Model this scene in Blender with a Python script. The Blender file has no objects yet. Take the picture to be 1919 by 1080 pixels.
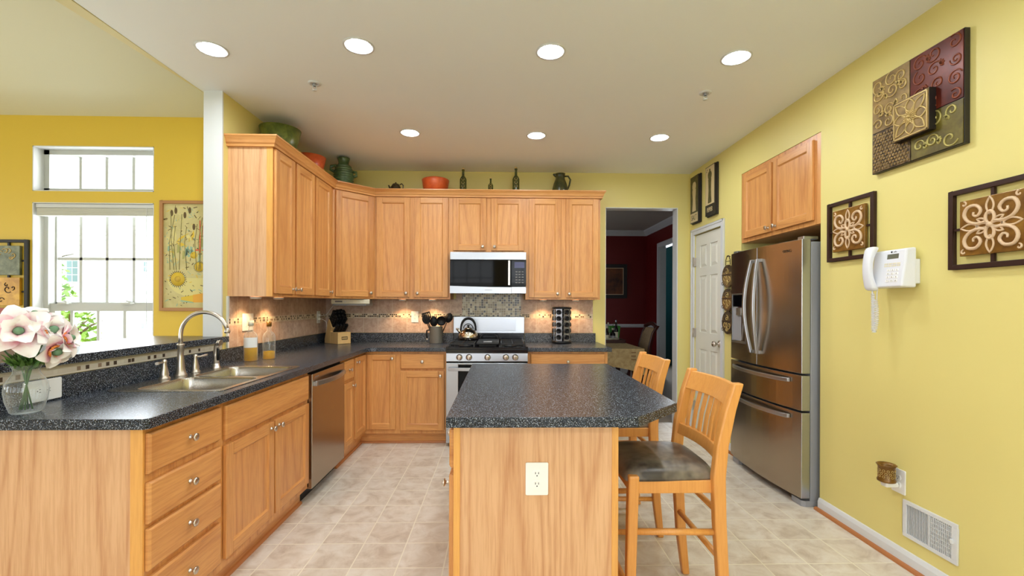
import bpy, bmesh, math, random
from mathutils import Matrix, Vector
from mathutils.geometry import tessellate_polygon

random.seed(7)
IN = 0.0254
R = math.radians
scene = bpy.context.scene
col = scene.collection

# ------------------------------------------------------------------ camera
F_PX, YAW, ROLL, CAM_H = 835.286, 0.024, -0.0036, 52.086
cam_d = bpy.data.cameras.new('camera')
cam_d.sensor_width = 36.0
cam_d.lens = F_PX / 1919.0 * 36.0
cam_d.shift_y = 30.45 / 1919.0
cam_d.clip_start = 0.02
cam_d.clip_end = 200
cam = bpy.data.objects.new('camera', cam_d)
cam.matrix_world = (Matrix.Translation((0, 0, CAM_H * IN)) @ Matrix.Rotation(-YAW, 4, 'Z')
                    @ Matrix.Rotation(R(90), 4, 'X') @ Matrix.Rotation(-ROLL, 4, 'Z'))
col.objects.link(cam)
scene.camera = cam

# ------------------------------------------------------------------ world, daylight, fill lamps, exposure
scene.view_settings.view_transform = 'Standard'
scene.view_settings.look = 'None'
scene.view_settings.exposure = 0.5
scene.view_settings.gamma = 1.0
scene.view_settings.use_curve_mapping = False
world = bpy.data.worlds.new('overcast_sky')
scene.world = world
world.use_nodes = True
bg = world.node_tree.nodes['Background']
bg.inputs[0].default_value = (0.93, 0.97, 1.0, 1)
bg.inputs[1].default_value = 2.2
scene.cycles.use_denoising = True
scene.cycles.max_bounces = 10
scene.cycles.diffuse_bounces = 5
scene.cycles.glossy_bounces = 4
scene.cycles.transmission_bounces = 6
scene.cycles.transparent_max_bounces = 10
scene.cycles.sample_clamp_indirect = 6.0
scene.cycles.caustics_reflective = False
scene.cycles.caustics_refractive = False


def area_lamp(name, loc, rot, w, h, power, color=(0.86, 0.93, 1.0)):
    """area lamp, for daylight at a window or as added fill"""
    d = bpy.data.lights.new(name, 'AREA')
    d.shape = 'RECTANGLE'
    d.size, d.size_y = w * IN, h * IN
    d.energy = power
    d.color = color
    o = bpy.data.objects.new(name, d)
    o.location = Vector(loc) * IN
    o.rotation_euler = rot
    col.objects.link(o)
    return o


XL, XR, YW, HC = -74.35, 81.18, 190.26, 108.5      # left wall, right wall, back wall, ceiling (inches)
YREAR = -140.0
XFAR = -270.0
YWIN = 133.0
ADDED_REAR_WINDOWS = [(-222, 66), (-122, 66), (-38, 60), (38, 60)]  # unseen windows added behind the camera to light the room
for (cx, w), watt in zip(ADDED_REAR_WINDOWS, (8, 8, 8, 40)):  # strongest at the right, to bring up the left cabinet fronts
    area_lamp('rear_window_fill', (cx, YREAR - 9, 60), (R(90), 0, 0), w, 84, watt)
for cy in (-60, 50):
    area_lamp('daylight_side_window', (XFAR - 9, cy, 60), (R(90), 0, R(-90)), 60, 72, 36)
area_lamp('daylight_window', (-119.2, YWIN + 16, 62), (R(-90), 0, 0), 34, 42, 22)
area_lamp('daylight_transom', (-119.2, YWIN + 16, 91), (R(-90), 0, 0), 34, 13, 7)
area_lamp('dining_fill_light', (-26, 280, 60), (0, R(-90), 0), 50, 60, 9)  # fill lamp added to brighten the dining room
area_lamp('hall_fill_light', (132, 374, 70), (R(-90), 0, 0), 26, 60, 22)  # fill lamp added to bring up the teal hall; no window there

# ------------------------------------------------------------------ node helpers / materials


def new_mat(name):
    m = bpy.data.materials.new(name)
    m.use_nodes = True
    nt = m.node_tree
    b = nt.nodes['Principled BSDF']
    return m, nt, b


def nd(nt, kind, **kw):
    n = nt.nodes.new(kind)
    for k, v in kw.items():
        if k.startswith('i_'):
            key = k[2:]
            key = int(key) if key.isdigit() else key
            n.inputs[key].default_value = v
        else:
            setattr(n, k, v)
    return n


def srgb(r, g, b):
    def f(c):
        c /= 255.0
        return c / 12.92 if c <= 0.04045 else ((c + 0.055) / 1.055) ** 2.4
    return (f(r), f(g), f(b), 1.0)


def plain(name, c, rough=0.5, metal=0.0, spec=0.5, coat=0.0, emit=None, strength=0.0, sheen=0.0):
    m, nt, b = new_mat(name)
    b.inputs['Base Color'].default_value = c
    b.inputs['Roughness'].default_value = rough
    b.inputs['Metallic'].default_value = metal
    b.inputs['Specular IOR Level'].default_value = spec
    b.inputs['Coat Weight'].default_value = coat
    b.inputs['Sheen Weight'].default_value = sheen
    if emit:
        b.inputs['Emission Color'].default_value = emit
        b.inputs['Emission Strength'].default_value = strength
    return m


def ramp(nt, fac, stops, interp='LINEAR'):
    n = nt.nodes.new('ShaderNodeValToRGB')
    n.color_ramp.interpolation = interp
    e = n.color_ramp.elements
    while len(e) > 1:
        e.remove(e[-1])
    e[0].position, e[0].color = stops[0]
    for p, c in stops[1:]:
        q = e.new(p)
        q.color = c
    nt.links.new(fac, n.inputs[0])
    return n.outputs[0]


def coords(nt, scale=(1, 1, 1), rand=0.0, kind='Object'):
    tc = nd(nt, 'ShaderNodeTexCoord')
    v = tc.outputs[kind]
    if rand:
        oi = nd(nt, 'ShaderNodeObjectInfo')
        mul = nd(nt, 'ShaderNodeMath', operation='MULTIPLY', i_1=rand)
        nt.links.new(oi.outputs['Random'], mul.inputs[0])
        add = nd(nt, 'ShaderNodeVectorMath', operation='ADD')
        nt.links.new(v, add.inputs[0])
        nt.links.new(mul.outputs[0], add.inputs[1])
        v = add.outputs[0]
    mp = nd(nt, 'ShaderNodeVectorMath', operation='MULTIPLY')
    mp.inputs[1].default_value = scale
    nt.links.new(v, mp.inputs[0])
    return mp.outputs[0]


def noise(nt, vec, scale, detail=2.0, rough=0.5, dist=0.0):
    n = nd(nt, 'ShaderNodeTexNoise')
    n.inputs['Scale'].default_value = scale
    n.inputs['Detail'].default_value = detail
    n.inputs['Roughness'].default_value = rough
    n.inputs['Distortion'].default_value = dist
    nt.links.new(vec, n.inputs['Vector'])
    return n.outputs[0]


def math_n(nt, op, a, b=None, c=None):
    n = nd(nt, 'ShaderNodeMath', operation=op)
    for i, x in enumerate((a, b, c)):
        if x is None:
            continue
        if isinstance(x, (int, float)):
            n.inputs[i].default_value = x
        else:
            nt.links.new(x, n.inputs[i])
    return n.outputs[0]


def mixc(nt, fac, a, b, blend='MIX'):
    n = nd(nt, 'ShaderNodeMix', data_type='RGBA', blend_type=blend)
    for idx, x in ((0, fac), (6, a), (7, b)):
        if isinstance(x, (int, float)):
            n.inputs[idx].default_value = x
        elif isinstance(x, tuple):
            n.inputs[idx].default_value = x
        else:
            nt.links.new(x, n.inputs[idx])
    return n.outputs[2]


def bump(nt, b, height, strength=0.2, dist=0.002):
    n = nd(nt, 'ShaderNodeBump')
    n.inputs['Strength'].default_value = strength
    n.inputs['Distance'].default_value = dist
    nt.links.new(height, n.inputs['Height'])
    nt.links.new(n.outputs[0], b.inputs['Normal'])


def oak(name, light, dark, scale, rough=0.38, line=0.55, rings=9.0, nscale=3.2):
    m, nt, b = new_mat(name)
    v = coords(nt, scale, rand=7.3)
    n1 = noise(nt, v, nscale, 1.5, 0.45)
    rr = math_n(nt, 'MULTIPLY', n1, rings)
    fr = math_n(nt, 'FRACT', rr)
    saw = ramp(nt, fr, [(0.0, (.9, .9, .9, 1)), (0.14, (.35, .35, .35, 1)), (0.5, (.05, .05, .05, 1)), (0.85, (0.3, .3, .3, 1)), (1.0, (.9, .9, .9, 1))])
    fine = noise(nt, v, 130.0, 3.0, 0.6)
    fine = ramp(nt, fine, [(0.42, (0, 0, 0, 1)), (0.62, (1, 1, 1, 1))])
    broad = noise(nt, v, 6.0, 1.0)
    f = math_n(nt, 'MULTIPLY', saw, line)
    f2 = math_n(nt, 'MULTIPLY', fine, 0.30)
    f = math_n(nt, 'ADD', f, f2)
    f3 = math_n(nt, 'SUBTRACT', broad, 0.5)
    f = math_n(nt, 'MULTIPLY_ADD', f3, 0.22, f)
    c = mixc(nt, f, light, dark)
    nt.links.new(c, b.inputs['Base Color'])
    b.inputs['Roughness'].default_value = rough
    b.inputs['Coat Weight'].default_value = 0.15
    b.inputs['Coat Roughness'].default_value = 0.25
    bump(nt, b, f, 0.08, 0.0006)
    return m


V, H = (1, 1, 0.055), (0.055, 0.055, 1)
OAK_L, OAK_D = srgb(220, 160, 94), srgb(176, 108, 54)
M = {}
M['oak_v'] = oak('oak_vertical', OAK_L, OAK_D, V)
M['oak_h'] = oak('oak_horizontal', OAK_L, OAK_D, H)
M['oak_panel'] = oak('oak_panel', srgb(222, 162, 98), srgb(180, 112, 58), V, rings=20, nscale=2.4)
M['oak_end'] = oak('oak_end_panel', srgb(224, 178, 134), srgb(184, 124, 78), (1, 1, 0.045), rough=0.45, rings=34, nscale=1.9, line=0.52)
M['oak_edge'] = oak('oak_edge', srgb(232, 172, 92), srgb(205, 138, 70), V, line=0.3)
M['stool_wood'] = oak('stool_wood', srgb(226, 160, 84), srgb(204, 134, 62), V, line=0.22, rough=0.35)
M['shoe_wood'] = plain('shoe_wood', srgb(176, 112, 62), 0.45)


def paint(name, c, rough=0.6, amt=0.03):
    m, nt, b = new_mat(name)
    v = coords(nt, (1, 1, 1))
    n = noise(nt, v, 1.5, 2.0)
    d = tuple(x * (1 - amt) for x in c[:3]) + (1,)
    nt.links.new(mixc(nt, n, c, d), b.inputs['Base Color'])
    b.inputs['Roughness'].default_value = rough
    fine = noise(nt, v, 260.0, 2.0)
    bump(nt, b, fine, 0.03, 0.0005)
    return m


M['yellow'] = paint('yellow_wall_paint', srgb(226, 212, 134), 0.5)
M['gold'] = paint('gold_wall_paint', srgb(226, 192, 66), 0.5)
M['ceiling'] = paint('ceiling_paint', srgb(244, 248, 252), 0.7)
M['vault'] = paint('vault_paint', srgb(228, 226, 204), 0.7)
M['cream'] = paint('cream_trim_paint', srgb(226, 214, 160), 0.6)
M['white'] = paint('white_trim_paint', srgb(218, 220, 222), 0.4)
M['door_white'] = paint('door_paint', srgb(226, 225, 214), 0.4)
M['dark_red'] = paint('dark_red_wall_paint', srgb(112, 12, 10), 0.5)
M['teal'] = paint('teal_wall_paint', srgb(40, 88, 92), 0.5)
M['grey_ceiling'] = paint('dining_ceiling_paint', srgb(196, 190, 180), 0.7)
M['plastic_white'] = plain('white_plastic', srgb(240, 240, 238), 0.3)
M['plastic_cream'] = plain('cream_plastic', srgb(222, 216, 192), 0.4)
M['slot'] = plain('dark_slot', srgb(40, 38, 36), 0.6)
M['grey_slot'] = plain('grey_slot', srgb(120, 118, 118), 0.6)
M['nickel'] = plain('brushed_nickel', srgb(205, 198, 190), 0.28, 1.0)
M['black'] = plain('black_plastic', srgb(18, 18, 20), 0.5, spec=0.3)
M['vinyl'] = paint('window_vinyl', srgb(196, 198, 194), 0.4)  # white vinyl, its backlit grey put into the colour
M['black_gloss'] = plain('black_gloss', srgb(8, 8, 10), 0.05, spec=0.14)
M['black_enamel'] = plain('black_enamel', srgb(18, 18, 22), 0.16)
M['cast_iron'] = plain('cast_iron', srgb(24, 24, 26), 0.55)
M['chrome'] = plain('chrome', srgb(225, 225, 228), 0.1, 1.0)
M['bright_steel'] = plain('bright_steel', srgb(184, 188, 197), 0.33, 1.0)
M['case_grey'] = plain('grey_appliance_case', srgb(150, 152, 158), 0.4)
M['puck'] = plain('puck_lens', srgb(255, 220, 170), 0.4, emit=(1.0, 0.72, 0.40, 1), strength=14.0)
M['bulb'] = plain('lamp_bulb', srgb(255, 250, 235), 0.4, emit=(0.87, 0.945, 1.0, 1), strength=225.0)
M['baffle'] = plain('lamp_baffle', srgb(96, 84, 62), 0.4)


def steel(name, c, rough=0.27, axis=(1, 1, 90), aniso=0.0):
    m, nt, b = new_mat(name)
    v = coords(nt, axis)
    n = noise(nt, v, 9.0, 4.0, 0.7)
    d = tuple(x * 0.86 for x in c[:3]) + (1,)
    nt.links.new(mixc(nt, n, c, d), b.inputs['Base Color'])
    b.inputs['Metallic'].default_value = 1.0
    rr = math_n(nt, 'MULTIPLY_ADD', n, 0.12, rough - 0.06)
    nt.links.new(rr, b.inputs['Roughness'])
    bump(nt, b, n, 0.02, 0.0004)
    return m


M['steel_h'] = steel('stainless_steel', srgb(226, 216, 196), 0.24)
M['steel_bright'] = steel('stainless_bright', srgb(184, 188, 196), 0.33)
M['steel_dark'] = steel('stainless_warm', srgb(178, 166, 150), 0.24)
M['pot_steel'] = plain('pot_steel', srgb(214, 202, 182), 0.28, 0.7)
M['sink_steel'] = steel('sink_steel', srgb(206, 202, 196), 0.24, (60, 1, 1))


def counter_mat(name):
    m, nt, b = new_mat(name)
    v = coords(nt, (1, 1, 1))
    n1 = noise(nt, v, 210.0, 2.0, 0.6)
    n2 = noise(nt, v, 300.0, 1.0)
    a = ramp(nt, n1, [(0.44, (0, 0, 0, 1)), (0.58, (1, 1, 1, 1))])
    sp = ramp(nt, n2, [(0.60, (0, 0, 0, 1)), (0.66, (1, 1, 1, 1))])
    c = mixc(nt, a, srgb(13, 16, 21), srgb(50, 57, 68))
    c = mixc(nt, sp, c, srgb(160, 168, 180))
    nt.links.new(c, b.inputs['Base Color'])
    b.inputs['Roughness'].default_value = 0.27
    b.inputs['Specular IOR Level'].default_value = 0.42
    bump(nt, b, n1, 0.05, 0.0004)
    return m


M['counter'] = counter_mat('speckled_laminate')


def floor_mat():
    m, nt, b = new_mat('vinyl_tile_floor')
    tc = nd(nt, 'ShaderNodeTexCoord')
    mp = nd(nt, 'ShaderNodeMapping')
    s = 1 / (9.15 * IN)
    mp.inputs['Scale'].default_value = (s, s, s)
    mp.inputs['Location'].default_value = (-(-38.7 * IN) * s + 40, -(97.5 * IN) * s + 40, 0)
    nt.links.new(tc.outputs['Object'], mp.inputs['Vector'])
    sep = nd(nt, 'ShaderNodeSeparateXYZ')
    nt.links.new(mp.outputs[0], sep.inputs[0])
    def line(o):
        f = math_n(nt, 'FRACT', o)
        f = math_n(nt, 'SUBTRACT', f, 0.5)
        f = math_n(nt, 'ABSOLUTE', f)
        return f
    mx = math_n(nt, 'MAXIMUM', line(sep.outputs[0]), line(sep.outputs[1]))
    grout = ramp(nt, mx, [(0.484, (0, 0, 0, 1)), (0.490, (1, 1, 1, 1))])
    cell = nd(nt, 'ShaderNodeVectorMath', operation='FLOOR')
    nt.links.new(mp.outputs[0], cell.inputs[0])
    wn = nd(nt, 'ShaderNodeTexWhiteNoise', noise_dimensions='2D')
    nt.links.new(cell.outputs[0], wn.inputs['Vector'])
    v = coords(nt, (1, 1, 1))
    off = nd(nt, 'ShaderNodeVectorMath', operation='SCALE')
    off.inputs['Scale'].default_value = 3.0
    nt.links.new(wn.outputs['Color'], off.inputs[0])
    add = nd(nt, 'ShaderNodeVectorMath', operation='ADD')
    nt.links.new(v, add.inputs[0])
    nt.links.new(off.outputs[0], add.inputs[1])
    n = noise(nt, add.outputs[0], 9.0, 6.0, 0.62, 0.6)
    c = ramp(nt, n, [(0.30, srgb(192, 176, 158)), (0.46, srgb(212, 200, 184)), (0.58, srgb(222, 213, 200)), (0.75, srgb(230, 224, 214))])
    tone = math_n(nt, 'MULTIPLY', wn.outputs[0], 0.10)
    c = mixc(nt, tone, c, srgb(190, 172, 154))
    c = mixc(nt, grout, c, srgb(234, 227, 208))
    nt.links.new(c, b.inputs['Base Color'])
    b.inputs['Roughness'].default_value = 0.34
    b.inputs['Specular IOR Level'].default_value = 0.4
    inv = math_n(nt, 'SUBTRACT', 1.0, grout)
    bump(nt, b, inv, 0.25, 0.001)
    return m


M['floor'] = floor_mat()
M['carpet'] = paint('hall_floor', srgb(150, 140, 126), 0.8)


def backsplash_mat(name, axis, x0):
    """tan tiles, 6 in wide, a mosaic band between two rows; axis 0 = along X, 1 = along Y"""
    m, nt, b = new_mat(name)
    tc = nd(nt, 'ShaderNodeTexCoord')
    sep = nd(nt, 'ShaderNodeSeparateXYZ')
    nt.links.new(tc.outputs['Object'], sep.inputs[0])
    u = math_n(nt, 'DIVIDE', sep.outputs[axis], IN)
    u = math_n(nt, 'SUBTRACT', u, x0 - 600.0)
    z = math_n(nt, 'DIVIDE', sep.outputs[2], IN)
    uc = math_n(nt, 'DIVIDE', u, 6.1)
    gu = math_n(nt, 'ABSOLUTE', math_n(nt, 'SUBTRACT', math_n(nt, 'FRACT', uc), 0.5))
    g1 = ramp(nt, gu, [(0.483, (0, 0, 0, 1)), (0.489, (1, 1, 1, 1))])
    gz = math_n(nt, 'ABSOLUTE', math_n(nt, 'SUBTRACT', z, 47.0))
    band = math_n(nt, 'LESS_THAN', gz, 0.80)
    gline = math_n(nt, 'LESS_THAN', math_n(nt, 'ABSOLUTE', math_n(nt, 'SUBTRACT', gz, 0.9)), 0.09)
    g1 = math_n(nt, 'MAXIMUM', g1, gline)
    # stone tile colour, varied per tile
    cellu = math_n(nt, 'FLOOR', uc)
    cellz = math_n(nt, 'GREATER_THAN', z, 47.0)
    comb = nd(nt, 'ShaderNodeCombineXYZ')
    nt.links.new(cellu, comb.inputs[0])
    nt.links.new(cellz, comb.inputs[1])
    wn = nd(nt, 'ShaderNodeTexWhiteNoise', noise_dimensions='2D')
    nt.links.new(comb.outputs[0], wn.inputs['Vector'])
    v = coords(nt, (1, 1, 1))
    n = noise(nt, v, 22.0, 6.0, 0.65, 0.4)
    c = ramp(nt, n, [(0.28, srgb(168, 138, 120)), (0.5, srgb(202, 174, 154)), (0.72, srgb(224, 204, 188))])
    c = mixc(nt, math_n(nt, 'MULTIPLY', wn.outputs[0], 0.35), c, srgb(172, 136, 112))
    c = mixc(nt, g1, c, srgb(214, 200, 180))
    # mosaic band: two rows of small squares
    mu = math_n(nt, 'FLOOR', math_n(nt, 'DIVIDE', u, 0.78))
    mz = math_n(nt, 'FLOOR', math_n(nt, 'DIVIDE', z, 0.80))
    comb2 = nd(nt, 'ShaderNodeCombineXYZ')
    nt.links.new(mu, comb2.inputs[0])
    nt.links.new(mz, comb2.inputs[1])
    wn2 = nd(nt, 'ShaderNodeTexWhiteNoise', noise_dimensions='2D')
    nt.links.new(comb2.outputs[0], wn2.inputs['Vector'])
    mc = ramp(nt, wn2.outputs[0], [(0.0, srgb(58, 44, 36)), (0.22, srgb(120, 92, 66)), (0.36, srgb(206, 190, 162)), (0.72, srgb(222, 210, 186)), (0.9, srgb(96, 78, 60))], 'CONSTANT')
    fu = math_n(nt, 'ABSOLUTE', math_n(nt, 'SUBTRACT', math_n(nt, 'FRACT', math_n(nt, 'DIVIDE', u, 0.78)), 0.5))
    fz = math_n(nt, 'ABSOLUTE', math_n(nt, 'SUBTRACT', math_n(nt, 'FRACT', math_n(nt, 'DIVIDE', z, 0.80)), 0.5))
    mg = math_n(nt, 'GREATER_THAN', math_n(nt, 'MAXIMUM', fu, fz), 0.40)
    mc = mixc(nt, mg, mc, srgb(214, 200, 176))
    c = mixc(nt, band, c, mc)
    nt.links.new(c, b.inputs['Base Color'])
    b.inputs['Roughness'].default_value = 0.42
    bump(nt, b, math_n(nt, 'SUBTRACT', 1.0, g1), 0.3, 0.001)
    return m


M['splash_back'] = backsplash_mat('backsplash_tile_back', 0, XL)
M['splash_left'] = backsplash_mat('backsplash_tile_left', 1, YW)


def mosaic_mat(name, size, axis=0, sparse=False):
    m, nt, b = new_mat(name)
    tc = nd(nt, 'ShaderNodeTexCoord')
    sep = nd(nt, 'ShaderNodeSeparateXYZ')
    nt.links.new(tc.outputs['Object'], sep.inputs[0])
    u = math_n(nt, 'DIVIDE', sep.outputs[axis], IN * size)
    z = math_n(nt, 'DIVIDE', sep.outputs[2], IN * size)
    comb = nd(nt, 'ShaderNodeCombineXYZ')
    nt.links.new(math_n(nt, 'FLOOR', u), comb.inputs[0])
    nt.links.new(math_n(nt, 'FLOOR', z), comb.inputs[1])
    wn = nd(nt, 'ShaderNodeTexWhiteNoise', noise_dimensions='2D')
    nt.links.new(comb.outputs[0], wn.inputs['Vector'])
    if sparse:
        st = [(0.0, srgb(80, 66, 56)), (0.09, srgb(156, 134, 114)), (0.18, srgb(222, 214, 200)), (0.8, srgb(230, 224, 210))]
    else:
        st = [(0.0, srgb(58, 50, 40)), (0.2, srgb(146, 130, 98)), (0.45, srgb(196, 184, 150)), (0.62, srgb(168, 156, 124)), (0.84, srgb(212, 204, 176))]
    c = ramp(nt, wn.outputs[0], st, 'CONSTANT')
    fu = math_n(nt, 'ABSOLUTE', math_n(nt, 'SUBTRACT', math_n(nt, 'FRACT', u), 0.5))
    fz = math_n(nt, 'ABSOLUTE', math_n(nt, 'SUBTRACT', math_n(nt, 'FRACT', z), 0.5))
    g = math_n(nt, 'GREATER_THAN', math_n(nt, 'MAXIMUM', fu, fz), 0.43)
    c = mixc(nt, g, c, srgb(220, 212, 196))
    nt.links.new(c, b.inputs['Base Color'])
    b.inputs['Roughness'].default_value = 0.25
    bump(nt, b, math_n(nt, 'SUBTRACT', 1.0, g), 0.3, 0.0008)
    return m


M['mosaic'] = mosaic_mat('glass_mosaic', 0.95)
M['mosaic_strip'] = mosaic_mat('bar_mosaic_strip', 0.82, 1, True)


def glass_mat(name, tint=(1, 1, 1, 1), refl=0.12, haze=0.0):
    m = bpy.data.materials.new(name)
    m.use_nodes = True
    nt = m.node_tree
    nt.nodes.clear()
    out = nd(nt, 'ShaderNodeOutputMaterial')
    tr = nd(nt, 'ShaderNodeBsdfTransparent')
    tr.inputs[0].default_value = tint
    gl = nd(nt, 'ShaderNodeBsdfGlossy')
    gl.inputs['Roughness'].default_value = 0.02
    lw = nd(nt, 'ShaderNodeLayerWeight', i_Blend=0.5)
    pw = math_n(nt, 'POWER', lw.outputs['Facing'], 3.0)
    fr = math_n(nt, 'MULTIPLY_ADD', pw, 0.55 + refl, 0.03 + refl * 0.2)
    mx = nd(nt, 'ShaderNodeMixShader')
    nt.links.new(fr, mx.inputs[0])
    nt.links.new(tr.outputs[0], mx.inputs[1])
    nt.links.new(gl.outputs[0], mx.inputs[2])
    last = mx
    if haze:      # pale sheen painted in as diffuse white, strongest at the edges
        df = nd(nt, 'ShaderNodeBsdfDiffuse')
        df.inputs[0].default_value = (0.82, 0.86, 0.86, 1)
        hz = math_n(nt, 'MULTIPLY_ADD', math_n(nt, 'POWER', lw.outputs['Facing'], 2.0), 0.45, haze)
        last = nd(nt, 'ShaderNodeMixShader')
        nt.links.new(hz, last.inputs[0])
        nt.links.new(mx.outputs[0], last.inputs[1])
        nt.links.new(df.outputs[0], last.inputs[2])
    nt.links.new(last.outputs[0], out.inputs[0])
    return m


M['window_glass'] = glass_mat('window_glass')
M['clear_glass'] = glass_mat('clear_glass', (0.95, 0.975, 0.975, 1), 0.15, 0.05)
M['oil'] = glass_mat('olive_oil', (0.95, 0.78, 0.10, 1), 0.05)
_nt = M['oil'].node_tree
_d = nd(_nt, 'ShaderNodeBsdfTranslucent'); _d.inputs[0].default_value = srgb(255, 226, 30)
_d2 = nd(_nt, 'ShaderNodeBsdfDiffuse'); _d2.inputs[0].default_value = srgb(238, 202, 16)
_m = nd(_nt, 'ShaderNodeMixShader'); _m.inputs[0].default_value = 0.5
_nt.links.new(_d.outputs[0], _m.inputs[1]); _nt.links.new(_d2.outputs[0], _m.inputs[2])
_m2 = nd(_nt, 'ShaderNodeMixShader'); _m2.inputs[0].default_value = 0.55
_out = [n for n in _nt.nodes if n.type == 'OUTPUT_MATERIAL'][0]
_prev = _out.inputs[0].links[0].from_socket
_nt.links.new(_prev, _m2.inputs[1]); _nt.links.new(_m.outputs[0], _m2.inputs[2]); _nt.links.new(_m2.outputs[0], _out.inputs[0])
M['bottle_glass'] = glass_mat('bottle_glass', (0.96, 0.975, 0.96, 1), 0.12, 0.05)


def mottled(name, a, b_, scale=20.0, rough=0.4, metal=0.0, detail=4.0, lo=0.35, hi=0.65, bumpy=0.0, spec=0.5):
    m, nt, b = new_mat(name)
    v = coords(nt, (1, 1, 1))
    n = noise(nt, v, scale, detail, 0.6, 0.3)
    c = ramp(nt, n, [(lo, a), (hi, b_)])
    nt.links.new(c, b.inputs['Base Color'])
    b.inputs['Roughness'].default_value = rough
    b.inputs['Metallic'].default_value = metal
    b.inputs['Specular IOR Level'].default_value = spec
    if bumpy:
        bump(nt, b, n, bumpy, 0.002)
    return m


M['leather'] = mottled('worn_leather', srgb(62, 54, 48), srgb(150, 138, 122), 6.5, 0.33, 0, 3.0, 0.40, 0.70, 0.15)
M['green_glaze'] = mottled('green_glaze', srgb(72, 84, 30), srgb(120, 128, 52), 14.0, 0.35)
M['green_dark'] = mottled('dark_green_glaze', srgb(60, 82, 50), srgb(86, 108, 68), 18.0, 0.28)
M['orange'] = mottled('orange_glaze', srgb(196, 78, 34), srgb(222, 104, 52), 12.0, 0.35)
M['bronze'] = mottled('dark_bronze', srgb(40, 32, 22), srgb(92, 78, 48), 30.0, 0.4, 0.4)
M['olive_bottle'] = mottled('olive_bottle_glass', srgb(40, 44, 20), srgb(86, 90, 42), 60.0, 0.2)
M['pitcher'] = mottled('olive_pitcher_glaze', srgb(40, 44, 20), srgb(78, 74, 34), 22.0, 0.3)
M['art_gold'] = mottled('embossed_gold', srgb(98, 76, 38), srgb(158, 130, 78), 16.0, 0.42, 0.25, 5.0, 0.3, 0.7, 0.4)
M['art_red'] = mottled('embossed_red', srgb(62, 18, 12), srgb(112, 44, 24), 10.0, 0.34, 0.15, 4.0, 0.3, 0.8, 0.3, 0.2)
M['art_green'] = mottled('embossed_green', srgb(74, 62, 14), srgb(122, 110, 36), 12.0, 0.36, 0.25, 4.0, 0.3, 0.7, 0.3)
M['art_brown'] = mottled('embossed_brown', srgb(54, 40, 24), srgb(120, 96, 60), 42.0, 0.4, 0.4, 2.0, 0.4, 0.62, 0.5)
M['art_amber'] = mottled('embossed_amber', srgb(92, 56, 16), srgb(150, 110, 42), 12.0, 0.3, 0.2, 4.0, 0.3, 0.7, 0.2)
M['scroll_cream'] = plain('scroll_cream', srgb(210, 180, 146), 0.4)
M['scroll_gold'] = plain('scroll_gold', srgb(190, 164, 104), 0.4, 0.5)
M['scroll_red'] = plain('scroll_red', srgb(128, 62, 36), 0.35, 0.3)
M['scroll_green'] = plain('scroll_green', srgb(176, 164, 96), 0.4, 0.5)
M['iron_brown'] = plain('brown_iron', srgb(52, 28, 20), 0.45, 0.3)
M['iron_black'] = plain('black_iron', srgb(34, 32, 28), 0.5, 0.3)
M['kettle'] = mottled('kettle_steel', srgb(196, 180, 150), srgb(214, 206, 196), 10.0, 0.16, 1.0)
M['beech'] = oak('beech_block', srgb(232, 194, 132), srgb(212, 168, 106), V, line=0.2)
M['petal'] = None
M['leaf'] = mottled('leaf_green', srgb(48, 84, 30), srgb(96, 132, 58), 40.0, 0.5)
M['stem'] = plain('stem_green', srgb(70, 112, 62), 0.5)
M['flower_heart'] = plain('flower_heart', srgb(108, 146, 112), 0.6)
M['stamen'] = plain('flower_stamen', srgb(226, 140, 60), 0.6)
M['mahogany'] = oak('mahogany', srgb(70, 26, 16), srgb(44, 14, 10), V, line=0.3)
M['beige_fabric'] = mottled('beige_fabric', srgb(150, 124, 92), srgb(172, 146, 110), 60.0, 0.9)
M['siding'] = plain('white_siding', srgb(244, 246, 248), 0.6)
M['house_glass'] = plain('house_window', srgb(128, 160, 168), 0.2)
M['tree_leaf'] = mottled('tree_leaf', srgb(120, 180, 60), srgb(176, 220, 112), 6.0, 0.6)
M['bark'] = plain('bark', srgb(110, 96, 80), 0.8)
M['lawn'] = plain('lawn', srgb(110, 150, 80), 0.9)
M['print_cream'] = plain('print_cream', srgb(206, 186, 142), 0.6)
M['print_olive'] = mottled('print_olive', srgb(66, 60, 26), srgb(92, 84, 40), 30.0, 0.6)
M['frame_black'] = plain('black_frame', srgb(30, 24, 22), 0.4)


def petal_mat():
    m, nt, b = new_mat('magnolia_petal')
    at = nd(nt, 'ShaderNodeAttribute', attribute_name='along')
    n = noise(nt, coords(nt, (1, 1, 1)), 60.0, 3.0)
    f = math_n(nt, 'MULTIPLY_ADD', n, 0.4, at.outputs['Fac'])
    c = ramp(nt, f, [(0.24, srgb(230, 124, 164)), (0.50, srgb(244, 198, 212)), (0.80, srgb(250, 246, 244))])
    nt.links.new(c, b.inputs['Base Color'])
    b.inputs['Roughness'].default_value = 0.55
    b.inputs['Subsurface Weight'].default_value = 0.0
    return m


M['petal'] = petal_mat()

# ------------------------------------------------------------------ mesh builder (inches, world axes)


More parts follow.
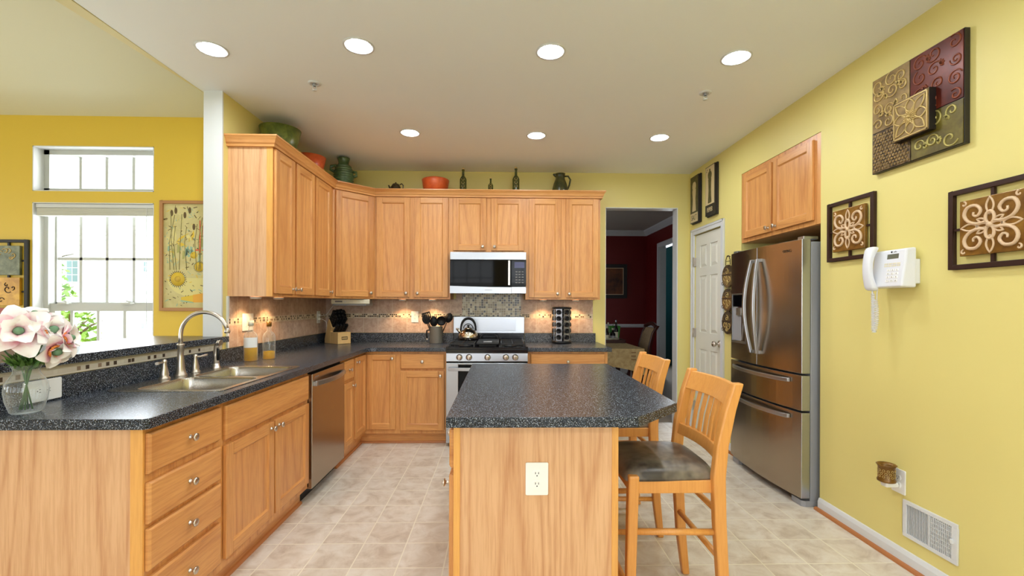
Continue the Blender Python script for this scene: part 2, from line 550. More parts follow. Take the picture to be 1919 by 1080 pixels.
class MB:
    def __init__(self):
        self.v, self.f, self.mi, self.sm, self.mats = [], [], [], [], []
        self.T = None
        self.attr = {}

    def m(self, mat):
        if mat not in self.mats:
            self.mats.append(mat)
        return self.mats.index(mat)

    def add(self, verts, faces, mat, smooth=False):
        k = len(self.v)
        for p in verts:
            p = Vector(p)
            self.v.append(self.T @ p if self.T is not None else p)
        i = self.m(mat)
        for f in faces:
            self.f.append(tuple(k + j for j in f))
            self.mi.append(i)
            self.sm.append(smooth)
        return k

    def box(self, x0, x1, y0, y1, z0, z1, mat):
        x0, x1 = sorted((x0, x1)); y0, y1 = sorted((y0, y1)); z0, z1 = sorted((z0, z1))
        vs = [(x0, y0, z0), (x1, y0, z0), (x1, y1, z0), (x0, y1, z0), (x0, y0, z1), (x1, y0, z1), (x1, y1, z1), (x0, y1, z1)]
        self.add(vs, [(0, 3, 2, 1), (4, 5, 6, 7), (0, 1, 5, 4), (1, 2, 6, 5), (2, 3, 7, 6), (3, 0, 4, 7)], mat)
        return self

    def prism(self, pts, a, b, mat, axis='z', smooth=False):
        """extrude a 2-D polygon (list of pairs) along an axis between a and b"""
        def P(p, t):
            return {'z': (p[0], p[1], t), 'y': (p[0], t, p[1]), 'x': (t, p[0], p[1])}[axis]
        n = len(pts)
        vs = [P(p, a) for p in pts] + [P(p, b) for p in pts]
        self.add(vs, [tuple(range(n))[::-1], tuple(range(n, 2 * n))], mat)
        self.add(vs, [(i, (i + 1) % n, n + (i + 1) % n, n + i) for i in range(n)], mat, smooth)
        return self

    def slab_holes(self, outer, holes, z0, z1, mat):
        """horizontal slab with holes"""
        loops = [outer] + holes
        flat = [p for l in loops for p in l]
        tris = tessellate_polygon([[Vector((p[0], p[1], 0)) for p in l] for l in loops])
        n = len(flat)
        vs = [(p[0], p[1], z0) for p in flat] + [(p[0], p[1], z1) for p in flat]
        fs = []
        for t in tris:
            a, b, c = (Vector(flat[i]) for i in t)
            ccw = (b - a).cross(c - a) > 0
            t = t if ccw else t[::-1]
            fs.append(tuple(t[::-1]))
            fs.append(tuple(i + n for i in t))
        self.add(vs, fs, mat)
        k = 0
        for l in loops:
            m_ = len(l)
            self.add(vs, [(k + i, k + (i + 1) % m_, n + k + (i + 1) % m_, n + k + i) for i in range(m_)], mat)
            k += m_
        return self

    def lathe(self, prof, c, mat, n=24, axis='z', caps=True):
        """prof: list of (radius, height) from base c along the axis"""
        cx, cy, cz = c
        vs, fs = [], []
        for r, h in prof:
            for k in range(n):
                a = 2 * math.pi * k / n
                p, q = r * math.cos(a), r * math.sin(a)
                vs.append({'z': (cx + p, cy + q, cz + h), 'x': (cx + h, cy + p, cz + q), '-x': (cx - h, cy - p, cz + q),
                           'y': (cx - p, cy + h, cz + q), '-y': (cx + p, cy - h, cz + q)}[axis])
        m_ = len(prof)
        for i in range(m_ - 1):
            for k in range(n):
                j = (k + 1) % n
                fs.append((i * n + k, i * n + j, (i + 1) * n + j, (i + 1) * n + k))
        self.add(vs, fs, mat, True)
        if caps:
            cf = []
            if prof[0][0] > 1e-4:
                cf.append(tuple(range(n))[::-1])
            if prof[-1][0] > 1e-4:
                cf.append(tuple((m_ - 1) * n + k for k in range(n)))
            if cf:
                self.add(vs, cf, mat)
        return self

    def tube(self, pts, r, mat, n=10, closed=False, flat=None):
        pts = [Vector(p) for p in pts]
        m_ = len(pts)
        rs = r if isinstance(r, (list, tuple)) else [r] * m_
        vs, fs = [], []
        prev = None
        for i, p in enumerate(pts):
            a = pts[(i - 1) % m_] if (closed or i) else p
            b = pts[(i + 1) % m_] if (closed or i < m_ - 1) else p
            t = (b - a)
            t = t.normalized() if t.length > 1e-9 else Vector((0, 0, 1))
            if prev is None:
                up = Vector((0, 0, 1)) if abs(t.z) < 0.9 else Vector((1, 0, 0))
                u = t.cross(up).normalized()
            else:
                u = prev - t * prev.dot(t)
                u = u.normalized() if u.length > 1e-6 else t.orthogonal().normalized()
            prev = u
            w = t.cross(u)
            for k in range(n):
                an = 2 * math.pi * k / n
                vs.append(p + (u * math.cos(an) + w * math.sin(an)) * rs[i])
        rng = m_ if closed else m_ - 1
        for i in range(rng):
            for k in range(n):
                j = (k + 1) % n
                i2 = (i + 1) % m_
                fs.append((i * n + k, i * n + j, i2 * n + j, i2 * n + k))
        self.add(vs, fs, mat, True)
        if not closed:
            self.add(vs, [tuple(range(n))[::-1], tuple((m_ - 1) * n + k for k in range(n))], mat)
        return self

    def bar(self, pts, wx, wy, mat):
        """square section swept through points, section kept in the XY plane"""
        vs, fs = [], []
        for i, p in enumerate(pts):
            a = wx[i] if isinstance(wx, (list, tuple)) else wx
            b = wy[i] if isinstance(wy, (list, tuple)) else wy
            for sx, sy in ((-1, -1), (1, -1), (1, 1), (-1, 1)):
                vs.append((p[0] + sx * a / 2, p[1] + sy * b / 2, p[2]))
        m_ = len(pts)
        for i in range(m_ - 1):
            for k in range(4):
                j = (k + 1) % 4
                fs.append((i * 4 + k, i * 4 + j, (i + 1) * 4 + j, (i + 1) * 4 + k))
        fs += [(3, 2, 1, 0), tuple((m_ - 1) * 4 + k for k in range(4))]
        self.add(vs, fs, mat)
        return self

    def sweep(self, path, prof, mat, closed_prof=True):
        """profile (offset outward, z) mitred along a path in the XY plane; outward = right of travel"""
        pts = [Vector((p[0], p[1])) for p in path]
        m_ = len(pts)
        nrm = []
        for i in range(m_):
            ds = []
            if i:
                ds.append((pts[i] - pts[i - 1]).normalized())
            if i < m_ - 1:
                ds.append((pts[i + 1] - pts[i]).normalized())
            ns = [Vector((d.y, -d.x)) for d in ds]
            if len(ns) == 1:
                nrm.append(ns[0])
            else:
                s = (ns[0] + ns[1])
                nrm.append(s / (1 + ns[0].dot(ns[1])))
        n = len(prof)
        vs = []
        for i in range(m_):
            for o, z in prof:
                q = pts[i] + nrm[i] * o
                vs.append((q.x, q.y, z))
        fs = []
        for i in range(m_ - 1):
            for k in range(n):
                j = (k + 1) % n
                fs.append((i * n + k, (i + 1) * n + k, (i + 1) * n + j, i * n + j))
        fs += [tuple(range(n)), tuple((m_ - 1) * n + k for k in range(n))[::-1]]
        self.add(vs, fs, mat)
        return self

    def build(self, name, parent=None, bevel=0.0, seg=2, subsurf=0, fix=True):
        me = bpy.data.meshes.new(name)
        off = Vector((0, 0, 0))
        if parent is not None:
            off = Vector(parent['_o'])
        me.from_pydata([tuple((p - off) * IN) for p in self.v], [], self.f)
        for mt in self.mats:
            me.materials.append(mt)
        me.polygons.foreach_set('material_index', self.mi)
        me.polygons.foreach_set('use_smooth', self.sm)
        for k, vals in self.attr.items():
            a = me.attributes.new(k, 'FLOAT', 'POINT')
            a.data.foreach_set('value', vals)
        if fix:
            bm = bmesh.new()
            bm.from_mesh(me)
            bmesh.ops.remove_doubles(bm, verts=bm.verts, dist=1e-6)
            bmesh.ops.recalc_face_normals(bm, faces=bm.faces)
            bm.to_mesh(me)
            bm.free()
        me.update()
        o = bpy.data.objects.new(name, me)
        col.objects.link(o)
        o['_o'] = tuple(off)
        if parent is not None:
            o.parent = parent
        if bevel:
            b = o.modifiers.new('bevel', 'BEVEL')
            b.width = bevel * IN
            b.segments = seg
            b.limit_method = 'ANGLE'
            b.angle_limit = R(40)
            b.use_clamp_overlap = True
        if subsurf:
            s = o.modifiers.new('subsurf', 'SUBSURF')
            s.levels = s.render_levels = subsurf
        return o


def tag(o, label, cat, group=None):
    o['label'] = label
    o['category'] = cat
    if group:
        o['group'] = group
    return o


def thing(name, loc, label, cat, group=None):
    o = bpy.data.objects.new(name, None)
    o.location = Vector(loc) * IN
    o.empty_display_size = 0.05
    col.objects.link(o)
    o['_o'] = tuple(loc)
    return tag(o, label, cat, group)


def struct(o):
    o['kind'] = 'structure'
    return o


def part_label(o, label):
    o['label'] = label
    return o


def copy_tree(o, parent=None):
    c = o.copy()
    col.objects.link(c)
    if parent is not None:
        c.parent = parent
    for ch in o.children:
        copy_tree(ch, c)
    return c


def text_mb(mb, s, size, mat, T, depth=0.03, align='CENTER', bold=0.0):
    cu = bpy.data.curves.new('txt', 'FONT')
    cu.body = s
    cu.size = size
    cu.align_x = align
    cu.align_y = 'CENTER'
    cu.extrude = depth
    cu.offset = bold
    ob = bpy.data.objects.new('txt', cu)
    col.objects.link(ob)
    dg = bpy.context.evaluated_depsgraph_get()
    me = ob.evaluated_get(dg).to_mesh()
    vs = [T @ v.co for v in me.vertices]
    fs = [tuple(p.vertices) for p in me.polygons]
    old, mb.T = mb.T, None
    mb.add(vs, fs, mat)
    mb.T = old
    ob.evaluated_get(dg).to_mesh_clear()
    bpy.data.objects.remove(ob)
    bpy.data.curves.remove(cu)


def frame(o, u, w):
    """local frame: x along u, y along world z, z outward w"""
    u, w = Vector(u).normalized(), Vector(w).normalized()
    v = Vector((0, 0, 1))
    m_ = Matrix(((u.x, v.x, w.x, o[0]), (u.y, v.y, w.y, o[1]), (u.z, v.z, w.z, o[2]), (0, 0, 0, 1)))
    return m_

# ================================================================== STRUCTURE
XF = XL + 24.0            # face of the left base run
XWO = XL - 4.7            # outer face of the left wall
YE = 120.2                # end of the full-height left wall
DOOR_X0, DOOR_X1, DOOR_Z = 44.6, 75.8, 93.8
NY0, NY1, NZ = 111.5, 149.0, 96.4     # refrigerator niche in the right wall
PY0, PY1, PZ = 162.3, 185.4, 81.3     # pantry door opening
DXR, DYB = 111.0, 339.0               # dining room right wall and back wall

# floor
mb = MB()
mb.box(XFAR - 5, XR + 40, YREAR - 5, YW + 5, -4, 0, M['floor'])
struct(mb.build('floor'))
mb = MB()
mb.box(-30, 160, YW + 5, DYB + 5, -4, 0, M['carpet']); mb.box(DXR + 4.7, 160, DYB + 5, DYB + 50, -4, 0, M['carpet'])
struct(mb.build('floor'))

# kitchen ceiling, pierced for the recessed lights
LIGHTS = [(-64.4, 100.5), (-31.4, 98.3), (10.8, 99.2), (53.3, 100.3), (-30.3, 147.7), (11.5, 148.6), (53.2, 149.1)]
LIGHTS += [(x_, y_) for y_ in (48.0, -30.0) for x_ in (-42.0, 8.0, 55.0)]      # out of view, added to brighten floor, drawer fronts and right wall
CAN_R = 2.75


def circle(c, r, n=28):
    return [(c[0] + r * math.cos(2 * math.pi * k / n), c[1] + r * math.sin(2 * math.pi * k / n)) for k in range(n)]


mb = MB()
mb.slab_holes([(-80.0, YREAR - 5), (XR + 5, YREAR - 5), (XR + 5, YW + 5), (-80.0, YW + 5)], [circle(c, CAN_R) for c in LIGHTS], HC, HC + 1.0, M['ceiling'])
struct(mb.build('ceiling'))
mb = MB()
mb.box(XR + 5, XR + 40, NY0 - 6, NY1 + 6, NZ, NZ + 6, M['yellow'])
struct(mb.build('ceiling'))
# tapered painted edge between the kitchen ceiling and the vault
mb = MB()
mb.prism([(-79.8, 121.4), (-80.2, 85.0), (-80.0, -40.0), (-95.0, -40.0), (-83.25, 85.0)], HC - 0.1, HC + 8, M['cream'])
struct(mb.build('trim_1'))
# vaulted ceiling of the breakfast room
sl = math.tan(R(16))
mb = MB()
y0, y1 = YREAR - 5, YWIN + 5
z1 = 106.6 - 5 * sl
z0 = 106.6 + (YWIN - y0) * sl
mb.add([(XFAR - 5, y0, z0), (-80, y0, z0), (-80, y1, z1), (XFAR - 5, y1, z1), (XFAR - 5, y0, z0 + 2), (-80, y0, z0 + 2), (-80, y1, z1 + 2), (XFAR - 5, y1, z1 + 2)],
       [(0, 3, 2, 1), (4, 5, 6, 7), (0, 1, 5, 4), (1, 2, 6, 5), (2, 3, 7, 6), (3, 0, 4, 7)], M['vault'])
struct(mb.build('ceiling'))
mb = MB()          # gable above the kitchen ceiling line
mb.add([(-80, y0, HC + 1), (-80, y1, HC + 1), (-80, y0, z0 + 1), (-78, y0, HC + 1), (-78, y1, HC + 1), (-78, y0, z0 + 1)],
       [(0, 1, 2), (3, 5, 4), (0, 3, 4, 1), (1, 4, 5, 2), (2, 5, 3, 0)], M['yellow'])
struct(mb.build('wall_gable'))

# left wall (full height part), its white end, and the half wall of the peninsula
mb = MB()
mb.box(XWO, XL, YE + 0.5, YW + 5, 0, HC, M['yellow'])
struct(mb.build('wall_left'))
mb = MB()
mb.box(XWO - 0.1, XL + 0.1, YE, YE + 0.5, 43.2, HC, M['white'])
struct(mb.build('trim_2'))
mb = MB()
mb.box(XWO, XL, 64.4, YE, 0, 41.6, M['yellow'])
struct(mb.build('wall_peninsula'))

# back wall with the doorway
mb = MB()
mb.box(XWO, DOOR_X0, YW, YW + 4.7, 0, HC, M['yellow'])
mb.box(DOOR_X1, XR + 5, YW, YW + 4.7, 0, HC, M['yellow'])
mb.box(DOOR_X0, DOOR_X1, YW, YW + 4.7, DOOR_Z, HC, M['yellow'])
struct(mb.build('wall_back'))
mb = MB()
mb.box(DOOR_X1 - 0.3, DOOR_X1 + 0.05, YW - 0.15, YW + 4.8, 0, DOOR_Z, M['white'])
mb.box(DOOR_X0 - 0.05, DOOR_X0 + 0.3, YW + 0.3, YW + 4.8, 0, DOOR_Z, M['white'])
mb.box(DOOR_X0, DOOR_X1, YW - 0.1, YW + 4.8, DOOR_Z - 0.3, DOOR_Z + 0.05, M['white'])
struct(mb.build('trim_3'))

# right wall with the niche and the pantry opening
mb = MB()
Y = M['yellow']
mb.box(XR, XR + 5, YREAR, NY0, 0, HC, Y)
mb.box(XR, XR + 5, NY0, NY1, NZ, HC, Y)
mb.box(XR, XR + 5, NY1, PY0, 0, HC, Y)
mb.box(XR, XR + 5, PY0, PY1, PZ, HC, Y)
mb.box(XR, XR + 5, PY1, YW + 4.7, 0, HC, Y)
mb.box(XR + 5, XR + 36, NY0 - 4, NY0, 0, NZ, Y)
mb.box(XR + 5, XR + 36, NY1, NY1 + 4, 0, NZ, Y)
mb.box(XR + 32, XR + 36, NY0, NY1, 0, NZ, Y)
struct(mb.build('wall_right'))
mb = MB()
mb.box(XR + 4.2, XR + 5, PY0 - 2, PY1 + 2, 0, PZ + 2, M['door_white'])
struct(mb.build('wall_pantry'))

# breakfast-room wall with the window openings
WX0, WX1 = -136.5, -101.8
WZ0, WZ1, TZ0, TZ1 = 37.0, 81.3, 84.6, 97.8
mb = MB()
a, b = YWIN, YWIN + 7
top = 112
Y = M['gold']
mb.box(XFAR, WX0, a, b, 0, top, Y)
mb.box(WX1, XWO, a, b, 0, top, Y)
mb.box(WX0, WX1, a, b, 0, WZ0, Y)
mb.box(WX0, WX1, a, b, WZ1, TZ0, Y)
mb.box(WX0, WX1, a, b, TZ1, top, Y)
struct(mb.build('wall_far'))

# walls behind and beside the camera, with windows; the rear ones are added for light


def framed_window(n, T, w, h, cols, rows, depth=3.0, rail=None):
    """white window unit in a local frame: x across, y up, z towards the room"""
    root = bpy.data.objects.new('window_%d' % n, None)
    col.objects.link(root)
    root['_o'] = (0, 0, 0)
    root['kind'] = 'structure'
    fr = 1.5
    mb = MB(); mb.T = T
    mb.box(0, fr, 0, h, -depth, 0, M['white']); mb.box(w - fr, w, 0, h, -depth, 0, M['white'])
    mb.box(fr, w - fr, 0, fr, -depth, 0, M['white']); mb.box(fr, w - fr, h - fr, h, -depth, 0, M['white'])
    if rail:
        mb.box(fr, w - fr, rail - 1.1, rail + 1.1, -depth + 0.6, -0.4, M['white'])
    for k in range(1, cols):
        x = w * k / cols
        mb.box(x - 0.4, x + 0.4, fr, h - fr, -depth + 0.9, -depth + 1.6, M['white'])
    for k in range(1, rows):
        y = h * k / rows
        mb.box(fr, w - fr, y - 0.4, y + 0.4, -depth + 0.9, -depth + 1.6, M['white'])
    mb.build('window_frame', root)
    mb = MB(); mb.T = T
    mb.box(fr, w - fr, fr, h - fr, -depth + 1.15, -depth + 1.3, M['window_glass'])
    mb.build('window_pane', root)
    return root


mb = MB()
zt = 190
xs = sorted(ADDED_REAR_WINDOWS)
xa = XFAR
for cx, w in xs:
    mb.box(xa, cx - w / 2, YREAR - 5, YREAR, 0, zt, Y)
    mb.box(cx - w / 2, cx + w / 2, YREAR - 5, YREAR, 0, 18, Y)
    mb.box(cx - w / 2, cx + w / 2, YREAR - 5, YREAR, 102, zt, Y)
    xa = cx + w / 2
mb.box(xa, XR + 5, YREAR - 5, YREAR, 0, zt, Y)
struct(mb.build('wall_rear'))
n = 3
for cx, w in xs:
    framed_window(n, frame((cx + w / 2, YREAR - 1.5, 18), (-1, 0, 0), (0, 1, 0)), w, 84, 4, 4, rail=56)
    n += 1
mb = MB()
ya = YREAR - 5
for cy in (-60, 50):
    mb.box(XFAR - 5, XFAR, ya, cy - 30, 0, zt, Y)
    mb.box(XFAR - 5, XFAR, cy - 30, cy + 30, 0, 24, Y)
    mb.box(XFAR - 5, XFAR, cy - 30, cy + 30, 96, zt, Y)
    ya = cy + 30
mb.box(XFAR - 5, XFAR, ya, YWIN + 7, 0, zt, Y)
struct(mb.build('wall_side'))
for cy in (-60, 50):
    framed_window(n, frame((XFAR - 1.5, cy - 30, 24), (0, 1, 0), (1, 0, 0)), 60, 72, 3, 3, rail=36)
    n += 1

# the visible window and its transom
W = M['white']


def reveal(mb, x0, x1, z0, z1):
    mb.box(x0, x0 + 0.25, YWIN - 0.02, YWIN + 6.9, z0, z1, W)
    mb.box(x1 - 0.25, x1, YWIN - 0.02, YWIN + 6.9, z0, z1, W)
    mb.box(x0, x1, YWIN - 0.02, YWIN + 6.9, z1 - 0.25, z1, W)
    mb.box(x0, x1, YWIN - 0.02, YWIN + 6.9, z0, z0 + 0.25, W)


root = bpy.data.objects.new('window_1', None); col.objects.link(root); root['_o'] = (0, 0, 0); root['kind'] = 'structure'
mb = MB()
reveal(mb, WX0, WX1, WZ0, WZ1)
mb.box(WX0 - 1, WX1 + 1, YWIN - 1.5, YWIN + 3, WZ0 - 0.6, WZ0 + 0.2, M['vinyl'])
for x0, x1 in ((WX0 + 0.25, WX0 + 1.6), (WX1 - 1.6, WX1 - 0.25)):
    mb.box(x0, x1, YWIN + 3.0, YWIN + 6.8, WZ0, WZ1, M['vinyl'])
mb.box(WX0, WX1, YWIN + 3.0, YWIN + 6.8, WZ1 - 1.5, WZ1, M['vinyl'])
mb.box(WX0, WX1, YWIN + 3.0, YWIN + 6.8, WZ0, WZ0 + 1.5, M['vinyl'])
mb.build('window_frame', root)
mux = [-127.8, -120.0, -112.0]
for nm, za, zb, yy, bars, mx in (('upper_sash', 51.0, 80.2, YWIN + 5.2, [65.4], mux), ('lower_sash', 38.4, 51.8, YWIN + 3.6, [], [-129.0, -121.2, -113.4])):
    mb = MB()
    xa_, xb_ = WX0 + 1.4, WX1 - 1.4
    s = 0.6 if nm == 'upper_sash' else 1.6
    mb.box(xa_, xa_ + s, yy, yy + 1.4, za, zb, M['vinyl'])
    mb.box(xb_ - s, xb_, yy, yy + 1.4, za, zb, M['vinyl'])
    mb.box(xa_, xb_, yy - 0.01, yy + 1.4, zb - (0.7 if nm == 'upper_sash' else 2.2), zb, M['vinyl'])
    mb.box(xa_, xb_, yy, yy + 1.4, za, za + 1.2, M['vinyl'])
    for x in mx:
        mb.box(x - 0.40, x + 0.40, yy + 0.4, yy + 0.9, za, zb, M['vinyl'])
    for z in bars:
        mb.box(xa_, xb_, yy + 0.4, yy + 0.9, z - 0.40, z + 0.40, M['vinyl'])
    sash = mb.build(nm, root)
    mb = MB()
    mb.box(xa_, xb_, yy + 0.6, yy + 0.7, za, zb, M['window_glass'])
    mb.build('window_pane', sash)
mb = MB()
for x in (-130.5, -112.0):
    mb.box(x - 1.3, x + 1.3, YWIN + 2.6, YWIN + 4.2, 51.6, 52.2, M['vinyl'])
    mb.tube([(x - 1.0, YWIN + 6.9, 52.3), (x, YWIN + 3.0, 52.6), (x + 1.2, YWIN + 2.8, 52.4)], 0.25, M['vinyl'], 8)
mb.build('sash_lock', root, 0.05)
root = bpy.data.objects.new('window_2', None); col.objects.link(root); root['_o'] = (0, 0, 0); root['kind'] = 'structure'
mb = MB()
reveal(mb, WX0, WX1, TZ0, TZ1)
for x0, x1 in ((WX0 + 0.25, WX0 + 1.8), (WX1 - 1.8, WX1 - 0.25)):
    mb.box(x0, x1, YWIN + 3.0, YWIN + 6.8, TZ0, TZ1, M['vinyl'])
mb.box(WX0, WX1, YWIN + 3.0, YWIN + 6.8, TZ1 - 1.6, TZ1, M['vinyl'])
mb.box(WX0, WX1, YWIN + 3.0, YWIN + 6.8, TZ0, TZ0 + 1.5, M['vinyl'])
for x in mux:
    mb.box(x - 0.40, x + 0.40, YWIN + 5.4, YWIN + 6.0, TZ0, TZ1, M['vinyl'])
mb.build('window_frame', root)
mb = MB()
mb.box(WX0 + 1.5, WX1 - 1.5, YWIN + 5.7, YWIN + 5.8, TZ0 + 1, TZ1 - 1, M['window_glass'])
mb.build('window_pane', root)
t = thing('window_blind', (-119.15, YWIN + 1.5, 80.8), 'white blind gathered up at the top of the tall window left of the column', 'blind')
mb = MB(); mb.box(WX0 + 0.5, WX1 - 0.5, YWIN + 0.4, YWIN + 2.6, 79.9, 81.0, W); mb.build('headrail', t, 0.1)
mb = MB()
for k in range(9):
    z = 77.6 + 0.25 * k
    mb.box(WX0 + 0.7, WX1 - 0.7, YWIN + 0.5, YWIN + 2.4, z, z + 0.17, M['door_white'])
mb.build('slat_stack', t)
mb = MB(); mb.tube([(-104.2, YWIN + 0.4, 79.9), (-104.2, YWIN + 0.3, 70), (-104.1, YWIN + 0.35, 46)], 0.06, W, 6); mb.build('pull_cord', t)

# tile behind the counters
mb = MB()
mb.box(XL + 0.3, -19.2, YW - 0.3, YW, 39.9, 54.2, M['splash_back'])
mb.box(9.3, 39.2, YW - 0.3, YW, 39.9, 54.2, M['splash_back'])
mb.box(-19.2, -16.6, YW - 0.3, YW, 36, 57, M['splash_back'])
mb.box(8.3, 9.3, YW - 0.3, YW, 36, 57, M['splash_back'])
struct(mb.build('wall_tile_back'))
mb = MB(); mb.box(-16.6, 8.3, YW - 0.45, YW, 36, 57.5, M['mosaic']); struct(mb.build('wall_tile_range'))
mb = MB(); mb.box(XL, XL + 0.3, 122.9, YW, 39.9, 54.2, M['splash_left']); struct(mb.build('wall_tile_left'))
mb = MB()
mb.box(XL, XL + 0.25, 64.4, YE, 39.9, 41.7, plain('bar_tile', srgb(228, 220, 204), 0.35))
mb.box(XL + 0.1, XL + 0.34, 66.5, YE - 4, 40.2, 41.0, M['mosaic_strip'])
struct(mb.build('wall_tile_peninsula'))
mb = MB(); mb.box(XL, XL + 0.45, 122.3, 122.95, 39.9, 54.0, M['white']); struct(mb.build('trim_4'))

# baseboards and wooden shoe moulding on the right
prof = [(0, 0), (0.55, 0), (0.55, 2.3), (0.4, 2.7), (0.25, 3.1), (0, 3.2)]
mb = MB(); mb.sweep([(XR, NY0), (XR, YREAR)][::1], prof, M['white']); struct(mb.build('baseboard_right'))
mb = MB(); mb.sweep([(XR, YW), (XR, PY1 + 2.4)], prof, M['white']); mb.sweep([(XR, PY0 - 2.4), (XR, NY1)], prof, M['white']); mb.sweep([(DOOR_X1, YW), (XR, YW)], prof, M['white']); struct(mb.build('baseboard_back'))
shoe = [(0.55, 0), (1.25, 0), (1.2, 0.35), (0.95, 0.65), (0.55, 0.75)]
mb = MB(); mb.sweep([(XR, NY0 + 0.5), (XR, YREAR)], shoe, M['shoe_wood'])
mb.sweep([(XR, YW), (XR, PY1 + 2.4)], shoe, M['shoe_wood']); mb.sweep([(XR, PY0 - 2.4), (XR, NY1 + 0.5)], shoe, M['shoe_wood']); mb.sweep([(DOOR_X1 + 0.2, YW), (XR, YW)], shoe, M['shoe_wood'])
struct(mb.build('trim_5'))

# pantry door: casing, six-panel leaf, hinges, knob
DW_ = M['door_white']
mb = MB()
cw = 2.3
mb.box(XR - 0.6, XR, PY0 - cw, PY0, 0, PZ + cw, W)
mb.box(XR - 0.6, XR, PY1, PY1 + cw, 0, PZ + cw, W)
mb.box(XR - 0.6, XR, PY0, PY1, PZ, PZ + cw, W)
mb.box(XR - 0.85, XR - 0.5, PY0 - cw, PY0 - cw + 0.8, 0, PZ + cw, W)
mb.box(XR - 0.85, XR - 0.5, PY1 + cw - 0.8, PY1 + cw, 0, PZ + cw, W)
mb.box(XR - 0.85, XR - 0.5, PY0 - cw, PY1 + cw, PZ + cw - 0.8, PZ + cw, W)
struct(mb.build('trim_6', None, 0.1))
root = bpy.data.objects.new('door_1', None); root.location = Vector((XR + 0.6, PY1, 0)) * IN; col.objects.link(root)
root['_o'] = (XR + 0.6, PY1, 0); root['kind'] = 'structure'
T = frame((XR + 1.7, PY1 - 0.1, 0.5), (0, -1, 0), (-1, 0, 0))
lw, lh = PY1 - PY0 - 0.2, PZ - 0.8
mb = MB(); mb.T = T
st, mid = 4.0, 3.0
pw = (lw - 2 * st - mid) / 2
rows = [(8.0, 33.6), (40.5, 63.4), (66.8, 75.8)]
xsb = [0, st, st + pw, st + pw + mid, lw - st, lw]
mb.box(0, lw, 0, lh, 0, 0.9, DW_)
for a_, b_ in ((0, st), (st + pw, st + pw + mid), (lw - st, lw)):
    mb.box(a_, b_, 0, lh, 0.9, 1.3, DW_)
zb = [0] + [z for r_ in rows for z in r_] + [lh]
for i in range(0, len(zb), 2):
    mb.box(0, lw, zb[i], zb[i + 1], 0.9, 1.299, DW_)
for (za, zc) in rows:
    for xa_ in (st, st + pw + mid):
        xb_ = xa_ + pw
        g, s = 0.35, 1.1
        o_ = [(xa_ + g, za + g), (xb_ - g, za + g), (xb_ - g, zc - g), (xa_ + g, zc - g)]
        i_ = [(xa_ + g + s, za + g + s), (xb_ - g - s, za + g + s), (xb_ - g - s, zc - g - s), (xa_ + g + s, zc - g - s)]
        vs = [(p[0], p[1], 0.9) for p in o_] + [(p[0], p[1], 1.28) for p in i_]
        mb.add(vs, [(0, 1, 5, 4), (1, 2, 6, 5), (2, 3, 7, 6), (3, 0, 4, 7), (4, 5, 6, 7)], DW_)
leaf = mb.build('door_leaf', root, 0.08)
for z in (10, 40.5, 70):
    mb = MB(); mb.box(XR - 0.7, XR + 0.45, PY1 - 0.5, PY1 + 0.15, z - 1.8, z + 1.8, M['nickel'])
    mb.lathe([(0.28, -1.9), (0.28, 1.9)], (XR - 0.55, PY1 - 0.1, z), M['nickel'], 10)
    mb.build('hinge', root)
mb = MB(); mb.T = T
mb.lathe([(1.3, 1.3), (1.3, 1.45), (0.9, 1.7), (0.45, 1.9), (0.42, 2.4), (0.75, 2.7), (1.1, 3.1), (1.15, 3.5), (0.95, 3.9), (0.5, 4.1), (0.01, 4.12)], (lw - 2.4, 37, 0), M['nickel'], 20)
mb.build('door_knob', root)

# dining room shell beyond the doorway
RD = M['dark_red']
mb = MB(); mb.box(-30, DXR + 5, DYB, DYB + 5, 0, HC, RD); struct(mb.build('wall_dining_back'))
mb = MB()
OY0, OY1, OZ = 266.0, 311.0, 92.5
mb.box(DXR, DXR + 4.7, YW + 4.7, OY0, 0, HC, RD); mb.box(DXR, DXR + 4.7, OY1, DYB, 0, HC, RD); mb.box(DXR, DXR + 4.7, OY0, OY1, OZ, HC, RD)
struct(mb.build('wall_dining_right'))
mb = MB(); mb.box(-35, -30, YW + 4.7, DYB + 5, 0, HC, RD); struct(mb.build('wall_dining_left'))
mb = MB(); mb.box(-30, DXR, YW + 4.7, YW + 4.9, 0, HC, RD)
mb2 = MB()
mb2.box(-30, DOOR_X0, YW + 4.7, YW + 5.0, 0, HC, RD); mb2.box(DOOR_X1, DXR, YW + 4.7, YW + 5.0, 0, HC, RD); mb2.box(DOOR_X0, DOOR_X1, YW + 4.7, YW + 5.0, DOOR_Z, HC, RD)
struct(mb2.build('wall_dining_front'))
mb = MB(); mb.box(-35, DXR + 5, YW + 4.7, DYB + 5, HC, HC + 1, M['grey_ceiling']); struct(mb.build('ceiling'))
mb = MB(); mb.box(DXR + 4.7, 222, YW + 5, DYB + 60, HC, HC + 1, M['grey_ceiling']); struct(mb.build('ceiling'))
mb = MB(); mb.box(150, 154, YW + 5, DYB + 60, 0, HC, M['teal']); struct(mb.build('wall_hall'))
mb = MB(); mb.box(DXR + 4.7, 150, DYB + 40, DYB + 44, 0, HC, M['teal']); mb.box(DXR + 4.7, 150, YW + 5, YW + 9, 0, HC, M['teal']); struct(mb.build('wall_hall_end'))
mb = MB(); mb.box(DXR + 0.2, DXR + 4.7, DYB, DYB + 44, 0, HC, M['teal']); struct(mb.build('wall_hall_side'))
framed_window(n, frame((-29.9 + 0.2, 250, 30), (0, 1, 0), (1, 0, 0)), 60, 60, 3, 3, depth=0.2, rail=30)  # unseen window, added to go with the dining fill lamp
mb = MB()
for ya_, yb_ in ((OY0 - 3, OY0), (OY1, OY1 + 3)):
    mb.box(DXR - 0.7, DXR, ya_, yb_, 0, OZ + 3, W)
mb.box(DXR - 0.7, DXR, OY0, OY1, OZ, OZ + 3, W)
